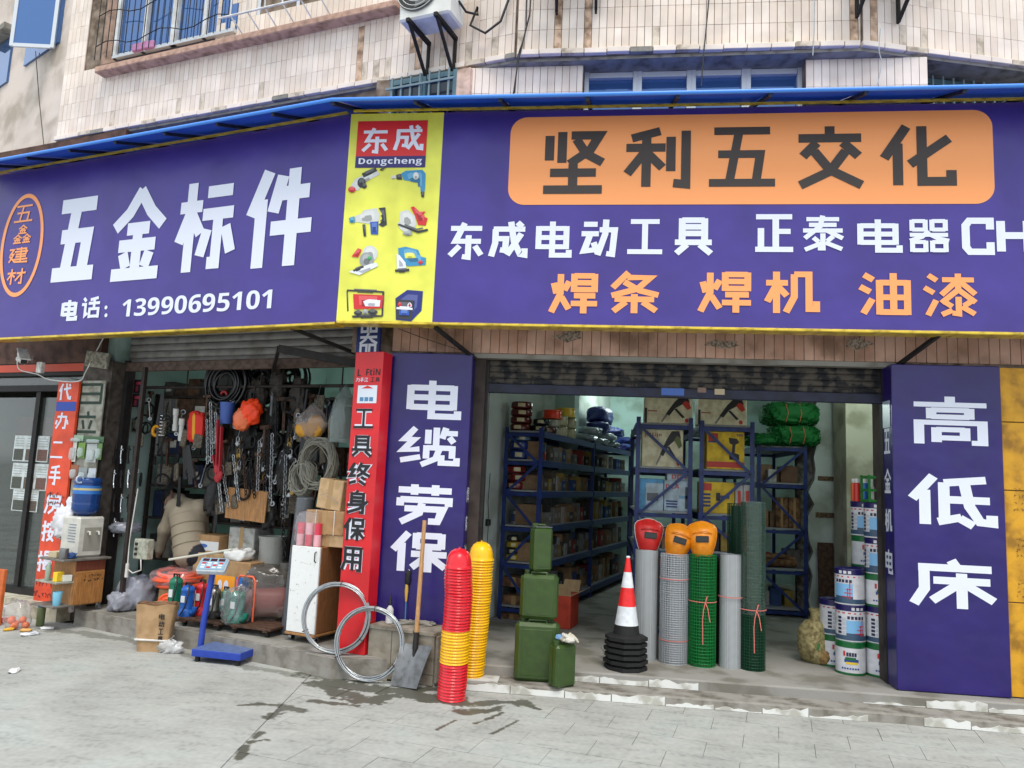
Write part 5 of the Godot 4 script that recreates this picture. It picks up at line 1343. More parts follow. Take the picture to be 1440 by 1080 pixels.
func left_shop():
	var F = 0.16
	var dark = mat("rack_dark", srgb(52, 44, 40), 0.7, 0.2, "grime", 2.0)
	# iron racks on both sides and at the back
	var pl = thing("iron_post", "slim dark iron post standing at the front of the cluttered shop", "post", FL * Transform3D(Basis(), Vector3(-2.78, F, -0.58)))
	part("shaft", pl, mb().box(Vector3(0, 1.24, 0), Vector3(0.04, 2.48, 0.04)), dark)
	part("foot_plate", pl, mb().box(Vector3(0, 0.006, 0), Vector3(0.1, 0.012, 0.1)), dark)
	var sh = [0.62, 1.06, 1.42, 1.76, 2.10, 2.42]
	var rk = thing("goods_rack", "dark iron rack full of boxed goods along the left of the cluttered shop", "rack", FL)
	for x in [-3.3, -2.3, -1.3]:
		for z in [-1.25, -1.75]: part("upright", rk, mb().box(Vector3(x, 1.3, z), Vector3(0.035, 2.28, 0.035)), dark)
	for y in sh: part("shelf", rk, mb().box(Vector3(-2.3, y - 0.012, -1.5), Vector3(2.06, 0.024, 0.52)), dark)
	var r2 = thing("goods_rack", "dark iron rack with hanging hardware at the right of the cluttered shop", "rack", FL)
	for x in [-1.15, -0.15]:
		for z in [-1.15, -1.6]: part("upright", r2, mb().box(Vector3(x, 1.3, z), Vector3(0.04, 2.28, 0.04)), dark)
	for y in [0.9, 1.62, 2.02, 2.38]: part("shelf", r2, mb().box(Vector3(-0.65, y - 0.012, -1.37), Vector3(1.06, 0.024, 0.48)), dark)
	var rail = thing("hanging_rail", "dark horizontal pipe from which chains and bags hang", "rail", FL)
	part("pipe", rail, mb().tube([Vector3(-3.26, 2.48, -0.98), Vector3(-0.12, 2.48, -0.98)], 0.017, 8), dark)
	for x in [-2.6, -1.6, -0.6]: part("hanger", rail, mb().tube([Vector3(x, 2.48, -0.98), Vector3(x, 3.3, -0.98)], 0.008, 6), dark)
	# boxed goods on the left rack
	var tones = [["dull brown", worn(srgb(74, 56, 42), 0.85, "dirt", 2.0)], ["grey", worn(srgb(82, 80, 76), 0.8, "grime", 3.0)], ["brown", worn(srgb(96, 70, 50), 0.85, "dirt", 2.0)], ["dark blue", worn(srgb(26, 40, 78), 0.6, "grime", 3.0)], ["pale grey", worn(srgb(128, 126, 118), 0.7, "grime", 3.0)], ["charcoal", worn(srgb(34, 32, 32), 0.6, "grime", 3.0)], ["black", worn(srgb(40, 38, 38), 0.6, "grime", 3.0)], ["dusty green", worn(srgb(48, 58, 50), 0.8, "grime", 3.0)]]
	var lv = ["bottom", "second", "third", "fourth", "fifth", "top"]
	var k = 0
	for i in sh.size():
		var x = -3.24
		while x < -1.4:
			var w = rng.randf_range(0.1, 0.24); var h = rng.randf_range(0.2, 0.31) if i < 5 else rng.randf_range(0.08, 0.2); var d = rng.randf_range(0.25, 0.4)
			if x + w > -1.28: break
			var tn = tones[rng.randi() % tones.size()]
			var t = thing("goods_box", tn[0] + " box of hardware on the %s shelf of the left iron rack" % lv[i], "box", FL * Transform3D(Basis(Vector3.UP, rng.randf_range(-0.1, 0.1)), Vector3(x + w / 2, sh[i], -1.28 - d / 2)), "boxes on the left iron rack")
			part("body", t, mb().box(Vector3(0, h / 2, 0), Vector3(w, h, d), Basis(), 0.005), tn[1])
			if k % 4 == 0: part("label", t, mb().box(Vector3(0, h * 0.5, d / 2 + 0.001), Vector3(w * 0.6, h * 0.35, 0.002)), worn(srgb(196, 196, 188), 0.7, "card", 8.0))
			x += w + rng.randf_range(0.0, 0.02); k += 1
	for i in 3:
		var y = [0.9, 1.62, 2.02][i]
		var x = -1.08
		while x < -0.22:
			var w = rng.randf_range(0.1, 0.22); var h = rng.randf_range(0.2, 0.3) if i != 0 else rng.randf_range(0.3, 0.6); var d = rng.randf_range(0.25, 0.36)
			var tn = tones[rng.randi() % tones.size()]
			var t = thing("goods_box", tn[0] + " box on the %s shelf behind the hanging chains" % ["low", "middle", "high"][i], "box", FL * Transform3D(Basis(Vector3.UP, rng.randf_range(-0.1, 0.1)), Vector3(x + w / 2, y, -1.18 - d / 2)), "boxes behind the hanging chains")
			part("body", t, mb().box(Vector3(0, h / 2, 0), Vector3(w, h, d), Basis(), 0.005), tn[1])
			x += w + rng.randf_range(0.0, 0.02)
	# hanging goods; each at its pixel, on the plane of the rail
	var H = func(px, py, n): return hit(FL, px, py, n)
	var hang = func(called, label, cat, m, mt, px, py, n := -0.98): return solo(called, m, mt, label, cat, FL * Transform3D(Basis(), H.call(px, py, n)))
	var bp = span(FL, 166, 202, 533, 573, -0.92)
	var pk = thing("drill_cases", "four dark red and black tool packs hanging at the top left of the cluttered shop", "packs", FL)
	for i in 4:
		var w = (bp[1] - bp[0]) / 2; var h = (bp[3] - bp[2]) / 2
		var cx = bp[0] + w * (i % 2 + 0.5); var cy = bp[2] + h * (i / 2 + 0.5)
		var o = part("pack", pk, mb().box(Vector3(cx, cy, -0.94), Vector3(w - 0.015, h - 0.015, 0.05), Basis(), 0.01), worn(srgb(52, 38, 56), 0.5, "grime", 5.0))
		part("print", o, mb().box(Vector3(cx + 0.02, cy + 0.03, -0.9135), Vector3(w * 0.5, h * 0.2, 0.002)), plain(srgb(176, 70, 84), 0.5))
		part("print", o, mb().box(Vector3(cx - 0.01, cy - 0.03, -0.9135), Vector3(w * 0.2, h * 0.4, 0.002)), plain(srgb(160, 60, 78), 0.5))
	hang.call("hose_coil", "big coil of glossy black hose hanging under the ceiling beam", "hose", coil(0.2, 0.015, 20, 3, 0.075, 0.03), plain(srgb(22, 22, 24), 0.3), 322, 540, -1.02).transform.basis = FL.basis * Basis(Vector3.RIGHT, PI / 2)
	hang.call("hose_coil", "second black hose coil behind the big one under the beam", "hose", coil(0.15, 0.015, 16, 8, 0.07, 0.03), plain(srgb(24, 24, 27), 0.35), 372, 538, -1.15).transform.basis = FL.basis * Basis(Vector3.RIGHT, PI / 2)
	hang.call("hose_coil", "black cable coil near the red sign under the beam", "hose", coil(0.13, 0.013, 12, 18, 0.06, 0.03), plain(srgb(26, 26, 28), 0.4), 408, 532, -1.2).transform.basis = FL.basis * Basis(Vector3.RIGHT, PI / 2)
	hang.call("tape_roll", "small red tape roll hanging beside the blue bucket", "tape", torus(0.04, 0.016, 20, 8, Transform3D(Basis(Vector3.RIGHT, PI / 2), Vector3.ZERO)), plain(srgb(150, 36, 40), 0.5), 315, 556, -0.98)
	hang.call("blue_bucket", "small blue bucket hanging between the chains", "bucket", mb().lathe([Vector2(0, -0.11), Vector2(0.055, -0.11), Vector2(0.075, 0.11), Vector2(0.07, 0.11), Vector2(0.05, -0.1), Vector2(0, -0.1)], 18), plain(srgb(62, 92, 168), 0.5), 319, 581, -0.9)
	var ob = thing("orange_bag", "bright orange helmet bag hanging in the middle of the cluttered shop", "bag", FL * Transform3D(Basis(), H.call(350, 582, -0.88)))
	part("bundle", ob, mb().blob(Vector3(0.03, 0.02, 0), Vector3(0.11, 0.13, 0.08), 0.9, 0.16, 0.9, 4, 16, 22, Basis(), 0.06), mat("hi_vis_orange", srgb(255, 72, 24), 0.5))
	part("bundle", ob, mb().blob(Vector3(-0.06, -0.06, 0.02), Vector3(0.1, 0.11, 0.07), 0.9, 0.12, 0.9, 6, 14, 20, Basis(), 0.05), mat("hi_vis_pale", srgb(236, 116, 70), 0.35))
	part("cord", ob, mb().tube([Vector3(0.03, 0.12, 0), Vector3(0.02, 0.3, -0.05)], 0.006, 6), M["black_plastic"])
	var ve = thing("red_vest", "red safety vest with yellow stripe hanging in the cluttered shop", "vest", FL * Transform3D(Basis(), H.call(276, 600, -0.95)))
	part("cloth", ve, mb().blob(Vector3(0, 0, 0), Vector3(0.11, 0.16, 0.035), 0.6, 0.1, 0.9, 9, 16, 22, Basis(), 0.08), mat("vest_red", srgb(216, 44, 34), 0.7))
	part("stripe", ve, mb().blob(Vector3(0.0, 0.0, 0.03), Vector3(0.022, 0.14, 0.012), 0.5, 0.1, 0.9, 10, 10, 12, Basis(Vector3.BACK, 0.1)), plain(srgb(230, 156, 32), 0.6))
	var tm = thing("yellow_ring", "yellow measuring ring hanging beside the chrome coil", "ring", FL * Transform3D(Basis(), H.call(220, 606, -0.95)))
	part("ring", tm, torus(0.05, 0.02, 20, 8, Transform3D(Basis(Vector3.RIGHT, PI / 2), Vector3.ZERO)), plain(srgb(222, 150, 26), 0.45))
	var ch = mb()
	for i in 7: ch.tube(torus_path(0.045, Vector3(0.004 * sin(i * 3.0), 0.1 - 0.035 * i, 0), 16), 0.012, 6, true)
	hang.call("chrome_bundle", "bundle of chrome rings hanging beside the yellow ring", "rings", ch, mat("chrome", srgb(190, 192, 194), 0.2, 1.0), 230, 598, -0.95)
	for i in 2: hang.call("pipe_fitting", "white plastic pipe fitting hanging beside the red vest", "pipe fitting", mb().lathe([Vector2(0.022, -0.12), Vector2(0.03, -0.12), Vector2(0.03, -0.05), Vector2(0.025, -0.05), Vector2(0.025, 0.05), Vector2(0.03, 0.05), Vector2(0.03, 0.12), Vector2(0.02, 0.12)], 16, Vector3.ZERO, Basis(Vector3.BACK, -0.15) * Basis(Vector3.RIGHT, 0.2)), plain(srgb(206, 206, 202), 0.4), 247 + 8 * i, 590 + 14 * i, -0.94).set_meta("group", "white pipe fittings")
	# chains and straps in bunches
	var ck = 0
	for q in [[296, 566, 298, 650, 0.05, "zinc"], [303, 580, 306, 640, 0.045, "zinc"], [291, 590, 292, 652, 0.04, "zinc"], [312, 655, 322, 712, 0.05, "zinc"], [306, 660, 312, 720, 0.05, "zinc"], [328, 640, 336, 705, 0.045, "zinc"], [343, 640, 346, 700, 0.045, "rusty_iron"], [352, 650, 358, 700, 0.05, "black_iron"], [383, 610, 380, 700, 0.05, "steel"], [390, 560, 388, 640, 0.045, "black_iron"], [396, 700, 402, 830, 0.06, "black_iron"], [402, 640, 399, 735, 0.05, "steel"], [375, 600, 372, 690, 0.05, "black_iron"], [408, 600, 404, 710, 0.045, "black_iron"], [365, 620, 362, 690, 0.05, "steel"]]:
		var a = H.call(q[0], q[1], -0.84 - 0.02 * (ck % 4)); var b = H.call(q[2], q[3], -0.84 - 0.02 * (ck % 4))
		solo("hanging_chain", chain(a, b, q[4], 0.006), M[q[5]], {"zinc": "bright zinc chain hanging in the cluttered shop", "rusty_iron": "rusty chain hanging in the cluttered shop", "black_iron": "dark iron chain hanging in the cluttered shop", "steel": "grey steel chain hanging in the cluttered shop"}[q[5]], "chain", FL, "chains hanging in the cluttered shop")
		ck += 1
	for q in [[307, 590, 305, 660], [312, 600, 309, 668], [300, 640, 306, 672]]:
		var a = H.call(q[0], q[1], -0.82); var b = H.call(q[2], q[3], -0.82)
		solo("red_strap", mb().bar(a, b, 0.035, 0.012).blob(b, Vector3(0.035, 0.045, 0.02), 0.8, 0.2, 1.2, ck, 8, 12), plain(srgb(168, 34, 44), 0.6), "dark red lifting strap hanging among the chains", "strap", FL, "red straps among the chains")
		ck += 1
	for i in 22:        # padlocks, pulleys and brackets hanging in a tangle
		var px = 300 + (i * 37) % 112; var py = 622 + (i * 53) % 88
		var m = mb()
		m.box(Vector3(0, 0, 0), Vector3(0.05, 0.05, 0.022), Basis(Vector3.BACK, i * 0.7), 0.008)
		m.tube([Vector3(-0.018, 0.02, 0), Vector3(-0.018, 0.06, 0), Vector3(0, 0.075, 0), Vector3(0.018, 0.06, 0), Vector3(0.018, 0.02, 0)], 0.005, 6)
		m.tube([Vector3(0, 0.075, 0), Vector3(0.002, 0.2, -0.03)], 0.002, 4)
		hang.call("padlock", "padlock hanging in the tangle of chains and tools", "padlock", m, [M["steel"], M["black_iron"], M["zinc"], plain(srgb(150, 120, 60), 0.35, 0.7)][i % 4], px, py, -0.86 - 0.05 * (i % 3)).set_meta("group", "padlocks among the chains")
	# tools hanging in dense rows from the rail and its hooks
	var kinds = []
	kinds.append(["pliers", mb().bar(Vector3(-0.012, -0.12, 0), Vector3(0.008, 0.0, 0), 0.014, 0.012).bar(Vector3(0.02, -0.12, 0), Vector3(-0.006, 0.0, 0.004), 0.014, 0.012).bar(Vector3(0, 0, 0), Vector3(0.002, 0.05, 0), 0.02, 0.014).mesh(), M["black_iron"]])
	kinds.append(["spanner", mb().bar(Vector3(0, -0.13, 0), Vector3(0, 0.06, 0), 0.018, 0.006).cyl(Vector3(0, 0.07, -0.004), 0.022, 0.008, 10, Basis(Vector3.RIGHT, PI / 2)).cyl(Vector3(0, -0.13, -0.004), 0.018, 0.008, 10, Basis(Vector3.RIGHT, PI / 2)).mesh(), M["steel"]])
	kinds.append(["black strap", mb().bar(Vector3(0, -0.22, 0), Vector3(0.01, 0.1, 0), 0.004, 0.035).bar(Vector3(0.03, -0.17, 0.01), Vector3(0.012, 0.1, 0.008), 0.004, 0.03).mesh(), M["black_plastic"]])
	kinds.append(["wire ring", torus(0.055, 0.009, 16, 5, Transform3D(Basis(Vector3.RIGHT, PI / 2), Vector3.ZERO)).mesh(), M["black_rubber"]])
	kinds.append(["paper pack", mb().box(Vector3(0, -0.04, 0), Vector3(0.08, 0.13, 0.02), Basis(), 0.006).mesh(), worn(srgb(120, 112, 98), 0.7, "dirt", 6.0)])
	kinds.append(["hammer", mb().bar(Vector3(0, -0.18, 0), Vector3(0, 0.06, 0), 0.022, 0.018).box(Vector3(0, 0.06, 0), Vector3(0.1, 0.03, 0.03), Basis(), 0.005).mesh(), M["dark_wood"]])
	for i in 190:
		var px = rng.randf_range(300, 482); var py = rng.randf_range(556, 716)
		if i > 140: px = rng.randf_range(168, 300); py = rng.randf_range(560, 690)
		var kd = kinds[i % 6]
		var n = rng.randf_range(-1.1, -0.9)
		solo(kd[0].replace(" ", "_"), kd[1], kd[2], kd[0] + " hanging in the dense rows of tools", "tool", FL * Transform3D(Basis(Vector3.UP, rng.randf_range(-0.7, 0.7)) * Basis(Vector3.BACK, rng.randf_range(-0.25, 0.25)).scaled(Vector3.ONE * rng.randf_range(1.0, 1.5)), hit(FL, px, py, n)), "tools hanging in the cluttered shop")
	for i in 14:       # dark bundles of straps, gloves and hoses filling the middle
		var bx = [318, 338, 362, 385, 398, 372, 345, 330, 392, 410, 300, 420, 352, 378][i]; var by = [535, 640, 560, 590, 660, 650, 612, 700, 540, 620, 700, 560, 680, 720][i]
		hang.call("strap_bundle", "dark bundle of straps and hoses hanging among the chains", "bundle", mb().blob(Vector3.ZERO, Vector3(rng.randf_range(0.06, 0.11), rng.randf_range(0.13, 0.22), 0.05), 0.8, 0.25, 0.8, 400 + i, 14, 22, Basis(), 0.14), [M["black_rubber"], worn(srgb(44, 42, 44), 0.6, "dirt", 5.0), worn(srgb(58, 52, 46), 0.7, "dirt", 5.0)][i % 3], bx, by, -1.02).set_meta("group", "dark bundles among the chains")
	for i in 12:       # bright taps and hinges hanging left of the post
		var px = 160 + (i % 3) * 10; var py = 640 + (i / 3) * 34
		var m = mb()
		m.tube([Vector3(0, 0.1, 0), Vector3(0, -0.02, 0), Vector3(0.03, -0.05, 0.02), Vector3(0.035, -0.09, 0.02)], 0.013, 7)
		m.box(Vector3(0, 0.06, 0), Vector3(0.06, 0.02, 0.02), Basis(), 0.005)
		hang.call("chrome_tap", "chrome tap hanging behind the water dispenser", "tap", m, M["chrome"] if i % 2 else M["black_iron"], px, py, -0.74).set_meta("group", "taps behind the water dispenser")
	var yb = thing("yellow_bag", "yellow gloves in a clear net bag hanging beside the red sign", "bag", FL * Transform3D(Basis(), H.call(438, 600, -0.86)))
	part("gloves", yb, mb().blob(Vector3(0.05, 0, 0), Vector3(0.1, 0.11, 0.05), 0.9, 0.1, 0.8, 13, 14, 20).blob(Vector3(-0.08, -0.03, 0.01), Vector3(0.09, 0.07, 0.05), 0.9, 0.12, 0.8, 14, 12, 18), plain(srgb(206, 146, 40), 0.6))
	part("net", yb, mb().blob(Vector3(0, 0.03, 0), Vector3(0.19, 0.18, 0.08), 1.3, 0.08, 0.7, 15, 14, 20), film("net_film", Color(0.6, 0.56, 0.55), 0.35))
	part("cord", yb, mb().tube([Vector3(0.03, 0.2, 0), Vector3(0.0, 0.42, -0.1)], 0.004, 5), M["zinc"])
	hang.call("clear_bag", "pointed clear plastic bag hanging right beside the red sign", "bag", mb().lathe([Vector2(0.13, -0.3), Vector2(0.14, -0.1), Vector2(0.1, 0.1), Vector2(0.03, 0.22), Vector2(0.0, 0.26)], 18), film("grey_film", Color(0.5, 0.56, 0.54), 0.5), 484, 578, -0.8)
	# hanks of grey wire
	for q in [[448, 652, 0.2, 0.24, 31, "large hank of thin grey wire hanging beside the red sign"], [426, 672, 0.12, 0.17, 37, "smaller hank of pale wire hanging below the yellow bag"]]:
		var m = mb()
		var g = RandomNumberGenerator.new(); g.seed = q[4]
		for i in 60:
			var pts = []
			var a = g.randf_range(0.7, 1.05); var b = g.randf_range(0.75, 1.05); var ph = g.randf_range(-0.3, 0.3); var dz = g.randf_range(-0.05, 0.05)
			for j in 14:
				var t = TAU * j / 14
				pts.append(Vector3(cos(t + ph) * q[2] * a, sin(t) * q[3] * b, dz + 0.02 * sin(t * 2 + i)))
			m.tube(pts, 0.0042, 4, true)
		hang.call("wire_hank", q[5], "wire", m, mat("wire_grey", srgb(150, 148, 136), 0.6, 0.3), q[0], q[1], -0.74)
	var bc = span(FL, 316, 372, 688, 732, -0.9)
	solo("cardboard_backing", mb().box(Vector3((bc[0] + bc[1]) / 2, (bc[2] + bc[3]) / 2, -0.93), Vector3(bc[1] - bc[0], bc[3] - bc[2], 0.012), Basis(Vector3.BACK, -0.05)), M["wood"], "tan board leaning behind the hanging chains", "board", FL)
	# person bending into the rack
	person()
	# translucent goods bags and a meter box at the foot of the post
	var mt = thing("fuse_box", "white fuse box hung with cables beside the iron post", "fuse box", FL * Transform3D(Basis(), H.call(202, 772, -0.64)))
	part("case", mt, mb().box(Vector3.ZERO, Vector3(0.19, 0.2, 0.09), Basis(), 0.01), mat("fuse_white", srgb(176, 178, 162), 0.6, 0.0, "grime", 4.0))
	for i in 3: part("switch", mt, mb().box(Vector3(-0.05, 0.05 - 0.05 * i, 0.05), Vector3(0.03, 0.028, 0.02), Basis(), 0.004), M["black_plastic"])
	part("cable", mt, mb().tube([Vector3(0.02, -0.1, 0.04), Vector3(0.05, -0.2, 0.05), Vector3(-0.06, -0.24, 0.05), Vector3(-0.14, -0.2, 0.05), Vector3(-0.15, 0.1, 0.05), Vector3(-0.13, 0.6, 0.03)], 0.007, 6), M["white_paint"])
	part("plug", mt, mb().box(Vector3(-0.14, -0.22, 0.055), Vector3(0.035, 0.14, 0.03), Basis(), 0.006), M["white_paint"])
	for q in [[192, 828, -0.75, 0.2, 0.17, "large grey plastic bag of goods on the floor behind the post", 41], [172, 848, -0.62, 0.12, 0.1, "small clear plastic bag on the floor beside the cabinet", 42], [176, 742, -0.8, 0.14, 0.06, "folded clear plastic bag on a ledge behind the bottle", 43]]:
		var c = H.call(q[0], q[1], q[2])
		if q[6] < 43: c.y = F + q[4] - 0.005
		solo("plastic_bag", mb().blob(Vector3.ZERO, Vector3(q[3], q[4], 0.14), 0.75, 0.14, 0.9, q[6], 16, 24, Basis(), 0.04), film("milky_film", Color(0.66, 0.67, 0.72), 0.72, 0.25), q[5], "bag", FL * Transform3D(Basis(), c))
	solo("low_bench", mb().box(Vector3(-2.2, 0.34, -1.02), Vector3(1.8, 0.03, 0.34)).box(Vector3(-3.0, 0.25, -1.02), Vector3(0.05, 0.18, 0.3)).box(Vector3(-1.4, 0.25, -1.02), Vector3(0.05, 0.18, 0.3)), dark, "low dark bench on the floor of the cluttered shop", "bench", FL)
	floor_goods_left()
func torus_path(r, c: Vector3, n := 24) -> Array:
	var p = []
	for i in n: p.append(c + Vector3(cos(TAU * i / n) * r, 0, sin(TAU * i / n) * r))
	return p

func person():
	var J = func(px, py, n): return hit(FL, px, py, n)
	var pel = J.call(268, 776, -1.0); var che = J.call(263, 725, -1.06); var nk = J.call(252, 704, -1.16); var hd = J.call(242, 703, -1.27)
	var sl = J.call(246, 713, -1.04); var el = J.call(232, 744, -1.04); var hl = J.call(225, 772, -1.1)
	var sr = J.call(281, 714, -1.1); var er = J.call(286, 748, -1.22); var hr = J.call(262, 770, -1.3)
	var hpl = pel + Vector3(-0.09, -0.03, 0.0); var hpr = pel + Vector3(0.1, -0.03, 0.0)
	var kl = Vector3(hpl.x - 0.02, 0.56, hpl.z - 0.08); var kr = Vector3(hpr.x + 0.03, 0.56, hpr.z - 0.06)
	var al = Vector3(kl.x, 0.24, kl.z + 0.1); var ar = Vector3(kr.x + 0.02, 0.24, kr.z + 0.1)
	var jc = Color(0.34, 0.28, 0.20); var tc = Color(0.012, 0.012, 0.02); var sc = Color(0.36, 0.22, 0.16); var bc = Color(0.02, 0.018, 0.016)
	var bones = [[pel, che, 0.165, 0.175, jc], [che, nk, 0.165, 0.075, jc], [che, sl, 0.12, 0.085, jc], [che, sr, 0.12, 0.085, jc], [sl, el, 0.082, 0.066, jc], [el, hl, 0.066, 0.045, jc], [sr, er, 0.082, 0.066, jc], [er, hr, 0.066, 0.045, jc],
		[nk, hd, 0.06, 0.09, sc], [hl, hl + (hl - el).normalized() * 0.09, 0.036, 0.03, sc], [hr, hr + Vector3(-0.06, -0.05, -0.03), 0.036, 0.03, sc],
		[hpl, hpl + Vector3(0.19, 0, 0), 0.13, 0.13, tc], [hpl, kl, 0.10, 0.075, tc], [kl, al, 0.075, 0.055, tc], [hpr, kr, 0.10, 0.075, tc], [kr, ar, 0.075, 0.055, tc],
		[al + Vector3(0, -0.03, 0.03), Vector3(al.x - 0.01, 0.205, al.z - 0.17), 0.045, 0.042, bc], [ar + Vector3(0, -0.03, 0.03), Vector3(ar.x + 0.01, 0.205, ar.z - 0.17), 0.045, 0.042, bc]]
	var p = thing("person", "person in a beige padded jacket and dark trousers bending into the rack", "person", FL)
	var m = StandardMaterial3D.new(); m.vertex_color_use_as_albedo = true; m.roughness = 0.75
	var body = part("body", p, skin_mesh(bones, 0.021), m)
	part("hair", p, mb().blob(hd + Vector3(-0.015, 0.03, -0.005), Vector3(0.1, 0.095, 0.105), 0.95, 0.06, 1.0, 3, 14, 20), plain(srgb(24, 20, 18), 0.6))
	for e in [-1.0, 1.0]: part("ear", p, mb().blob(hd + Vector3(0.02 * e - 0.01, -0.02, 0.09 * e), Vector3(0.018, 0.03, 0.014), 1.0, 0, 1, 1, 8, 10), plain(srgb(160, 124, 104), 0.6))
	# quilting rolls of the jacket, following the back
	for i in 4:
		var c = pel.lerp(che, 0.15 + 0.27 * i)
		var ax = (che - pel).normalized()
		var u = ax.cross(Vector3.BACK).normalized(); var w = ax.cross(u)
		var pts = []
		for j in 20:
			var t = TAU * j / 20
			pts.append(c + (u * cos(t) + w * sin(t)) * (0.173 + 0.008 * i / 3.0))
		part("jacket_seam", p, mb().tube(pts, 0.004, 5, true), plain(srgb(150, 136, 114), 0.8))
func skin_mesh(bones: Array, cell: float) -> MB:       # tapered capsules joined by a smooth minimum, meshed as surface nets
	var lo = Vector3.INF; var hi = -Vector3.INF
	for b in bones:
		var r = max(b[2], b[3]) + cell * 3
		for e in [b[0], b[1]]:
			lo = lo.min(e - Vector3.ONE * r); hi = hi.max(e + Vector3.ONE * r)
	var nx = int((hi.x - lo.x) / cell) + 2; var ny = int((hi.y - lo.y) / cell) + 2; var nz = int((hi.z - lo.z) / cell) + 2
	var f = PackedFloat32Array(); f.resize(nx * ny * nz); f.fill(1.0)
	var best = PackedFloat32Array(); best.resize(nx * ny * nz); best.fill(9.0)
	var own = PackedByteArray(); own.resize(nx * ny * nz)
	var kk = 0.045
	for bi in bones.size():
		var b = bones[bi]
		var r = max(b[2], b[3]) + 0.09
		var a0: Vector3 = b[0]; var ab: Vector3 = b[1] - b[0]; var l2: float = max(ab.length_squared(), 1e-9)
		var q0 = ((a0.min(b[1]) - Vector3.ONE * r - lo) / cell).max(Vector3.ZERO); var q1 = ((a0.max(b[1]) + Vector3.ONE * r - lo) / cell).min(Vector3(nx - 1, ny - 1, nz - 1))
		var r0: float = b[2]; var r1: float = b[3]
		for z in range(int(q0.z), int(q1.z) + 1):
			for y in range(int(q0.y), int(q1.y) + 1):
				for x in range(int(q0.x), int(q1.x) + 1):
					var p = lo + Vector3(x, y, z) * cell
					var t = clampf((p - a0).dot(ab) / l2, 0.0, 1.0)
					var d = p.distance_to(a0 + ab * t) - lerpf(r0, r1, t)
					var i = x + nx * (y + ny * z)
					if d < best[i]:
						best[i] = d; own[i] = bi
					var h = maxf(kk - absf(f[i] - d), 0.0) / kk
					f[i] = minf(f[i], d) - h * h * kk * 0.25
	var vid = {}
	var vs = []; var cs = []
	for z in nz - 1:
		for y in ny - 1:
			for x in nx - 1:
				var i = x + nx * (y + ny * z)
				var s = f[i]
				if s > cell * 2.5 or s < -cell * 2.5: continue
				var sum = Vector3.ZERO; var n = 0
				for e in EDGES:
					var a = f[i + e[0].x + nx * (e[0].y + ny * e[0].z)]; var b = f[i + e[1].x + nx * (e[1].y + ny * e[1].z)]
					if (a < 0) != (b < 0):
						var t = a / (a - b)
						sum += Vector3(e[0]).lerp(Vector3(e[1]), t); n += 1
				if n:
					vid[i] = vs.size()
					vs.append(lo + (Vector3(x, y, z) + sum / n) * cell)
					cs.append(bones[own[i]][4])
	var g = func(x, y, z): return f[clampi(x, 0, nx - 1) + nx * (clampi(y, 0, ny - 1) + ny * clampi(z, 0, nz - 1))]
	var ns = []
	for v in vs:
		var q = ((v - lo) / cell).round()
		var x = int(q.x); var y = int(q.y); var z = int(q.z)
		ns.append(Vector3(g.call(x + 1, y, z) - g.call(x - 1, y, z), g.call(x, y + 1, z) - g.call(x, y - 1, z), g.call(x, y, z + 1) - g.call(x, y, z - 1)).normalized())
	var m = mb()
	var st = [1, nx, nx * ny]
	for i in vid:
		var x = i % nx; var y = (i / nx) % ny; var z = i / (nx * ny)
		for ax in 3:
			var j = st[(ax + 1) % 3]; var k = st[(ax + 2) % 3]
			if not (vid.has(i - j) and vid.has(i - k) and vid.has(i - j - k)): continue
			var a = f[i]; var b = f[i + st[ax]]
			if (a < 0) == (b < 0): continue
			var q = [vid[i], vid[i - j], vid[i - j - k], vid[i - k]]
			if a < 0: q = [q[0], q[3], q[2], q[1]]
			for o in [0, 1, 2, 0, 2, 3]:
				m.colour = cs[q[o]]
				m.p(vs[q[o]], ns[q[o]])
	return m
const EDGES := [[Vector3i(0, 0, 0), Vector3i(1, 0, 0)], [Vector3i(0, 1, 0), Vector3i(1, 1, 0)], [Vector3i(0, 0, 1), Vector3i(1, 0, 1)], [Vector3i(0, 1, 1), Vector3i(1, 1, 1)], [Vector3i(0, 0, 0), Vector3i(0, 1, 0)], [Vector3i(1, 0, 0), Vector3i(1, 1, 0)], [Vector3i(0, 0, 1), Vector3i(0, 1, 1)], [Vector3i(1, 0, 1), Vector3i(1, 1, 1)], [Vector3i(0, 0, 0), Vector3i(0, 0, 1)], [Vector3i(1, 0, 0), Vector3i(1, 0, 1)], [Vector3i(0, 1, 0), Vector3i(0, 1, 1)], [Vector3i(1, 1, 0), Vector3i(1, 1, 1)]]

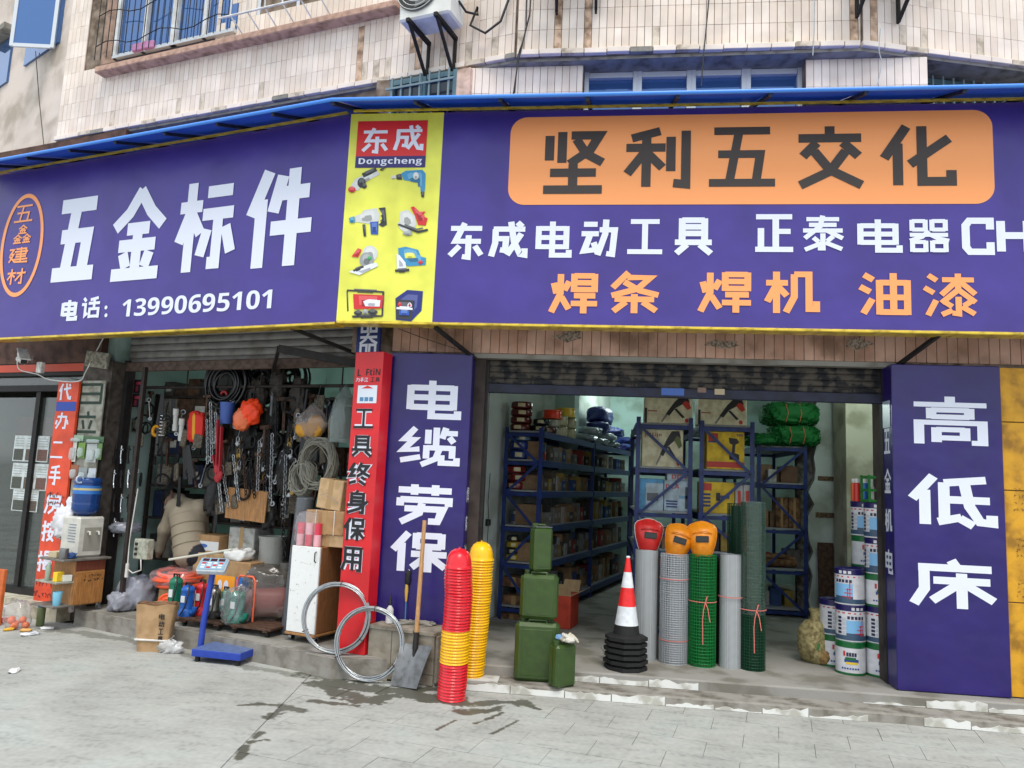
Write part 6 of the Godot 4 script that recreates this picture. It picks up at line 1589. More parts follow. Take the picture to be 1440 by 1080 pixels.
func pump(label, xf, c: Color, h: float, r: float, steel_body := false):      # submersible pump: flanged foot, ribbed motor, domed cap, outlet elbow
	var t = thing("water_pump", label, "pump", xf)
	var m = mat("pump_" + c.to_html(), c, 0.38, 0.0, "soft", 6.0)
	part("base", t, mb().lathe([Vector2(0, 0), Vector2(r * 1.15, 0), Vector2(r * 1.15, 0), Vector2(r * 1.2, h * 0.12), Vector2(r * 0.95, h * 0.2), Vector2(r * 0.9, h * 0.24)], 20), m if not steel_body else M["black_iron"])
	var mo = part("motor", t, mb().lathe([Vector2(r * 0.9, h * 0.24), Vector2(r * 0.92, h * 0.3), Vector2(r * 0.86, h * 0.32), Vector2(r * 0.86, h * 0.74), Vector2(r * 0.95, h * 0.76), Vector2(r * 0.95, h * 0.82), Vector2(r * 0.7, h * 0.9), Vector2(r * 0.25, h * 0.94), Vector2(0, h * 0.94)], 22), m if not steel_body else mat("pump_steel", srgb(150, 146, 138), 0.3, 0.8))
	for i in 6: part("rib", mo, mb().box(Vector3(cos(i * 1.047) * r * 0.88, h * 0.53, sin(i * 1.047) * r * 0.88), Vector3(0.008, h * 0.4, 0.008)), m if not steel_body else M["black_iron"])
	part("handle", t, mb().tube([Vector3(-r * 0.5, h * 0.86, 0), Vector3(-r * 0.5, h * 1.0, 0), Vector3(r * 0.5, h * 1.0, 0), Vector3(r * 0.5, h * 0.86, 0)], 0.009, 7), M["black_iron"])
	part("outlet", t, mb().tube([Vector3(r * 0.6, h * 0.12, r * 0.2), Vector3(r * 1.5, h * 0.12, r * 0.3), Vector3(r * 1.75, h * 0.2, r * 0.3), Vector3(r * 1.75, h * 0.3, r * 0.3)], r * 0.36, 12), m if not steel_body else M["black_iron"])
	part("label", t, mb().box(Vector3(0.0, h * 0.52, r * 0.87), Vector3(r * 0.7, h * 0.2, 0.006)), plain(srgb(214, 216, 214), 0.5))
	part("cable", t, mb().tube([Vector3(0, h * 0.92, 0), Vector3(r * 0.6, h * 1.02, r * 0.5), Vector3(r * 1.1, h * 0.7, r), Vector3(r * 0.9, h * 0.3, r * 1.3), Vector3(r * 0.2, h * 0.05, r * 1.4)], 0.007, 6), M["black_plastic"])
	return t

func floor_goods_left():
	var F = 0.16
	# two wooden dollies under the pumps
	var dl = []
	for q in [[-1.55, -0.55, 0.5, 0.36, "under the green and blue pumps"], [-0.98, -0.56, 0.44, 0.36, "under the steel pump and the wrapped pump"]]:
		var d = thing("dolly", "low wooden dolly on small castors " + q[4], "dolly", FL * Transform3D(Basis(Vector3.UP, 0.03), Vector3(q[0], F, q[1])))
		for i in 4: part("plank", d, mb().box(Vector3(0, 0.068, -q[3] / 2 + (i + 0.5) * q[3] / 4), Vector3(q[2], 0.022, q[3] / 4 - 0.008), Basis(), 0.003), M["dark_wood"])
		for e in [-1, 1]: part("bearer", d, mb().box(Vector3(e * q[2] * 0.38, 0.05, 0), Vector3(0.05, 0.014, q[3])), M["dark_wood"])
		for e in [[-1, 1], [1, 1], [-1, -1], [1, -1]]:
			part("castor", d, mb().cyl(Vector3(e[0] * q[2] * 0.4 - 0.012, 0.022, e[1] * q[3] * 0.4), 0.022, 0.024, 12, Basis(Vector3(0, 1, 0), Vector3(1, 0, 0), Vector3(0, 0, -1))), M["black_rubber"])
	var T = F + 0.08
	var P = func(px, n): return Vector3(hit(FL, px, 870, n).x, T, n)
	pump("tall dark green water pump standing on the dolly beside the orange hose", FL * Transform3D(Basis(), P.call(243, -0.5)), srgb(16, 116, 88), 0.36, 0.066)
	pump("blue water pump standing between the green and red pumps", FL * Transform3D(Basis(), P.call(261, -0.46)), srgb(24, 92, 180), 0.30, 0.066)
	pump("red water pump behind the post of the scale", FL * Transform3D(Basis(), P.call(281, -0.58)), srgb(206, 36, 44), 0.32, 0.06)
	pump("black and steel water pump on the second dolly", FL * Transform3D(Basis(), P.call(299, -0.5)), srgb(60, 60, 60), 0.30, 0.06, true)
	pump("slim green water pump with a white label", FL * Transform3D(Basis(), P.call(315, -0.58)), srgb(20, 128, 84), 0.28, 0.045)
	var wp = FL * Transform3D(Basis(), P.call(332, -0.48))
	var wpt = pump("green water pump wrapped in clear film on the second dolly", wp, srgb(18, 122, 100), 0.30, 0.07)
	solo("film_wrap", mb().blob(Vector3(0, 0.15, 0.01), Vector3(0.13, 0.165, 0.125), 0.75, 0.12, 0.9, 61, 18, 26, Basis(), 0.05), film("clear_film", Color(0.85, 0.85, 0.88), 0.13), "clear plastic film wrapped round the green pump", "plastic film", wp)
	part("frame_handle", wpt, mb().tube([Vector3(-0.10, 0.18, -0.09), Vector3(-0.10, 0.36, -0.09), Vector3(-0.07, 0.40, -0.09), Vector3(0.08, 0.40, -0.09), Vector3(0.11, 0.36, -0.09), Vector3(0.11, 0.0, -0.09)], 0.011, 8).tube([Vector3(-0.10, 0.0, -0.09), Vector3(-0.10, 0.18, -0.09)], 0.0109, 8), plain(srgb(230, 104, 70), 0.4))
	# orange hose coils stacked on a carton
	var hb = carton("large tan carton carrying the orange hose coil", FL, -0.66, 222, 290, 832, F, 0.42, M["carton"])
	var hc = FL * Transform3D(Basis(), Vector3(hit(FL, 251, 812, -0.82).x, F + hb.get_meta("h"), -0.84))
	var om = mat("hose_orange", srgb(248, 92, 44), 0.35, 0.0, "soft", 8.0)
	var hh = solo("orange_hose", coil(0.2, 0.019, 8, 5, 0.035, 0.025), om, "bright orange hose coiled on the large carton", "hose", hc * Transform3D(Basis(), Vector3(0, 0.05, 0)))
	solo("orange_hose", coil(0.18, 0.017, 5, 9, 0.03, 0.03), om, "second orange hose coil lying on top of the first", "hose", hc * Transform3D(Basis(Vector3.RIGHT, 0.08), Vector3(0.01, 0.13, -0.02)))
	solo("film_sheet", mb().blob(Vector3(0, 0.10, 0), Vector3(0.25, 0.11, 0.24), 0.7, 0.12, 0.9, 65, 14, 26, Basis(), 0.05), film("clear_film", Color(0.85, 0.85, 0.88), 0.13), "clear film draped over the orange hose coils", "plastic film", hc)
	var lo = hit(FL, 226, 855, -0.42)
	solo("orange_hose", coil(0.085, 0.016, 10, 15, 0.02, 0.02), om, "small orange hose coil standing upright on the floor by the carton", "hose", FL * Transform3D(Basis(Vector3.RIGHT, PI / 2 - 0.15), Vector3(lo.x, F + 0.125, -0.5)))
	wire("long pale plastic tube lying across the goods pile", [FL * hit(FL, 238, 787, -0.72), FL * hit(FL, 282, 780, -0.72), FL * hit(FL, 326, 773, -0.72)], 0.014, "plastic_tube", plain(srgb(206, 204, 190), 0.5))
	# cartons of the pile
	var c1 = carton("brown and white carton with a blue oval standing at the back of the goods pile", FL, -0.98, 266, 308, 752, F, 0.3, M["carton"])
	face_print(c1, "print_band", 0.0, 1.0, 0.55 + 0.25, 0.92, plain(srgb(214, 216, 216), 0.6), 0.3)
	var w1 = c1.get_meta("w"); var h1 = c1.get_meta("h")
	poly_print(c1, "oval_print", disc(0, h1 * 0.86, 0.055, 0.02, 18), 0.1535, plain(srgb(70, 110, 180), 0.5))
	var bx = carton("orange and blue printed carton behind the pumps", FL, -0.7, 305, 352, 790, F, 0.3, M["carton"])
	face_print(bx, "orange_field", 0.0, 0.58, 0.42, 0.76, plain(srgb(244, 158, 30), 0.55), 0.3)
	face_print(bx, "blue_field", 0.6, 1.0, 0.35, 0.76, plain(srgb(30, 110, 190), 0.55), 0.3)
	face_print(bx, "white_field", 0.0, 0.58, 0.27, 0.42, plain(srgb(222, 222, 220), 0.55), 0.3)
	var bw = bx.get_meta("w"); var bh = bx.get_meta("h")
	for e in [-0.36, -0.17]: poly_print(bx, "white_drop", disc(e * bw, bh * 0.6, bw * 0.075, bh * 0.09, 14), 0.1538, M["white_print"])
	poly_print(bx, "white_ring", disc(0.30 * bw, bh * 0.56, bw * 0.11, bh * 0.1, 18), 0.1538, M["white_print"])
	poly_print(bx, "green_dot", disc(0.30 * bw, bh * 0.56, bw * 0.07, bh * 0.065, 16), 0.1544, plain(srgb(40, 140, 90), 0.5))
	var tb = F + bh
	solo("white_wrapper", mb().blob(Vector3(0, 0.055, 0), Vector3(0.14, 0.06, 0.1), 0.6, 0.2, 0.9, 77, 12, 20), plain(srgb(222, 222, 218), 0.7), "crumpled white paper parcel on top of the orange and blue carton", "parcel", FL * Transform3D(Basis(), Vector3(hit(FL, 335, 782, -0.8).x, tb, -0.82)))
	var c2 = carton("plain tan carton behind the hose coil", FL, -0.92, 272, 312, 778, F, 0.22, M["carton_pale"], "carton", "carton", 4.0)
	var c3 = carton("grey white carton stack behind the wrapped compressor", FL, -1.05, 322, 358, 742, F, 0.3, worn(srgb(178, 178, 172), 0.7, "grime", 3.0))
	solo("blue_clamp", mb().box(Vector3(0, 0.015, 0), Vector3(0.16, 0.03, 0.05), Basis(Vector3.UP, 0.2), 0.006), plain(srgb(36, 76, 170), 0.5), "blue clamp lying on the carton beside the hose coil", "clamp", FL * Transform3D(Basis(), Vector3(hit(FL, 288, 800, -0.7).x, F + hb.get_meta("h"), -0.72)))
	# compressor wrapped in film, on wheels
	var cx = hit(FL, 374, 850, -0.75)
	var co = thing("air_compressor", "air compressor with pink tank wrapped in dusty plastic film", "compressor", FL * Transform3D(Basis(Vector3.UP, deg_to_rad(35)), Vector3(cx.x, F, -0.78)))
	part("tank", co, mb().lathe([Vector2(0, -0.22), Vector2(0.09, -0.21), Vector2(0.14, -0.15), Vector2(0.14, 0.15), Vector2(0.09, 0.21), Vector2(0, 0.22)], 22, Vector3(0, 0.24, 0), Basis(Vector3(0, 1, 0), Vector3(1, 0, 0), Vector3(0, 0, -1))), plain(srgb(188, 96, 96), 0.4))
	part("motor", co, mb().box(Vector3(-0.05, 0.47, 0), Vector3(0.28, 0.17, 0.2), Basis(), 0.04).cyl(Vector3(0.14, 0.4, 0), 0.06, 0.2, 16), plain(srgb(86, 84, 80), 0.5))
	part("film", co, mb().blob(Vector3(0, 0.30, 0), Vector3(0.25, 0.26, 0.18), 0.6, 0.12, 0.8, 81, 22, 30, Basis(), 0.03), film("dusty_film", Color(0.42, 0.39, 0.36), 0.42, 0.18))
	for e in [[-0.2, 0.17], [0.22, 0.17]]: part("wheel", co, mb().cyl(Vector3(e[0], 0.08, e[1] - 0.02), 0.08, 0.045, 20, Basis(Vector3.RIGHT, PI / 2)), M["black_rubber"])
	part("foot", co, mb().box(Vector3(0.0, 0.05, -0.12), Vector3(0.06, 0.1, 0.04)), M["black_rubber"])
	solo("tall_bag", mb().lathe([Vector2(0, 0), Vector2(0.12, 0), Vector2(0.135, 0.1), Vector2(0.12, 0.34), Vector2(0.125, 0.46), Vector2(0.14, 0.5), Vector2(0.13, 0.5), Vector2(0.1, 0.44), Vector2(0.0, 0.42)], 20), film("milky_bag", Color(0.62, 0.62, 0.60), 0.85, 0.3), "tall open milky plastic bag standing behind the compressor", "bag", FL * Transform3D(Basis(), Vector3(hit(FL, 378, 800, -1.0).x, F + 0.32, -1.02)))
	carton("dark crate under the tall milky bag", FL, -0.9, 360, 396, 826, F, 0.26, M["carton_dark"]).transform.origin.y = F
	# grey sheet roll, white cabinet with cartons on top
	solo("sheet_roll", mb().lathe([Vector2(0, 0), Vector2(0.075, 0), Vector2(0.08, 0.02), Vector2(0.08, 1.22), Vector2(0.07, 1.24), Vector2(0.03, 1.22), Vector2(0.0, 1.22)], 20), film("roll_film", Color(0.36, 0.38, 0.40), 0.92, 0.22), "tall grey roll of plastic sheeting beside the white cabinet", "roll", FL * Transform3D(Basis(Vector3.BACK, -0.05), Vector3(hit(FL, 404, 880, -0.62).x, F, -0.66)))
	var wl = hit(FL, 405, 850, -0.42).x; var wr = hit(FL, 447, 850, -0.42).x
	var wc = thing("white_cabinet", "chipped white cabinet on castors with a brown side, cartons stacked on it", "cabinet", FL * Transform3D(Basis(Vector3.UP, deg_to_rad(-3)), Vector3((wl + wr) / 2, F, -0.42)))
	var ww = wr - wl
	part("body", wc, mb().box(Vector3(0, 0.45, -0.21), Vector3(ww, 0.74, 0.40), Basis(), 0.006), M["brown_board"])
	part("door", wc, mb().box(Vector3(0, 0.45, 0.004), Vector3(ww - 0.004, 0.735, 0.022), Basis(), 0.004), mat("chipped_white", srgb(232, 233, 231), 0.5, 0.0, "chips", 1.6))
	part("plinth", wc, mb().box(Vector3(0, 0.068, -0.2), Vector3(ww + 0.01, 0.02, 0.44), Basis(), 0.003), M["wood"])
	part("handle", wc, mb().tube([Vector3(ww * 0.38, 0.78, 0.016), Vector3(ww * 0.38, 0.77, 0.035), Vector3(ww * 0.38, 0.70, 0.035), Vector3(ww * 0.38, 0.69, 0.016)], 0.005, 6), M["black_iron"])
	for e in [[-0.13, -0.04], [0.13, -0.04], [-0.13, -0.36], [0.13, -0.36]]:
		part("castor", wc, mb().cyl(Vector3(e[0] - 0.014, 0.028, e[1]), 0.028, 0.028, 14, Basis(Vector3(0, 1, 0), Vector3(1, 0, 0), Vector3(0, 0, -1))).box(Vector3(e[0], 0.055, e[1]), Vector3(0.04, 0.01, 0.04)), M["steel"])
	var ct = F + 0.82
	var k1 = carton("wide taped carton lying on the white cabinet beside the pink rolls", FL, -0.5, 436, 484, 752, ct, 0.3, M["carton_pale"])
	var y1 = ct + k1.get_meta("h")
	var k2 = carton("carton tied with string, second in the stack on the white cabinet", FL, -0.48, 430, 482, 718, y1, 0.28, M["carton"], "carton", "carton", 3.0)
	var y2 = y1 + k2.get_meta("h")
	for e in [-0.09, 0.1]: part("string", k2, mb().box(Vector3(e, k2.get_meta("h") / 2, 0), Vector3(0.006, k2.get_meta("h") + 0.006, 0.286)), M["white_paint"])
	var k3 = carton("crumpled film wrapped carton tilted on top of the carton stack", FL, -0.5, 446, 480, 676, y2, 0.2, M["carton_pale"])
	k3.transform = k3.transform * Transform3D(Basis(Vector3.BACK, -0.10), Vector3(0, 0.012, 0))
	for i in 3: part("film_fold", k3, mb().box(Vector3(-0.06 + 0.06 * i, 0.13 - 0.02 * i, 0.102), Vector3(0.1, 0.006, 0.004), Basis(Vector3.BACK, 0.4 - 0.5 * i)), film("clear_film", Color(0.85, 0.85, 0.88), 0.13))
	for i in 6:
		var px = 418 + (i % 3) * 12.0; var e = hit(FL, px, 790, -0.44)
		var rl = solo("pink_roll", mb().lathe([Vector2(0.012, 0), Vector2(0.034, 0), Vector2(0.034, 0), Vector2(0.034, 0.1), Vector2(0.034, 0.1), Vector2(0.012, 0.1)], 16), mat("pink_tape", srgb(222, 92, 112) if i % 2 else srgb(226, 176, 182), 0.3) if false else plain(srgb(214, 60, 84) if i % 2 else srgb(228, 170, 178), 0.3), "pink wrapped tape roll on the front edge of the white cabinet" if i % 2 == 0 else "red wrapped tape roll on the front edge of the white cabinet", "tape roll", FL * Transform3D(Basis(), Vector3(e.x, ct + 0.1 * (i / 3), -0.46)), "tape rolls on the white cabinet")
	solo("film_wrap", mb().blob(Vector3(0, 0.15, 0), Vector3(0.12, 0.16, 0.06), 0.6, 0.1, 0.9, 91, 14, 22, Basis(), 0.03), film("clear_film", Color(0.85, 0.85, 0.88), 0.13), "clear film round the pink tape rolls", "plastic film", FL * Transform3D(Basis(), Vector3(hit(FL, 430, 780, -0.46).x, ct, -0.46)))
	solo("blue_cloth", mb().blob(Vector3(0, 0.13, 0), Vector3(0.07, 0.14, 0.06), 0.8, 0.2, 0.9, 95, 14, 18, Basis(), 0.06), plain(srgb(40, 76, 120), 0.85), "blue cloth bundle behind the cartons on the white cabinet", "cloth", FL * Transform3D(Basis(), Vector3(hit(FL, 424, 740, -0.7).x, ct, -0.72)))
	# cardboard bundle and platform scale on the pavement
	var cb = hity(FR, 205, 917, 0.0)
	var bd = thing("cardboard_bundle", "upright bundle of brown cardboard with a white strap on the pavement", "cardboard", Transform3D(Basis(Vector3.UP, deg_to_rad(18)), Vector3(cb.x, 0, cb.z - 0.12)))
	var g = []
	var nz = FastNoiseLite.new(); nz.seed = 8; nz.frequency = 3.0
	for i in 9:
		var y = 0.40 * i / 8.0
		var row = []
		var wd = lerp(0.125, 0.17, y / 0.4)
		for j in 24:
			var a = TAU * j / 24
			var sq = 1.0 / max(abs(cos(a)), abs(sin(a)))
			var r = pow(sq, 0.8) * (1.0 + 0.05 * nz.get_noise_3d(cos(a), y * 3.0, sin(a)))
			row.append(Vector3(cos(a) * wd * r, y * (1.0 + 0.02 * sin(a * 5)) , -sin(a) * 0.105 * r))
		g.append(row)
	part("wrap", bd, mb().grid(g, true), mat("kraft", srgb(178, 146, 108), 0.85, 0.0, "card", 3.0, "", 1.0))
	part("top_sheets", bd, mb().box(Vector3(0, 0.385, 0), Vector3(0.3, 0.03, 0.17), Basis(Vector3.BACK, 0.05), 0.008).box(Vector3(-0.05, 0.40, 0.02), Vector3(0.18, 0.008, 0.12), Basis(Vector3.BACK, -0.12)), M["carton_dark"])
	part("strap", bd, mb().box(Vector3(0, 0.1, 0), Vector3(0.285, 0.014, 0.24), Basis(Vector3.BACK, -0.05), 0.003), M["white_paint"])
	for i in 4: part("character", bd, glyph(["电", "动", "工", "具"][i], 0.008, 0.05, 0.05), M["black_print"], Transform3D(Basis(), Vector3(0.045, 0.28 - 0.065 * i, 0.1135 + 0.003 * (3 - i))))
	var q0 = hity(FL, 268, 926, 0.0)
	var sc = thing("platform_scale", "blue platform scale with display on a post at the pavement edge", "scale", FL * Transform3D(Basis(Vector3.UP, deg_to_rad(10)), Vector3(-0.98, 0, -0.13)))
	var sb = mat("scale_blue", srgb(36, 66, 168), 0.38, 0.0, "soft", 5.0)
	part("platform", sc, mb().box(Vector3(0, 0.075, 0), Vector3(0.46, 0.06, 0.34), Basis(), 0.006), sb)
	part("pan", sc, mb().box(Vector3(0, 0.1065, 0), Vector3(0.452, 0.004, 0.332), Basis(), 0.001), mat("scale_pan", srgb(104, 126, 178), 0.35, 0.2, "soft", 5.0))
	for e in [[-1, 1], [1, 1], [-1, -1], [1, -1]]: part("foot", sc, mb().cyl(Vector3(e[0] * 0.19, 0, e[1] * 0.13), 0.022, 0.047, 12), M["black_rubber"])
	part("bracket", sc, mb().box(Vector3(-0.27, 0.06, -0.06), Vector3(0.09, 0.03, 0.08), Basis(), 0.004), sb)
	part("post", sc, mb().tube([Vector3(-0.3, 0.05, -0.06), Vector3(-0.295, 0.3, -0.07), Vector3(-0.27, 0.72, -0.10)], 0.026, 12), sb)
	var tb2 = Basis(Vector3.UP, deg_to_rad(14)) * Basis(Vector3.RIGHT, deg_to_rad(38))
	var hd = part("display", sc, mb().box(Vector3(-0.265, 0.76, -0.09), Vector3(0.25, 0.06, 0.16), tb2, 0.012), mat("display_white", srgb(196, 204, 210), 0.4, 0.0, "soft", 4.0))
	var o = Vector3(-0.265, 0.76, -0.09)
	part("keypad", hd, mb().box(o + tb2 * Vector3(0, 0.031, 0.0), Vector3(0.23, 0.004, 0.14), tb2), plain(srgb(136, 168, 190), 0.4))
	for i in 3: part("readout", hd, mb().box(o + tb2 * Vector3(-0.07 + 0.07 * i, 0.0345, -0.045), Vector3(0.055, 0.003, 0.03), tb2), plain(srgb(70, 40, 48), 0.2))
	for i in 12: part("key", hd, mb().box(o + tb2 * Vector3(-0.075 + 0.05 * (i % 4), 0.0345, -0.005 + 0.026 * (i / 4)), Vector3(0.034, 0.004, 0.017), tb2), plain(srgb(206, 214, 220) if i % 3 else srgb(196, 60, 60), 0.5))

func arc_patch(r: float, a0: float, a1: float, y0: float, y1: float, n := 8) -> MB:       # a label on a can; angles in degrees, 90 faces the street
	var g = [[], []]
	for i in n + 1:
		var a = deg_to_rad(lerp(a0, a1, float(i) / n))
		g[0].append(Vector3(cos(a) * r, y0, sin(a) * r)); g[1].append(Vector3(cos(a) * r, y1, sin(a) * r))
	g[0].reverse(); g[1].reverse()
	return mb().grid(g)

func right_front():
	# stone faced block between the platform and the steps
	var bf = Transform3D(FL.basis, Vector3(-1.60, 0, -6.257))
	var bk = thing("stone_block", "square grey stone faced block below the purple panel", "block", bf)
	part("core", bk, mb().box(Vector3(0, 0.19, -0.22), Vector3(0.61, 0.38, 0.42)), M["old_concrete"])
	var st = mat("block_stone", srgb(150, 142, 128), 0.8, 0.0, "grime", 1.6, "", 1.0)
	for q in [[-0.2, 0.235, 0.215, 0.305], [0.105, 0.235, 0.385, 0.305], [-0.12, 0.04, 0.375, 0.078], [0.19, 0.04, 0.215, 0.078]]:
		part("stone_slab", bk, mb().box(Vector3(q[0], q[1], 0.0), Vector3(q[2], q[3], 0.03), Basis(), 0.003), st)
	part("top_slab", bk, mb().box(Vector3(-0.1, 0.395, -0.2), Vector3(0.42, 0.03, 0.46), Basis(), 0.004), st)
	part("top_slab", bk, mb().box(Vector3(0.21, 0.394, -0.2), Vector3(0.19, 0.03, 0.46), Basis(), 0.004), st)
	part("side_slab", bk, mb().box(Vector3(0.315, 0.2, -0.2), Vector3(0.02, 0.355, 0.40), Basis(), 0.003), st)
	# two coils of galvanised wire
	var zi = M["zinc"]
	var p1 = Transform3D(FL.basis * Basis(Vector3.UP, 0.25) * Basis(Vector3.RIGHT, PI / 2 - 0.16), Vector3(-1.845, 0.292, -6.165))
	for k in 2:
		var xf = p1 if k == 0 else FL * Transform3D(Basis(Vector3.UP, 0.3) * Basis(Vector3.RIGHT, PI / 2 - 0.12), Vector3(0.04, 0.16 + 0.288, -0.22))
		var t = thing("wire_coil", "coil of galvanised wire leaning on the stone block" if k == 0 else "coil of galvanised wire leaning on the red sign and white cabinet", "wire coil", xf)
		var r = 0.272
		for i in 9:
			var pts = []
			var g = RandomNumberGenerator.new(); g.seed = 50 + i + k * 20
			var dr = g.randf_range(-0.016, 0.016); var dy = g.randf_range(-0.018, 0.018); var ph = g.randf() * TAU
			for j in 40:
				var a = TAU * j / 40
				var rr = r + dr + 0.008 * sin(a * 2 + ph)
				pts.append(Vector3(cos(a) * rr, dy + 0.012 * sin(a + ph), sin(a) * rr))
			part("turn", t, mb().tube(pts, 0.0062, 6, true), zi)
		for i in 3:
			var a = TAU * i / 3 + 0.6
			part("tie", t, mb().tube(torus_path(0.026, Vector3.ZERO, 10), 0.003, 4, true), M["rusty_iron"], Transform3D(Basis(Vector3.UP, -a) * Basis(Vector3.RIGHT, PI / 2), Vector3(cos(a) * r, 0, sin(a) * r)))
	# shovel leaning on the block
	var b0 = hity(FR, 573, 967, 0.006)
	var h0 = hit(FR, 584, 912, -6.15); var h1 = hit(FR, 597, 732, -6.36)
	var sv = thing("shovel", "flat steel shovel with a wooden handle leaning on the stone block", "shovel", Transform3D(Basis(), b0))
	part("handle", sv, mb().tube([h0 - b0 - (h1 - h0) * 0.02, (h0 + h1) / 2 - b0, h1 - b0], [0.019, 0.018, 0.017], 12), mat("ash_wood", srgb(206, 160, 108), 0.55, 0.0, "grain", 3.0))
	var up = (h0 - b0).normalized(); var sx = Vector3(0.97, 0, 0.24)
	var g = []
	for i in 8:
		var k = i / 7.0
		var row = []
		for j in 9:
			var u = j / 4.0 - 1.0
			row.append(up * (0.32 * k) + sx * u * lerp(0.115, 0.135, k) + sx.cross(up) * (0.028 * u * u + 0.012 * sin(k * 3.0)) + Vector3(-0.02 + 0.04 * k, 0, 0))
		g.append(row)
	part("blade", sv, mb().grid(g), mat("blade_steel", srgb(126, 128, 130), 0.45, 0.7, "grime", 3.0))
	part("socket", sv, mb().tube([up * 0.17 + sx.cross(up) * -0.01, up * 0.28, h0 - b0, h0 - b0 + (h1 - h0) * 0.12], [0.008, 0.02, 0.024, 0.022], 12), M["black_iron"])
	# brush on a blue rod and a spray bottle on the block
	var r0 = Vector3(-1.50, 0.41, -6.44); var r1 = hit(FR, 571, 846, -6.47); var r2 = hit(FR, 573, 803, -6.49)
	r0.x = hit(FR, 569, 884, -6.44).x
	var br = thing("brush", "yellow brush on a thin blue rod standing on the stone block", "brush", Transform3D(Basis(), r0))
	part("rod", br, mb().tube([Vector3.ZERO, r1 - r0], 0.006, 8), plain(srgb(52, 112, 168), 0.4))
	part("grip", br, mb().tube([r1 - r0, (r1 * 2 + r2) / 3 - r0, (r1 + r2 * 2) / 3 - r0], [0.008, 0.016, 0.012], 10), plain(srgb(196, 160, 70), 0.5))
	part("bristles", br, mb().blob((r1 + r2 * 2.0) / 3.0 - r0 + Vector3(0.006, 0.025, 0), Vector3(0.026, 0.06, 0.02), 0.8, 0.2, 2.0, 4, 12, 14), M["black_rubber"])
	part("hook", br, mb().tube([r2 - r0 + Vector3(0, -0.05, 0), r2 - r0, r2 - r0 + Vector3(0.012, 0.012, 0), r2 - r0 + Vector3(0.02, 0.0, 0)], 0.006, 6), zi)
	var bp = Vector3(hit(FR, 547, 880, -6.40).x, 0.41, -6.40)
	var sp = thing("spray_bottle", "small white bottle with a black nozzle standing on the stone block", "bottle", Transform3D(Basis(), bp))
	part("bottle", sp, mb().lathe([Vector2(0, 0), Vector2(0.03, 0), Vector2(0.032, 0.01), Vector2(0.03, 0.12), Vector2(0.015, 0.14), Vector2(0.012, 0.155)], 16), plain(srgb(206, 206, 206), 0.35))
	part("nozzle", sp, mb().lathe([Vector2(0.016, 0.15), Vector2(0.016, 0.18), Vector2(0.006, 0.2), Vector2(0.006, 0.24), Vector2(0, 0.24)], 12), M["black_plastic"])
	solo("mortar_lumps", mb().blob(Vector3(0, 0.012, 0), Vector3(0.16, 0.02, 0.04), 0.7, 0.4, 2.4, 71, 10, 22), M["old_concrete"], "crumbs of old mortar lying on the stone block", "rubble", Transform3D(Basis(), Vector3(-1.55, 0.408, -6.44)))
	helmets()
	jerry_cans()
	cones()
	mesh_rolls()
	paint_cans()

func helmets():
	var g = []
	var prof = [Vector2(1.10, -0.002), Vector2(1.09, 0.004), Vector2(1.0, 0.008), Vector2(0.985, 0.03), Vector2(0.95, 0.06), Vector2(0.86, 0.092), Vector2(0.68, 0.12), Vector2(0.4, 0.138), Vector2(0.0, 0.144)]
	for q in prof:
		var row = []
		for j in 30:
			var a = TAU * j / 30
			var pk = pow(max(0.0, -sin(a + 2.6)), 6.0) * (0.32 if q.y < 0.006 else 0.0)
			var rr = q.x + pk
			row.append(Vector3(cos(a) * 0.098 * rr, q.y - (0.016 * pk), -sin(a) * 0.122 * rr))
		g.append(row)
	var shell = mb().grid(g, true).mesh()
	var ridge = mb().tube([Vector3(0, 0.1, -0.095), Vector3(0, 0.132, -0.06), Vector3(0, 0.147, 0), Vector3(0, 0.132, 0.06), Vector3(0, 0.1, 0.095)], [0.004, 0.007, 0.008, 0.007, 0.004], 8).mesh()
	var rd = mat("helmet_red", srgb(222, 30, 44), 0.28); var yl = mat("helmet_yellow", srgb(250, 188, 16), 0.28)
	var stacks = [[hity(FR, 633, 984, 0.0), 0.0, 45, "red"], [hity(FR, 660, 952, 0.07) , 0.07, 43, "yellow"]]
	for s in stacks:
		var p = s[0]
		var lean = Vector3.ZERO
		for i in s[2]:
			var col = rd
			var nm = "red"
			if s[3] == "yellow" or (i >= 12 and i < 23): col = yl; nm = "yellow"
			lean += Vector3(rng.randf_range(-0.0022, 0.0022), 0, rng.randf_range(-0.0016, 0.0016))
			if s[3] == "yellow": lean.x += 0.0010
			if i > 33: lean.x -= 0.0006
			var xf = Transform3D(Basis(Vector3.UP, rng.randf_range(-0.07, 0.07) + 0.15) * Basis(Vector3.BACK, rng.randf_range(-0.02, 0.02)), Vector3(p.x, s[1] + 0.004 + 0.0216 * i, p.z - 0.05) + lean)
			var top = i == s[2] - 1
			var place = "in the red and yellow helmet stack on the pavement" if s[3] == "red" else "in the all yellow helmet stack on the step"
			var h = thing("safety_helmet", nm + (" safety helmet on top, " if top else " safety helmet nested ") + place, "helmet", xf, "stacked safety helmets")
			part("shell", h, shell, col)
			if top: part("ridge", h, ridge, col)

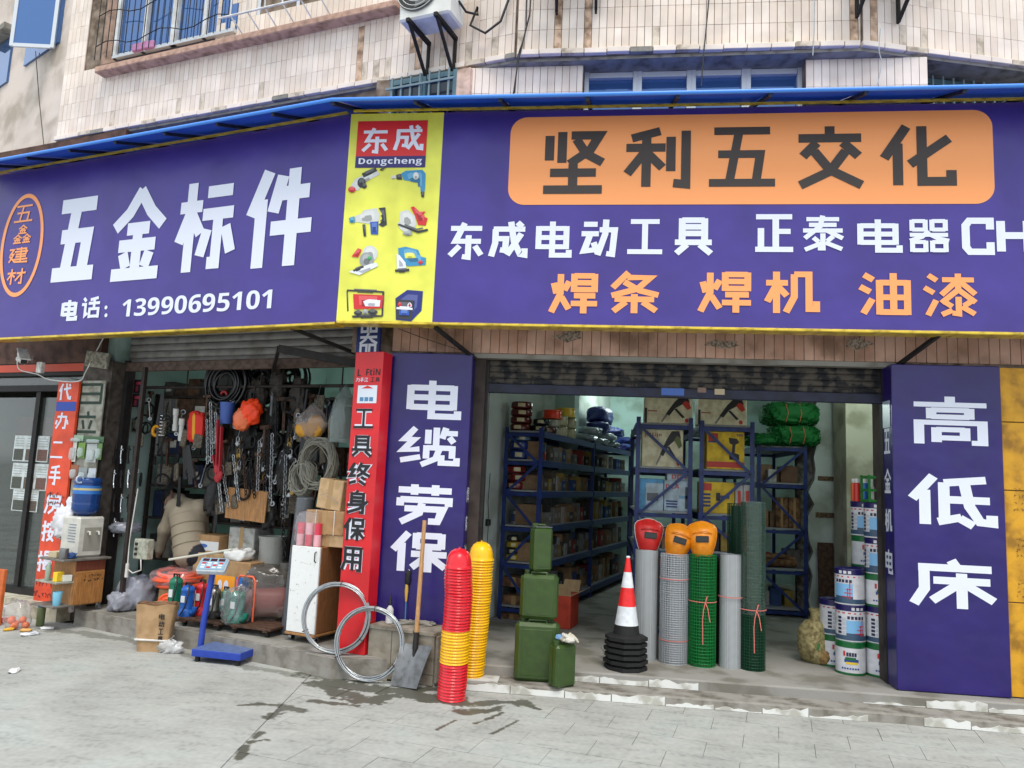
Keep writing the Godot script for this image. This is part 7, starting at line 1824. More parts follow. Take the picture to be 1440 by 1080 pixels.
func jerry(label, xf: Transform3D, w, h, d, open_top := false):
	var t = thing("jerry_can", label, "jerry can", xf)
	var m = M["olive"]
	part("body", t, mb().box(Vector3(0, h / 2, 0), Vector3(w, h, d), Basis(), 0.028 if w > 0.2 else 0.022), m)
	var s = mb()
	var k = 0.006
	s.box(Vector3(0, h + 0.0, 0), Vector3(w * 0.86, 0.012, 0.006)).box(Vector3(-w / 2, h / 2, 0), Vector3(0.012, h * 0.9, 0.006)).box(Vector3(w / 2, h / 2, 0), Vector3(0.012, h * 0.9, 0.006))
	part("seam", t, s, m)
	part("panel", t, mb().box(Vector3(0, h * 0.5, d / 2), Vector3(w * 0.7, h * 0.78, 0.004), Basis(), 0.0018), m)
	for e in ([-1, 0, 1] if w > 0.2 else [0]):
		part("carry_bar", t, mb().tube([Vector3(-w * 0.2, h - 0.002, e * d * 0.28), Vector3(-w * 0.2, h + 0.018, e * d * 0.28), Vector3(w * 0.2, h + 0.018, e * d * 0.28), Vector3(w * 0.2, h - 0.002, e * d * 0.28)], 0.0085, 8), m)
	part("spout", t, mb().cyl(Vector3(-w * 0.34, h - 0.006, 0), 0.024, 0.028, 16), m)
	part("cap", t, mb().lathe([Vector2(0.028, h + 0.018), Vector2(0.028, h + 0.03), Vector2(0.028, h + 0.03), Vector2(0, h + 0.032)], 16, Vector3(-w * 0.34, 0, 0)), m)
	if open_top:
		part("tin_top", t, mb().box(Vector3(0, h + 0.002, 0), Vector3(w * 0.92, 0.006, d * 0.9), Basis(), 0.002), M["steel"])
	return t
func jerry_cans():
	var p = hity(FR, 752, 960, 0.07)
	var z = p.z - 0.09
	var a = jerry("largest olive green jerry can at the bottom of the stack on the lower step", Transform3D(Basis(Vector3.UP, 0.06), Vector3(p.x, 0.07, z)), 0.345, 0.45, 0.17)
	var x2 = hit(FR, 758, 850, z).x
	jerry("middle olive green jerry can standing on the largest one", Transform3D(Basis(Vector3.UP, -0.05), Vector3(x2, 0.545, z)), 0.295, 0.345, 0.16)
	var x3 = hit(FR, 760, 790, z).x
	jerry("narrow olive green can with a tin top on top of the jerry can stack", Transform3D(Basis(Vector3.UP, 0.5), Vector3(x3, 0.915, z)), 0.16, 0.35, 0.13, true)
	var q = hity(FR, 789, 968, 0.07)
	jerry("small olive green jerry can beside the stack with work gloves on it", Transform3D(Basis(Vector3.UP, 0.75), Vector3(q.x, 0.07, q.z - 0.06)), 0.2, 0.32, 0.12)
	var gl = thing("work_gloves", "dirty white work gloves lying on the small jerry can", "gloves", Transform3D(Basis(), Vector3(q.x + 0.02, 0.41, q.z - 0.04)))
	for i in 2:
		var m = mb()
		var gb = Basis(Vector3.UP, 0.6 + i * 1.2)
		m.blob(Vector3(0.03 * i, 0.02, 0.02 * i), Vector3(0.05, 0.02, 0.04), 0.8, 0.2, 1.4, 30 + i, 10, 16, gb)
		for f in 4:
			var d = gb * Vector3(cos(-0.5 + 0.33 * f), 0.15 - 0.1 * f, sin(-0.5 + 0.33 * f))
			var o = Vector3(0.03 * i, 0.025, 0.02 * i) + d * 0.03
			m.tube([o, o + d * 0.04 + Vector3(0, 0.012, 0), o + d * 0.07 - Vector3(0, 0.012, 0)], [0.012, 0.012, 0.008], 8)
		m.tube([Vector3(0.03 * i, 0.03, 0.02 * i), Vector3(0.03 * i, 0.05, 0.04) + gb * Vector3(0, 0.01, -0.05)], [0.014, 0.01], 8)
		part("glove", gl, m, plain(srgb(206, 202, 192), 0.9) if i else plain(srgb(196, 190, 172), 0.9))
	part("blue_cuff", gl, mb().blob(Vector3(-0.05, 0.03, 0.0), Vector3(0.03, 0.02, 0.03), 0.8, 0.2, 1.4, 44, 8, 12), plain(srgb(110, 150, 190), 0.8))

func cones():
	var p = hity(FR, 880, 946, 0.15)
	var c0 = Vector3(p.x, 0.15, p.z - 0.15)
	var red = mat("cone_red", srgb(232, 34, 34), 0.4, 0.0, "soft", 6.0); var wh = mat("cone_white", srgb(226, 230, 234), 0.35, 0.0, "soft", 6.0); var bk = M["black_rubber"]
	var H = 0.62
	var rad = func(k): return lerp(0.108, 0.014, k)
	var bands = [[0.0, 0.12, bk, "cone_foot"], [0.12, 0.36, wh, "white_band"], [0.36, 0.60, red, "red_band"], [0.60, 0.80, wh, "white_band"], [0.80, 0.985, red, "red_tip"]]
	for i in 6:
		var y = 0.046 * i
		var t = thing("traffic_cone", "top traffic cone with red and white bands on the black stack of cones" if i == 5 else "black based traffic cone nested in the stack below the banded one", "traffic cone", Transform3D(Basis(Vector3.UP, 0.35 + rng.randf_range(-0.12, 0.12)), c0 + Vector3(rng.randf_range(-0.0016, 0.0016), y, rng.randf_range(-0.0016, 0.0016))), "stacked traffic cones")
		var pts = []
		for j in 8:
			var a = TAU * j / 8 + PI / 8
			var r = 0.178 * (1.0 if j % 2 else 0.97) * rng.randf_range(0.96, 1.04)
			pts.append(Vector2(cos(a) * r, sin(a) * r))
		part("base", t, mb().prism(pts, 0.002, 0.03, Transform3D(Basis(Vector3.RIGHT, -PI / 2), Vector3.ZERO)).lathe([Vector2(0.15, 0.03), Vector2(0.13, 0.042), Vector2(0.108, 0.046)], 24), bk)
		for b in bands:
			part(b[3], t, mb().lathe([Vector2(rad.call(b[0]), 0.044 + b[0] * H), Vector2(rad.call(b[1]), 0.044 + b[1] * H)], 28), b[2])
		if i == 5: part("tip_ring", t, mb().lathe([Vector2(0.016, 0.044 + H * 0.985), Vector2(0.018, 0.044 + H), Vector2(0.012, 0.05 + H), Vector2(0.0, 0.05 + H)], 14), wh)
	var bw = hity(FR, 862, 905, 0.15)
	solo("glass_bowl", mb().lathe([Vector2(0, 0), Vector2(0.05, 0), Vector2(0.085, 0.09), Vector2(0.08, 0.09), Vector2(0.046, 0.008), Vector2(0, 0.008)], 20), film("bowl_film", Color(0.7, 0.72, 0.7), 0.35, 0.05), "clear plastic tub standing behind the traffic cones", "tub", Transform3D(Basis(), Vector3(c0.x - 0.12, 0.15, c0.z - 0.30)))

func wire_roll(label, xf, r, h, nx, cell, m: Material, layers: int, wr := 0.0019, lean := 0.0):
	var t = thing("mesh_roll", label, "mesh roll", xf)
	for l in layers:
		var rr = r - 0.013 * l
		var rings = mb(); var posts = mb()
		var nr = int(h / cell)
		for i in nr + 1:
			var pts = []
			for j in 26: pts.append(Vector3(cos(TAU * j / 26) * rr * (1.0 + 0.02 * sin(3.0 * j + l)), h * i / nr, sin(TAU * j / 26) * rr))
			rings.tube(pts, wr, 4, true)
		for j in nx:
			var a = TAU * (j + 0.37 * l) / nx
			posts.tube([Vector3(cos(a) * rr, 0, sin(a) * rr), Vector3(cos(a) * rr, h, sin(a) * rr)], wr, 4, false, false)
		part("ring_wires", t, rings, m).set_meta("kind", "stuff")
		part("upright_wires", t, posts, m).set_meta("kind", "stuff")
	return t
func tie(t, r, y, m, bow := false):
	part("string", t, mb().tube(torus_path(r + 0.004, Vector3(0, y, 0), 24), 0.0035, 5, true), m)
	if bow:
		part("string_end", t, mb().tube([Vector3(0.01, y, r + 0.006), Vector3(-0.005, y - 0.06, r + 0.012), Vector3(-0.012, y - 0.14, r + 0.008), Vector3(-0.008, y - 0.34, r + 0.01)], 0.004, 5), m)
		part("string_end", t, mb().tube([Vector3(0.01, y, r + 0.006), Vector3(0.03, y - 0.05, r + 0.01), Vector3(0.05, y - 0.16, r)], 0.004, 5), m)
		part("string_bow", t, mb().tube([Vector3(0.01, y, r + 0.006), Vector3(0.02, y + 0.05, r + 0.016), Vector3(0.028, y + 0.06, r + 0.012), Vector3(0.012, y, r + 0.006)], 0.004, 5), m)
func sheet_roll(label, xf, r, h, m):
	var t = thing("mesh_roll", label, "mesh roll", xf)
	var g = [[], []]
	for i in 90:
		var a = TAU * i / 30.0
		var rr = r - 0.0011 * i * 0.35
		g[0].append(Vector3(cos(a) * rr, 0, -sin(a) * rr)); g[1].append(Vector3(cos(a) * rr, h + 0.002 * sin(i * 0.9), -sin(a) * rr))
	part("fine_mesh", t, mb().grid(g), m)
	return t
func mesh_rolls():
	var fine = mat("fine_mesh", srgb(206, 210, 212), 0.5, 0.15, "weave", 9.0)
	fine.uv1_scale = Vector3.ONE * 14.0
	var zi = mat("mesh_zinc", srgb(196, 200, 204), 0.4, 0.3); var gn = mat("mesh_green", srgb(10, 120, 52), 0.35); var dg = mat("mesh_dark_green", srgb(12, 66, 42), 0.35); var pk = plain(srgb(222, 120, 110), 0.6)
	var F = 0.15
	var at_ = func(px, py): var q = hity(FR, px, py, F); return Vector3(q.x, F, q.z - 0.11)
	sheet_roll("grey roll of fine wire mesh under the red welding mask", Transform3D(Basis(), at_.call(908, 930)), 0.108, 0.93, fine)
	var r2 = wire_roll("grey roll of square welded mesh under the tilted orange welding mask", Transform3D(Basis(), at_.call(948, 935)), 0.118, 0.91, 30, 0.0185, zi, 3, 0.0021)
	tie(r2, 0.118, 0.70, pk); tie(r2, 0.118, 0.19, pk)
	var r3 = wire_roll("bright green roll of welded mesh under the upright orange mask", Transform3D(Basis(), at_.call(989, 939)), 0.113, 0.92, 30, 0.026, gn, 3, 0.0024)
	tie(r3, 0.113, 0.53, pk, true)
	var r4 = sheet_roll("plain grey roll of fine wire mesh tied with pink string", Transform3D(Basis(), at_.call(1030, 942)), 0.1, 0.93, fine)
	tie(r4, 0.1, 0.58, pk)
	var r5 = wire_roll("tall dark green roll of mesh in glossy film, tied with pink string", Transform3D(Basis(), at_.call(1062, 945)), 0.1, 1.38, 28, 0.024, dg, 3, 0.0022)
	part("inner_sheet", r5, mb().lathe([Vector2(0.066, 0.002), Vector2(0.066, 1.37)], 20), dg)
	part("film", r5, mb().lathe([Vector2(0.102, 0.45), Vector2(0.104, 0.6), Vector2(0.103, 1.0), Vector2(0.104, 1.39)], 24), film("green_film", Color(0.5, 0.6, 0.56), 0.1, 0.04))
	tie(r5, 0.104, 0.49, pk, true)
	var r6 = wire_roll("dark green mesh roll half hidden behind the front rolls", Transform3D(Basis(), at_.call(1052, 936) + Vector3(-0.05, 0, -0.16)), 0.09, 1.36, 24, 0.03, dg, 2)
	part("inner_sheet", r6, mb().lathe([Vector2(0.06, 0.002), Vector2(0.06, 1.34)], 18), dg)
	var r7 = wire_roll("dark grey mesh roll hidden between the green and grey rolls", Transform3D(Basis(), at_.call(1010, 940) + Vector3(0.0, 0, -0.16)), 0.09, 0.9, 24, 0.03, M["black_iron"], 2)
	part("inner_sheet", r7, mb().lathe([Vector2(0.06, 0.002), Vector2(0.06, 0.88)], 18), M["black_iron"])
	# welding masks
	var tops = [[908, 930, 0.93, 911, 733, 779, srgb(206, 40, 38), -0.06, 0.12, "red welding mask with white edge standing on the fine mesh roll"], [948, 935, 0.91, 949, 732, 778, srgb(232, 140, 24), -0.26, 0.0, "orange welding mask tilted on the square mesh roll"], [989, 939, 0.92, 989, 732, 781, srgb(242, 146, 22), 0.04, -0.1, "orange welding mask upright on the bright green roll"]]
	for q in tops:
		var p = at_.call(q[0], q[1])
		var x = hit(FR, q[3], 756, p.z + 0.05).x
		var h = hit(FR, q[3], q[4], p.z + 0.05).y - hit(FR, q[3], q[5], p.z + 0.05).y
		var t = thing("welding_mask", q[9], "welding mask", Transform3D(Basis(Vector3.UP, q[8]) * Basis(Vector3.BACK, q[7]) * Basis(Vector3.RIGHT, -0.12), Vector3(x, F + q[2] - 0.02, p.z + 0.02)))
		var g = []
		for i in 13:
			var k = i / 12.0
			var w = 0.122 * (0.50 + 0.54 * sin(clamp(k * 1.2 + 0.1, 0, 1.0) * PI * 0.5)) * (1.0 if k < 0.78 else sqrt(max(0.12, 1.0 - pow((k - 0.78) / 0.235, 2.0))))
			var dz = 0.075 * sin(clamp(k * 0.9 + 0.12, 0.0, 1.0) * PI) - (0.02 if k > 0.9 else 0.0)
			var row = []
			for j in 15:
				var a = (j / 14.0 - 0.5) * PI * 0.92
				row.append(Vector3(sin(a) * w, h * k + 0.006 * (1.0 - abs(sin(a))), cos(a) * (0.04 + dz)))
			g.append(row)
		var m = mat("mask_" + q[6].to_html(), q[6], 0.35, 0.0, "soft", 6.0)
		part("shell", t, mb().grid(g), m)
		var rim = []
		for j in 15: rim.append(g[12][j])
		for i in range(11, -1, -1): rim.append(g[i][14])
		for j in range(13, -1, -1): rim.append(g[0][j])
		for i in range(1, 12): rim.append(g[i][0])
		part("rim", t, mb().tube(rim, 0.0035, 5, true), plain(srgb(226, 214, 206), 0.5) if q[6].g < 0.3 else m)
		var wy = h * 0.48
		part("window_frame", t, mb().box(Vector3(0, wy, 0.117), Vector3(0.108, 0.054, 0.012), Basis(), 0.003), M["black_plastic"])
		part("window_lens", t, mb().box(Vector3(0, wy, 0.1235), Vector3(0.086, 0.036, 0.002)), plain(srgb(20, 26, 22), 0.06))
		part("brow", t, mb().tube([Vector3(-0.085, h * 0.66, 0.088), Vector3(-0.04, h * 0.70, 0.112), Vector3(0.04, h * 0.70, 0.112), Vector3(0.085, h * 0.66, 0.088)], 0.006, 6), m)

func paint_cans():
	var wh = mat("can_white", srgb(222, 222, 226), 0.3, 0.0, "soft", 4.0); var nv = plain(srgb(36, 30, 88), 0.3); var gr = plain(srgb(22, 100, 52), 0.3); var sky = plain(srgb(126, 182, 224), 0.35); var hill = plain(srgb(60, 84, 110), 0.4); var rd = plain(srgb(196, 40, 46), 0.4); var yl = plain(srgb(232, 196, 40), 0.4); var bl = plain(srgb(40, 72, 140), 0.4); var st = M["steel"]; var ink = plain(srgb(40, 40, 70), 0.4)
	var make = func(kind, label, xf):
		var t = thing("paint_can", label, "paint can", xf, "paint cans stacked beside the purple panel")
		var r = 0.118; var h = 0.298 if kind == 0 else 0.266
		var lid = nv if kind == 0 else gr
		part("body", t, mb().lathe([Vector2(0, 0), Vector2(r, 0), Vector2(r + 0.003, 0.006), Vector2(r, 0.012), Vector2(r, h - 0.05), Vector2(r, h - 0.05)], 30), wh)
		part("lid", t, mb().lathe([Vector2(r + 0.001, h - 0.05), Vector2(r + 0.001, h - 0.012), Vector2(r + 0.004, h - 0.008), Vector2(r + 0.002, h), Vector2(r - 0.008, h), Vector2(r - 0.01, h - 0.012), Vector2(0, h - 0.012)], 30), lid)
		if kind == 0:
			part("red_line", t, arc_patch(r + 0.0012, 20, 200, h - 0.072, h - 0.062), rd)
			part("hill_band", t, mb().lathe([Vector2(r + 0.0008, 0.012), Vector2(r + 0.0008, 0.05)], 30), hill)
			for i in 5: part("text_block", t, arc_patch(r + 0.0016, 142, 158, 0.06 + 0.03 * i, 0.08 + 0.03 * i, 3), ink)
			for i in 5: part("print_block", t, arc_patch(r + 0.0022, 52 + 14 * i, 62 + 14 * i, h - 0.115, h - 0.09, 3), ink)
			for i in 3: part("lid_block", t, arc_patch(r + 0.0032, 54 + 18 * i, 66 + 18 * i, h - 0.042, h - 0.018, 3), wh)
			var pc = part("picture", t, arc_patch(r + 0.0014, 48, 122, 0.03, h - 0.125), sky)
			part("hills", pc, arc_patch(r + 0.0022, 48, 122, 0.03, 0.07), hill)
			for a in [58, 66]: part("bridge_tower", pc, arc_patch(r + 0.003, a, a + 3.4, 0.05, 0.185 - (a - 58) * 0.006, 2), rd)
			for k in 3: part("bridge_deck", pc, arc_patch(r + 0.0036, 52, 90 - k * 8, 0.066 + 0.03 * k, 0.072 + 0.03 * k, 5), rd)
			for k in 4: part("text_block", t, arc_patch(r + 0.0022, 122, 138, 0.06 + 0.036 * k, 0.084 + 0.036 * k, 3), plain(srgb(190, 192, 200), 0.4))
		else:
			part("green_foot", t, mb().lathe([Vector2(r + 0.0035, 0.0), Vector2(r + 0.0035, 0.018)], 30), gr)
			part("swoosh", t, arc_patch(r + 0.0014, 58, 112, 0.10, 0.128), bl)
			part("swoosh", t, arc_patch(r + 0.0018, 62, 106, 0.086, 0.104), yl)
			part("swoosh", t, arc_patch(r + 0.0022, 68, 108, 0.12, 0.142), gr)
			part("red_dot", t, arc_patch(r + 0.0026, 108, 116, 0.15, 0.19, 3), rd)
			for i in 4: part("print_block", t, arc_patch(r + 0.0026, 66 + 10 * i, 74 + 10 * i, 0.15, 0.18, 3), ink)
			for i in 7: part("text_block", t, arc_patch(r + 0.002, 56 + 10 * i, 63 + 10 * i, 0.045, 0.058, 2), bl)
		return h
	var F = 0.15
	var a = hity(FR, 1203, 951, F)
	var col = [[Vector3(a.x, F, a.z - 0.13), [1, 0, 0], [0.0, 0.3, -0.5], "in the front column of three"], [Vector3(a.x + 0.24, F, a.z - 0.11), [1, 0, 1, 0, 0], [0.2, 0.5, 0.1, -0.2, -0.1], "in the tall column against the panel"], [Vector3(a.x - 0.06, F, a.z - 0.40), [1, 0], [0.4, 0.8], "in the low column behind the sack"], [Vector3(a.x + 0.22, F, a.z - 0.40), [1, 0, 0, 1, 0], [0.0, 0.4, 0.7, 0.2, 0.0], "in the rear column"]]
	for c in col:
		var y = 0.0
		for i in c[1].size():
			var k = c[1][i]
			y += make.call(k, ("navy lidded paint can with a red bridge picture " if k == 0 else "green lidded paint can with a coloured swoosh ") + c[3], Transform3D(Basis(Vector3.UP, c[2][i] - 0.3), c[0] + Vector3(0.004 * (i % 2), y + 0.001, 0)))
		c.append(y)
	# small paint tins and spray cans on the tall columns
	var tp = F + col[3][4]
	for i in 6:
		var cl = [srgb(206, 48, 40), srgb(40, 110, 190), srgb(230, 230, 226), srgb(220, 96, 40), srgb(60, 150, 70), srgb(40, 90, 170)][i]
		var nm = ["red", "blue", "white", "orange", "green", "deep blue"][i]
		var t = thing("spray_can", nm + " spray can on top of the rear paint can column", "spray can", Transform3D(Basis(), col[3][0] + Vector3(-0.08 + 0.066 * (i % 3), col[3][4] + 0.002, 0.05 - 0.08 * (i / 3))), "spray cans on the paint cans")
		part("can", t, mb().lathe([Vector2(0, 0), Vector2(0.03, 0), Vector2(0.03, 0), Vector2(0.03, 0.15), Vector2(0.02, 0.165), Vector2(0.02, 0.165)], 16), plain(cl, 0.3))
		part("cap", t, mb().lathe([Vector2(0.022, 0.165), Vector2(0.022, 0.2), Vector2(0.022, 0.2), Vector2(0, 0.202)], 14), plain(srgb(220, 220, 216), 0.4))
	var gs = thing("green_crate", "green plastic crate on the tall column of paint cans", "crate", Transform3D(Basis(), col[1][0] + Vector3(0.0, col[1][4] + 0.002, 0)))
	var gm = plain(srgb(30, 120, 44), 0.45)
	for y in [0.0, 0.09, 0.2]: part("rail", gs, mb().box(Vector3(0, y + 0.012, 0.1), Vector3(0.22, 0.022, 0.012)).box(Vector3(0, y + 0.012, -0.1), Vector3(0.22, 0.022, 0.012)).box(Vector3(-0.105, y + 0.012, 0), Vector3(0.012, 0.022, 0.19)).box(Vector3(0.105, y + 0.012, 0), Vector3(0.012, 0.022, 0.19)), gm)
	for e in [[-1, 1], [1, 1], [-1, -1], [1, -1]]: part("corner", gs, mb().box(Vector3(e[0] * 0.105, 0.115, e[1] * 0.1), Vector3(0.018, 0.23, 0.018)), gm)
	part("floor", gs, mb().box(Vector3(0, 0.006, 0), Vector3(0.2, 0.008, 0.18)), gm)
	solo("white_packet", mb().box(Vector3(0, 0.07, 0), Vector3(0.14, 0.12, 0.1), Basis(), 0.006), plain(srgb(206, 206, 196), 0.6), "white packet standing in the green crate", "packet", gs.transform * Transform3D(Basis(), Vector3(0, 0.002, 0)))
	# sack on the floor
	var s = hity(FR, 1160, 938, F)
	var sk = thing("woven_sack", "slumped beige woven sack with green print beside the paint cans", "sack", Transform3D(Basis(Vector3.UP, 0.4), Vector3(s.x - 0.02, F, s.z - 0.18)))
	part("body", sk, mb().blob(Vector3(0, 0.19, 0), Vector3(0.15, 0.2, 0.14), 0.7, 0.12, 0.25, 55, 22, 30, Basis(), 0.03), mat("sack_beige", srgb(176, 164, 116), 0.85, 0.0, "dirt", 4.0, "", 1.0))
	part("lower_fold", sk, mb().blob(Vector3(0.06, 0.07, 0.07), Vector3(0.13, 0.075, 0.1), 0.7, 0.1, 0.3, 57, 14, 20), mat("sack_tan", srgb(170, 138, 88), 0.85, 0.0, "dirt", 4.0))
	part("neck", sk, mb().lathe([Vector2(0.08, 0.34), Vector2(0.05, 0.4), Vector2(0.07, 0.46), Vector2(0.05, 0.46), Vector2(0.0, 0.42)], 14), M["sack_beige"])
	part("print_patch", sk, mb().blob(Vector3(-0.06, 0.16, 0.11), Vector3(0.04, 0.05, 0.02), 0.8, 0.1, 1, 3, 8, 12), plain(srgb(70, 116, 62), 0.8))

# ---------- inside the right shop: blue steel racks and what stands on them
func rack(label, xf: Transform3D, w: float, bays: Array, heights: Array, top: float):      # xf at the street-side right foot; local x to the left is -w, bays run along -z
	var t = thing("blue_rack", label, "rack", xf)
	var m = M["blue_rack"]
	var zs = [0.0]
	for b in bays: zs.append(zs[-1] - b)
	for z in zs:
		for x in [0.0, -w]:
			var u = mb()
			u.box(Vector3(x - 0.015 * sign(x + w / 2), top / 2, z), Vector3(0.045, top, 0.004)).box(Vector3(x, top / 2, z - 0.022), Vector3(0.004, top, 0.045))
			part("post", t, u, m)
		for y in heights: part("end_beam", t, mb().box(Vector3(-w / 2, y - 0.045, z + 0.006), Vector3(w - 0.05, 0.04, 0.012)), m)
	for i in heights.size() - 1:
		var a = heights[i]; var b = heights[i + 1]
		if i % 2 == 0: part("brace", t, mb().bar(Vector3(-0.03, a - 0.04, 0.016), Vector3(-w + 0.03, b - 0.04, 0.016), 0.004, 0.03), m)
		else: part("brace", t, mb().bar(Vector3(-w + 0.03, a - 0.04, 0.016), Vector3(-0.03, b - 0.04, 0.016), 0.004, 0.03), m)
	var z = 0.0
	for b in bays:
		for y in heights:
			part("shelf", t, mb().box(Vector3(-w / 2, y - 0.009, z - b / 2), Vector3(w - 0.012, 0.018, b - 0.05)), M["shelf_grey"])
			for x in [0.004, -w - 0.004]: part("side_beam", t, mb().box(Vector3(x, y - 0.04, z - b / 2), Vector3(0.02, 0.07, b - 0.05)), m)
		z -= b
	return t
func wire_reel(label, xf, r, h, c: Color, called := "cable_coil", cat := "cable coil", group := ""):     # shrink-wrapped coil of cable
	var t = thing(called, label, cat, xf, group)
	part("windings", t, mb().lathe([Vector2(r * 0.5, 0.002), Vector2(r * 0.9, 0.002), Vector2(r, h * 0.2), Vector2(r, h * 0.8), Vector2(r * 0.9, h - 0.002), Vector2(r * 0.5, h - 0.002), Vector2(r * 0.5, 0.002)], 22), mat("reel" + c.to_html(), c, 0.22, 0.0, "soft", 12.0))
	part("label", t, arc_patch(r + 0.001, 60, 100, h * 0.25, h * 0.75, 4), plain(srgb(200, 190, 150), 0.4))
	return t
func spool(label, xf, r, h, c: Color, core: Color, group := ""):
	var t = thing("wire_spool", label, "spool", xf, group)
	part("flange", t, mb().cyl(Vector3.ZERO, r, 0.012, 24), plain(core, 0.35))
	part("winding", t, mb().lathe([Vector2(r * 0.86, 0.012), Vector2(r * 0.9, h * 0.5), Vector2(r * 0.86, h - 0.012)], 24), plain(c, 0.3))
	part("flange", t, mb().cyl(Vector3(0, h - 0.012, 0), r, 0.012, 24), plain(core, 0.35))
	return t

func right_shop():
	var hk = [0.30, 0.765, 1.155, 1.535, 1.87, 2.185]
	rack("long blue steel rack along the left wall of the right shop", FK, 0.43, [2.15, 2.3], hk, 2.22)
	var hb = [0.22, 0.72, 1.0, 1.385, 1.84, 2.30]
	rack("blue steel rack with tool cartons behind the fine mesh roll", Transform3D(Basis(), Vector3(0.875, 0, -8.2)), 0.57, [1.9], hb, 2.36)
	rack("blue steel rack with yellow tool cartons behind the green roll", Transform3D(Basis(), Vector3(1.50, 0, -8.2)), 0.54, [1.9], hb, 2.34)
	var hd = [0.25, 0.72, 1.2, 1.75, 2.2]
	rack("blue steel rack at the back carrying green netting", Transform3D(Basis(), Vector3(2.42, 0, -9.8)), 0.58, [1.8], hd, 2.24)
	# ---- end of the left rack
	var X = func(px, py, n): return hit(FK, px, py, n)
	var K = func(px, n, y): return FK * Transform3D(Basis(Vector3.UP, rng.randf_range(-0.3, 0.3)), Vector3(hit(FK, px, 640, n).x, y, n))
	var dr = srgb(92, 26, 24)
	for i in 4: wire_reel("dark red cable coil in the stack on the left rack top", K.call(731, -0.16, 2.186 + 0.083 * i), 0.12, 0.08, dr, "cable_coil", "cable coil", "dark red cable coils on the rack top")
	wire_reel("black cable coil beside the dark red stack on the rack top", K.call(757, -0.24, 2.186), 0.09, 0.075, srgb(40, 34, 36))
	wire_reel("black cable coil on top of the other black coil on the rack top", K.call(760, -0.24, 2.263), 0.095, 0.07, srgb(32, 38, 40))
	wire_reel("brown cable coil at the front corner of the rack top", K.call(771, -0.5, 2.186), 0.09, 0.08, srgb(84, 34, 32))
	var S = func(px, py, n, y): return FKS * Transform3D(Basis(Vector3.UP, rng.randf_range(-0.3, 0.3)), Vector3(hit(FKS, px, py, n).x, y, n))
	var o1 = spool("orange red spool on the rack top", S.call(777, 571, -0.16, 2.186 + 0.2), 0.12, 0.1, srgb(236, 66, 34), srgb(240, 80, 40))
	for i in 2: wire_reel("clear wrapped pale coil under the orange red spool", S.call(777, 590, -0.16, 2.186 + 0.1 * i), 0.09, 0.096, srgb(176, 176, 160), "cable_coil", "cable coil", "pale coils under the spools")
	for q in [[788, 0.0], [801, 0.0]]:
		for i in 2: wire_reel("clear wrapped pale coil in the row on the rack top", S.call(q[0], 600, -0.12, 2.186 + 0.13 * i), 0.085, 0.126, srgb(190, 186, 150), "cable_coil", "cable coil", "pale coils on the rack top")
	spool("yellow spool on the pale coils of the rack top", S.call(796, 570, -0.14, 2.186 + 0.262), 0.13, 0.11, srgb(226, 190, 60), srgb(232, 200, 80))
	var nb = mat("navy_bag", srgb(42, 54, 120), 0.45, 0.0, "", 1.0, "crease", 2.5, 0.5); var sb = mat("silver_bag", srgb(150, 160, 168), 0.3, 0.2, "", 1.0, "crease", 3.0, 0.7)
	var bags = [[820, 612, -0.14, 0.06, 0.16, 0.05, sb, "silver"], [838, 618, -0.14, 0.05, 0.17, 0.05, sb, "silver"], [856, 622, -0.14, 0.05, 0.18, 0.05, sb, "silver"], [828, 602, -0.14, 0.17, 0.17, 0.055, sb, "silver"], [850, 606, -0.16, 0.155, 0.2, 0.055, sb, "silver"], [872, 624, -0.16, 0.06, 0.2, 0.06, nb, "navy"], [880, 622, -0.2, 0.19, 0.24, 0.07, nb, "navy"], [862, 596, -0.22, 0.28, 0.3, 0.07, nb, "navy"], [842, 588, -0.2, 0.29, 0.26, 0.07, nb, "navy"], [845, 566, -0.24, 0.47, 0.33, 0.13, nb, "large navy"]]
	for i in bags.size():
		var q = bags[i]
		solo("goods_bag", mb().blob(Vector3.ZERO, Vector3(q[4], q[5], 0.17), 0.65, 0.14, 0.7, 200 + i, 14, 22, Basis(), 0.03), q[6], q[7] + " plastic goods bag in the heap on top of the left rack", "bag", FKS * Transform3D(Basis(Vector3.UP, 0.1 * (i % 3)), Vector3(hit(FKS, q[0], q[1], q[2]).x, 2.186 + q[3], q[2])), "goods bags on the left rack")
	# coils seen through the end frame
	for i in 2: wire_reel("blue cable coil on the second shelf of the left rack", K.call(731, -0.16, 1.871 + 0.105 * i), 0.115, 0.1, srgb(38, 62, 130), "cable_coil", "cable coil", "blue coils on the left rack")
	wire_reel("pale blue coil on top of the blue coils", K.call(734, -0.16, 2.081), 0.09, 0.05, srgb(110, 140, 170))
	wire_reel("red cable coil beside the blue coils", K.call(757, -0.2, 1.871), 0.085, 0.09, srgb(140, 40, 46))
	wire_reel("dull blue coil on the red coil", K.call(757, -0.2, 1.963), 0.08, 0.08, srgb(60, 80, 120))
	for i in 3: wire_reel("dark red cable coil on the third shelf of the left rack", K.call(727 + 3 * (i % 2), -0.16, 1.536 + 0.09 * i), 0.11, 0.086, srgb(120, 32, 34), "cable_coil", "cable coil", "dark red coils on the third shelf")
	for i in 4: wire_reel("black and yellow tape coil on the low shelf of the left rack", K.call(727, -0.15, 0.766 + 0.068 * i), 0.075, 0.064, srgb(52, 50, 52) if i % 2 else srgb(186, 160, 40), "cable_coil", "cable coil", "tape coils on the low shelf")
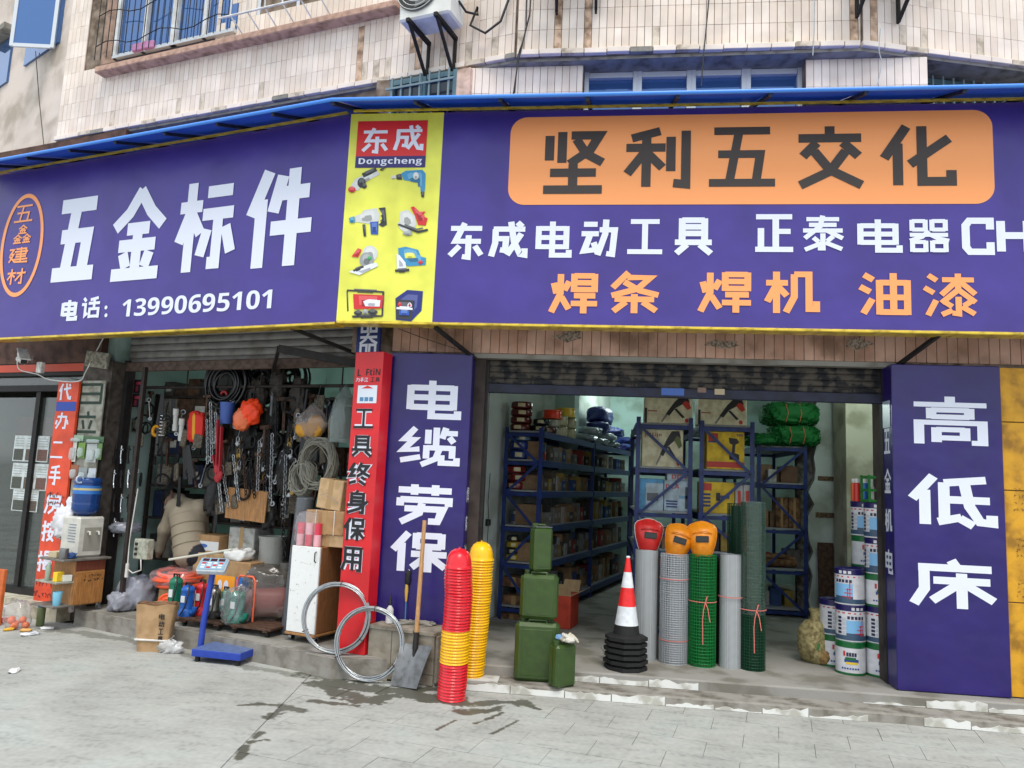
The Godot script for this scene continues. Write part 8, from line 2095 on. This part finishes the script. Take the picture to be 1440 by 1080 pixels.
	for i in 3:
		var t = thing("grey_can", "grey paint tin on the fourth shelf of the left rack", "tin", K.call(728 + 9 * i, -0.2, 1.156), "grey tins on the left rack")
		part("tin", t, mb().cyl(Vector3.ZERO, 0.05, 0.14, 18), M["steel"])
		part("label", t, mb().lathe([Vector2(0.0512, 0.03), Vector2(0.0512, 0.11)], 18), plain(srgb(60, 70, 110), 0.4))
	for i in 2: carton("dark brown carton stacked under the left rack, %s" % ["lower", "upper"][i], FK, -0.06, 706, 738, 838 if i == 0 else 812, 0.302 if i == 0 else 0.49, 0.3, M["carton_dark"])
	carton("flat brown carton on the floor under the left rack", FK, -0.06, 702, 736, 862, 0.15, 0.3, M["carton_dark"]).scale.y = 0.9
	# goods along the side of the left rack, bay by bay
	var names = ["dull red", "tan", "blue", "grey", "dull yellow", "black", "pale grey", "brown", "dark brown"]
	var cols = [srgb(150, 48, 46), srgb(156, 124, 90), srgb(48, 80, 136), srgb(122, 122, 118), srgb(168, 142, 66), srgb(46, 42, 42), srgb(178, 180, 178), srgb(136, 108, 78), srgb(84, 74, 64)]
	var lev = ["bottom", "low", "fourth", "third", "second"]
	for s in 5:
		var x = 0.12
		while x < 4.2:
			if abs(x - 2.15) < 0.12: x += 0.2
			var w = rng.randf_range(0.07, 0.2); var gap = hk[s + 1] - hk[s]; var h = rng.randf_range(0.12, gap - 0.11); var d = rng.randf_range(0.2, 0.34)
			var ci = rng.randi() % cols.size()
			var xf = FKS * Transform3D(Basis(Vector3.UP, rng.randf_range(-0.12, 0.12)), Vector3(x + w / 2, hk[s] + 0.001, -0.06 - d / 2))
			var lab = "%s carton of goods on the %s shelf of the left rack" % [names[ci], lev[s]]
			if rng.randf() < 0.35:
				var t = thing("goods_tin", "%s tin on the %s shelf of the left rack" % [names[ci], lev[s]], "tin", xf, "tins on the left rack")
				part("tin", t, mb().cyl(Vector3.ZERO, min(w, 0.14) / 2, h, 16), worn(cols[ci], 0.4, "soft", 6.0))
				part("lid", t, mb().cyl(Vector3(0, h, 0), min(w, 0.14) / 2 - 0.006, 0.008, 16), M["steel"])
				w = min(w, 0.14)
			else:
				var t = thing("goods_box", lab, "box", xf, "boxes on the left rack")
				part("body", t, mb().box(Vector3(0, h / 2, 0), Vector3(w, h, d), Basis(), 0.004), worn(cols[ci], 0.65, "card", 4.0))
				part("label", t, mb().box(Vector3(0, h * 0.5, d / 2 + 0.001), Vector3(w * 0.45, h * 0.3, 0.002)), plain(srgb(150, 148, 142), 0.6))
				if h < gap - 0.21:
					var u = thing("goods_box", lab, "box", xf * Transform3D(Basis(Vector3.UP, 0.06), Vector3(0, h + 0.001, 0)), "boxes on the left rack")
					part("body", u, mb().box(Vector3(0, 0.045, 0), Vector3(w * 0.9, 0.09, d * 0.9), Basis(), 0.004), worn(cols[(ci + 2) % cols.size()], 0.65, "card", 4.0))
			x += w + rng.randf_range(0.0, 0.02)
	# red open box with a window on the floor
	var rb = carton("open orange red carton with flaps up on the shop floor", FR, -8.12, 783, 808, 838, 0.15, 0.34, worn(srgb(206, 70, 46), 0.7, "card", 3.0), "open_box", "box", -12.0, false)
	var rw = rb.get_meta("w"); var rh = rb.get_meta("h")
	for q in [[0.0, 0.17, 0.5], [0.0, -0.17, -0.6]]: part("flap", rb, mb().box(Vector3(0, rh + 0.06, q[1] + q[2] * 0.06), Vector3(rw, 0.14, 0.005), Basis(Vector3.RIGHT, q[2])), M["carton_pale"])
	part("flap", rb, mb().box(Vector3(rw / 2 + 0.06, rh + 0.035, 0), Vector3(0.14, 0.005, 0.32), Basis(Vector3.BACK, 0.5)), M["carton_pale"])
	# ---- tool cartons on the middle racks
	var cream = worn(srgb(226, 220, 186), 0.6, "card", 3.0); var yel = worn(srgb(236, 198, 44), 0.6, "card", 3.0); var pale = worn(srgb(186, 206, 220), 0.6, "card", 3.0); var blu = worn(srgb(96, 166, 214), 0.6, "card", 3.0)
	var dk = plain(srgb(34, 32, 34), 0.5); var rd = plain(srgb(196, 56, 44), 0.5); var olv = plain(srgb(96, 108, 52), 0.5); var ink = plain(srgb(40, 60, 120), 0.5)
	var zf = -8.24
	var hammer = func(t, sx, accent):       # breaker hammer picture, printed across the carton front
		var w = t.get_meta("w"); var h = t.get_meta("h"); var d = 0.3
		var P = func(pts): return pts.map(func(e): return [(e[0] - 0.5) * w, e[1] * h])
		poly_print(t, "bit_print", P.call([[0.34, 0.06], [0.37, 0.04], [0.50, 0.34], [0.46, 0.38]]), d / 2 + 0.0030, plain(srgb(120, 118, 112), 0.4))
		poly_print(t, "tool_print", P.call([[0.44, 0.34], [0.52, 0.28], [0.64, 0.56], [0.78, 0.70], [0.94, 0.78], [0.90, 0.97], [0.72, 0.96], [0.60, 0.74]]), d / 2 + 0.0034, dk)
		poly_print(t, "tool_accent", P.call([[0.78, 0.72], [0.90, 0.50], [0.97, 0.58], [0.92, 0.80], [0.84, 0.84]]), d / 2 + 0.0038, accent)
		poly_print(t, "side_handle", P.call([[0.62, 0.52], [0.66, 0.56], [0.84, 0.24], [0.79, 0.20]]), d / 2 + 0.0042, dk)
		poly_print(t, "seal_print", P.call(disc(0.88, 0.12, 0.04, 0.08, 12)), d / 2 + 0.0034, rd)
	for q in [[907, 974, 557, "cream tool carton with a black and red hammer picture on the left middle rack top"], [982, 1050, 560, "cream tool carton with a black and red hammer picture on the right middle rack top"]]:
		var t = carton(q[3], FR, zf, q[0], q[1], q[2], 2.301, 0.3, cream, "tool_carton", "carton", 0.0, false)
		hammer.call(t, 1.0, rd)
		face_print(t, "black_corner", 0.0, 0.05, 0.0, 0.55, dk, 0.3)
		face_print(t, "text_line", 0.06, 0.26, 0.42, 0.47, plain(srgb(170, 110, 90), 0.6), 0.3)
	var j = carton("cream tool carton with red lettering and a green hammer picture", FR, zf, 903, 961, 604, 1.841, 0.3, cream, "tool_carton", "carton", 0.0, false)
	hammer.call(j, 1.0, olv)
	words(j, "JiALijn", plain(srgb(150, 60, 50), 0.5), Vector3(-j.get_meta("w") * 0.45, j.get_meta("h") * 0.78, 0.1535), j.get_meta("w") * 0.42, j.get_meta("h") * 0.13)
	var y = carton("yellow tool carton with a drill picture and orange stripe", FR, zf, 994, 1047, 607, 1.841, 0.3, yel, "tool_carton", "carton", 0.0, false)
	face_print(y, "orange_stripe", 0.0, 1.0, 0.05, 0.2, rd, 0.3)
	face_print(y, "logo_print", 0.04, 0.3, 0.74, 0.95, rd, 0.3)
	face_print(y, "logo_strip", 0.04, 0.3, 0.70, 0.74, ink, 0.3)
	var yw = y.get_meta("w"); var yh = y.get_meta("h")
	poly_print(y, "drill_print", [[0.08 * yw, yh * 0.84], [0.3 * yw, yh * 0.82], [0.36 * yw, yh * 0.72], [0.26 * yw, yh * 0.66], [0.24 * yw, yh * 0.44], [0.36 * yw, yh * 0.4], [0.36 * yw, yh * 0.26], [0.1 * yw, yh * 0.26], [0.1 * yw, yh * 0.4], [0.17 * yw, yh * 0.46], [0.18 * yw, yh * 0.66], [0.1 * yw, yh * 0.7]], 0.1532, dk)
	words(y, "16V", ink, Vector3(yw * 0.28, yh * 0.88, 0.153), yw * 0.18, yh * 0.07)
	var b1 = carton("light blue printed carton on the third shelf of the left middle rack", FR, zf, 898, 933, 673, 1.386, 0.3, blu, "tool_carton", "carton", 0.0, false)
	face_print(b1, "white_panel", 0.3, 1.0, 0.0, 0.86, pale, 0.3)
	face_print(b1, "tool_print", 0.34, 0.8, 0.3, 0.55, plain(srgb(96, 100, 106), 0.5), 0.3, 1)
	var b2 = carton("pale blue carton with red DCA lettering and a drill picture", FR, zf, 934, 972, 676, 1.386, 0.3, pale, "tool_carton", "carton", 0.0, false)
	words(b2, "DCA", rd, Vector3(-b2.get_meta("w") * 0.44, b2.get_meta("h") * 0.74, 0.153), b2.get_meta("w") * 0.5, b2.get_meta("h") * 0.14)
	face_print(b2, "drill_print", 0.78, 0.9, 0.1, 0.8, plain(srgb(70, 84, 96), 0.5), 0.3)
	face_print(b2, "drill_print", 0.55, 0.95, 0.42, 0.52, plain(srgb(120, 160, 190), 0.5), 0.3)
	for i in 3: face_print(b2, "text_line", 0.08, 0.5, 0.12 + 0.09 * i, 0.17 + 0.09 * i, ink, 0.3)
	var b3 = carton("flat pale carton with red DCA lettering lying on the pale blue carton", FR, zf - 0.01, 938, 972, 664, 1.386 + b2.get_meta("h"), 0.28, pale, "tool_carton", "carton", 0.0, false)
	words(b3, "DCA", rd, Vector3(-b3.get_meta("w") * 0.3, b3.get_meta("h") * 0.2, 0.143), b3.get_meta("w") * 0.6, b3.get_meta("h") * 0.5)
	var y2 = carton("yellow tool carton with a wrench picture on the right middle rack", FR, zf, 985, 1033, 678, 1.386, 0.3, yel, "tool_carton", "carton", 0.0, false)
	face_print(y2, "logo_print", 0.05, 0.33, 0.72, 0.95, rd, 0.3)
	face_print(y2, "tool_print", 0.46, 0.85, 0.48, 0.58, plain(srgb(70, 80, 110), 0.5), 0.3)
	face_print(y2, "tool_print", 0.46, 0.58, 0.4, 0.66, dk, 0.3, 1)
	for i in 4: face_print(y2, "text_line", 0.06, 0.3, 0.2 + 0.12 * i, 0.27 + 0.12 * i, ink, 0.3)
	for i in 2:
		var g = carton("grey carton with red strokes on its edge, %s of the pair" % ["left one", "right one"][i], FR, zf, 1034 + 11.5 * i, 1045 + 11.5 * i, 682, 1.386, 0.28, worn(srgb(190, 190, 188), 0.6, "card", 3.0), "tool_carton", "carton", 0.0, false)
		face_print(g, "red_strokes", 0.3, 0.7, 0.3, 0.8, rd, 0.28)
	# lower shelves of the middle racks and the back rack: dim boxes
	for q in [[0.36, 0.82, 1.001], [0.36, 0.82, 0.721], [1.02, 1.44, 1.001], [1.02, 1.44, 0.721], [0.36, 0.82, 0.221], [1.02, 1.44, 0.221], [1.9, 2.3, 1.201], [1.9, 2.3, 0.721], [1.9, 2.3, 0.251], [1.9, 2.3, 1.751]]:
		var x = q[0]
		while x < q[1]:
			var w = rng.randf_range(0.08, 0.17); var h = rng.randf_range(0.14, 0.24); var zb = -8.38 if x < 1.8 else -10.12
			var ci = rng.randi() % cols.size()
			var t = thing("goods_box", "%s box standing deep on the middle and back racks" % names[ci], "box", Transform3D(Basis(Vector3.UP, rng.randf_range(-0.1, 0.1)), Vector3(x + w / 2, q[2], zb)), "boxes low on the middle and back racks")
			part("body", t, mb().box(Vector3(0, h / 2, 0), Vector3(w, h, 0.24), Basis(), 0.004), worn(cols[ci], 0.65, "card", 4.0))
			x += w + 0.02
	for q in [[1080, 1092, 660, 1.751, "white"], [1098, 1122, 656, 1.751, "brown"]]:
		carton(q[4] + " carton on the upper shelf of the back rack", FR, -9.9, q[0], q[1], q[2], q[3], 0.25, worn(srgb(200, 200, 198) if q[4] == "white" else srgb(110, 78, 58), 0.7, "card", 3.0), "carton", "carton", 0.0, false)
	for q in [[1100, 1.201, 0.3], [1118, 1.201, 0.34]]:
		carton("dark carton on the middle shelf of the back rack", FR, -9.92, q[0] - 9, q[0] + 8, 700, q[1], 0.25, M["carton_dark"], "carton", "carton", 0.0, true, "dark cartons on the back rack")
	solo("wire_bundle", mb().tube([Vector3(-0.18, 0.05, 0), Vector3(0, 0.06, 0.03), Vector3(0.2, 0.05, 0)], 0.045, 10).tube([Vector3(-0.2, 0.12, 0.02), Vector3(0.02, 0.13, -0.02), Vector3(0.2, 0.1, 0)], 0.035, 10), M["carton_dark"], "bundle of brown rods on the lower shelf of the back rack", "bundle", Transform3D(Basis(), Vector3(2.12, 0.722, -9.95)))
	# green netting bales on the back rack
	var gm = mat("net_green", srgb(20, 132, 58), 0.75, 0.0, "grain", 9.0, "", 1.0)
	var bale = 0
	for q in [[1115, 606, 0.13, 0.30, 0.13], [1110, 578, 0.40, 0.33, 0.14], [1070, 618, 0.07, 0.2, 0.07]]:
		var c = hit(FR, q[0], q[1], -9.95)
		var t = thing("netting_bale", ["lower bale of green safety netting on the back rack", "upper bale of green safety netting on the back rack", "loose green netting end at the left of the back rack"][bale], "netting", Transform3D(Basis(), Vector3(c.x, 2.201 + q[2], -10.0)))
		part("bale", t, mb().blob(Vector3.ZERO, Vector3(q[3], q[4], 0.28), 0.55, 0.09, 1.8, 300 + bale, 26, 40, Basis(), 0.015), gm)
		var fz = mb()
		var rr = RandomNumberGenerator.new(); rr.seed = 7 + bale
		for i in 420:
			var d = Vector3(rr.randfn(), rr.randfn(), abs(rr.randfn())).normalized()
			var e = Vector3(sign(d.x) * pow(abs(d.x), 0.55) * q[3], sign(d.y) * pow(abs(d.y), 0.55) * q[4], sign(d.z) * pow(abs(d.z), 0.55) * 0.28)
			var u = Vector3(rr.randfn(), rr.randfn(), rr.randfn()).normalized() * 0.03
			fz.tri(e, e + u, e + d * 0.02 + u.cross(d) * 0.3)
		part("loose_threads", t, fz, gm).set_meta("kind", "stuff")
		if bale < 2:
			for e in [-0.08, 0.08]: part("binding", t, mb().tube([Vector3(e - 0.01, q[4] * 0.8, 0.27), Vector3(e + 0.012, 0, 0.292), Vector3(e - 0.01, -q[4] * 0.8, 0.27)], 0.006, 6), plain(srgb(196, 110, 60), 0.6))
		bale += 1
	# things on the side wall
	wire("thin black wire hanging on the wall beside the left rack", [FK * Vector3(-0.47, 1.7, 0.3), FK * Vector3(-0.47, 1.4, 0.32), FK * Vector3(-0.47, 1.2, 0.28), FK * Vector3(-0.47, 0.85, 0.3), FK * Vector3(-0.47, 0.4, 0.29)], 0.004)
	solo("wall_socket", mb().box(Vector3.ZERO, Vector3(0.04, 0.07, 0.07), Basis(), 0.008), M["black_plastic"], "black socket on the wire beside the left rack", "socket", FK * Transform3D(Basis(), Vector3(-0.475, 1.18, 0.28)))
	solo("plank", mb().box(Vector3(0, 0.45, 0), Vector3(0.18, 0.9, 0.03), Basis(), 0.004), M["dark_wood"], "brown plank leaning on the partition wall", "plank", Transform3D(Basis(Vector3.RIGHT, -0.06), Vector3(2.66, 0.15, -9.86)))
	# yellow tiled pier at the right edge
	var yw2 = thing("yellow_pier", "dirty yellow panelled pier right of the purple panel", "pier", FR)
	var ym = mat("yellow_panel", srgb(214, 156, 26), 0.5, 0.0, "grime", 1.3)
	part("backing", yw2, mb().box(Vector3(3.85, 1.43, -6.63), Vector3(1.49, 2.56, 0.14)), M["grout"])
	var yy = [0.155, 0.86, 1.72, 2.26, 2.70]
	for i in 4:
		for c in 2: part("panel", yw2, mb().box(Vector3(3.255 if c == 0 else 3.79, (yy[i] + yy[i + 1]) / 2, -6.542), Vector3(0.304 if c == 0 else 0.75, yy[i + 1] - yy[i] - 0.008, 0.02), Basis(), 0.002), ym)
	for q in [[1.55, 0.2, 5], [1.2, 0.16, 6], [0.9, 0.12, 9]]: scribble(yw2, "handwriting", mat("pencil", srgb(96, 72, 34), 0.8), Vector3(3.17, q[0], -6.5305), 0.2, q[1], 4, q[2], 0.003)
	tube_lamp(FR * Transform3D(Basis(Vector3.UP, 0.1), Vector3(0.4, 3.30, -12.0)), "fluorescent tube under the ceiling of the right shop", 0.5)
	tube_lamp(FR * Transform3D(Basis(Vector3.UP, PI / 2), Vector3(2.75, 3.30, -8.35)), "fluorescent tube under the ceiling above the paint cans", 0.34)
	tube_lamp(FL * Transform3D(Basis(), Vector3(-2.1, 3.24, -3.4)), "fluorescent tube under the ceiling of the cluttered shop", 0.16)

func tube_lamp(xf: Transform3D, label, e):       # ceiling tube: its light shows on the upper walls behind the shutters
	var t = thing("tube_lamp", label, "lamp", xf)
	part("housing", t, mb().box(Vector3(0, 0.03, 0), Vector3(1.24, 0.035, 0.06), Basis(), 0.005), M["white_paint"])
	var g = StandardMaterial3D.new(); g.albedo_color = Color(0.9, 0.95, 0.92); g.emission_enabled = true; g.emission = Color(0.92, 1.0, 0.97); g.emission_energy_multiplier = 1.5
	part("tube", t, mb().tube([Vector3(-0.58, -0.008, 0), Vector3(0.58, -0.008, 0)], 0.014, 10), g)
	var l = OmniLight3D.new()
	l.name = "lamp_light"
	l.light_color = Color(0.92, 1.0, 0.97)
	l.light_energy = e
	l.light_size = 0.3
	l.omni_range = 14.0
	l.omni_attenuation = 2.0
	l.shadow_enabled = true
	l.position = Vector3(0, -0.2, 0)
	t.add_child(l)
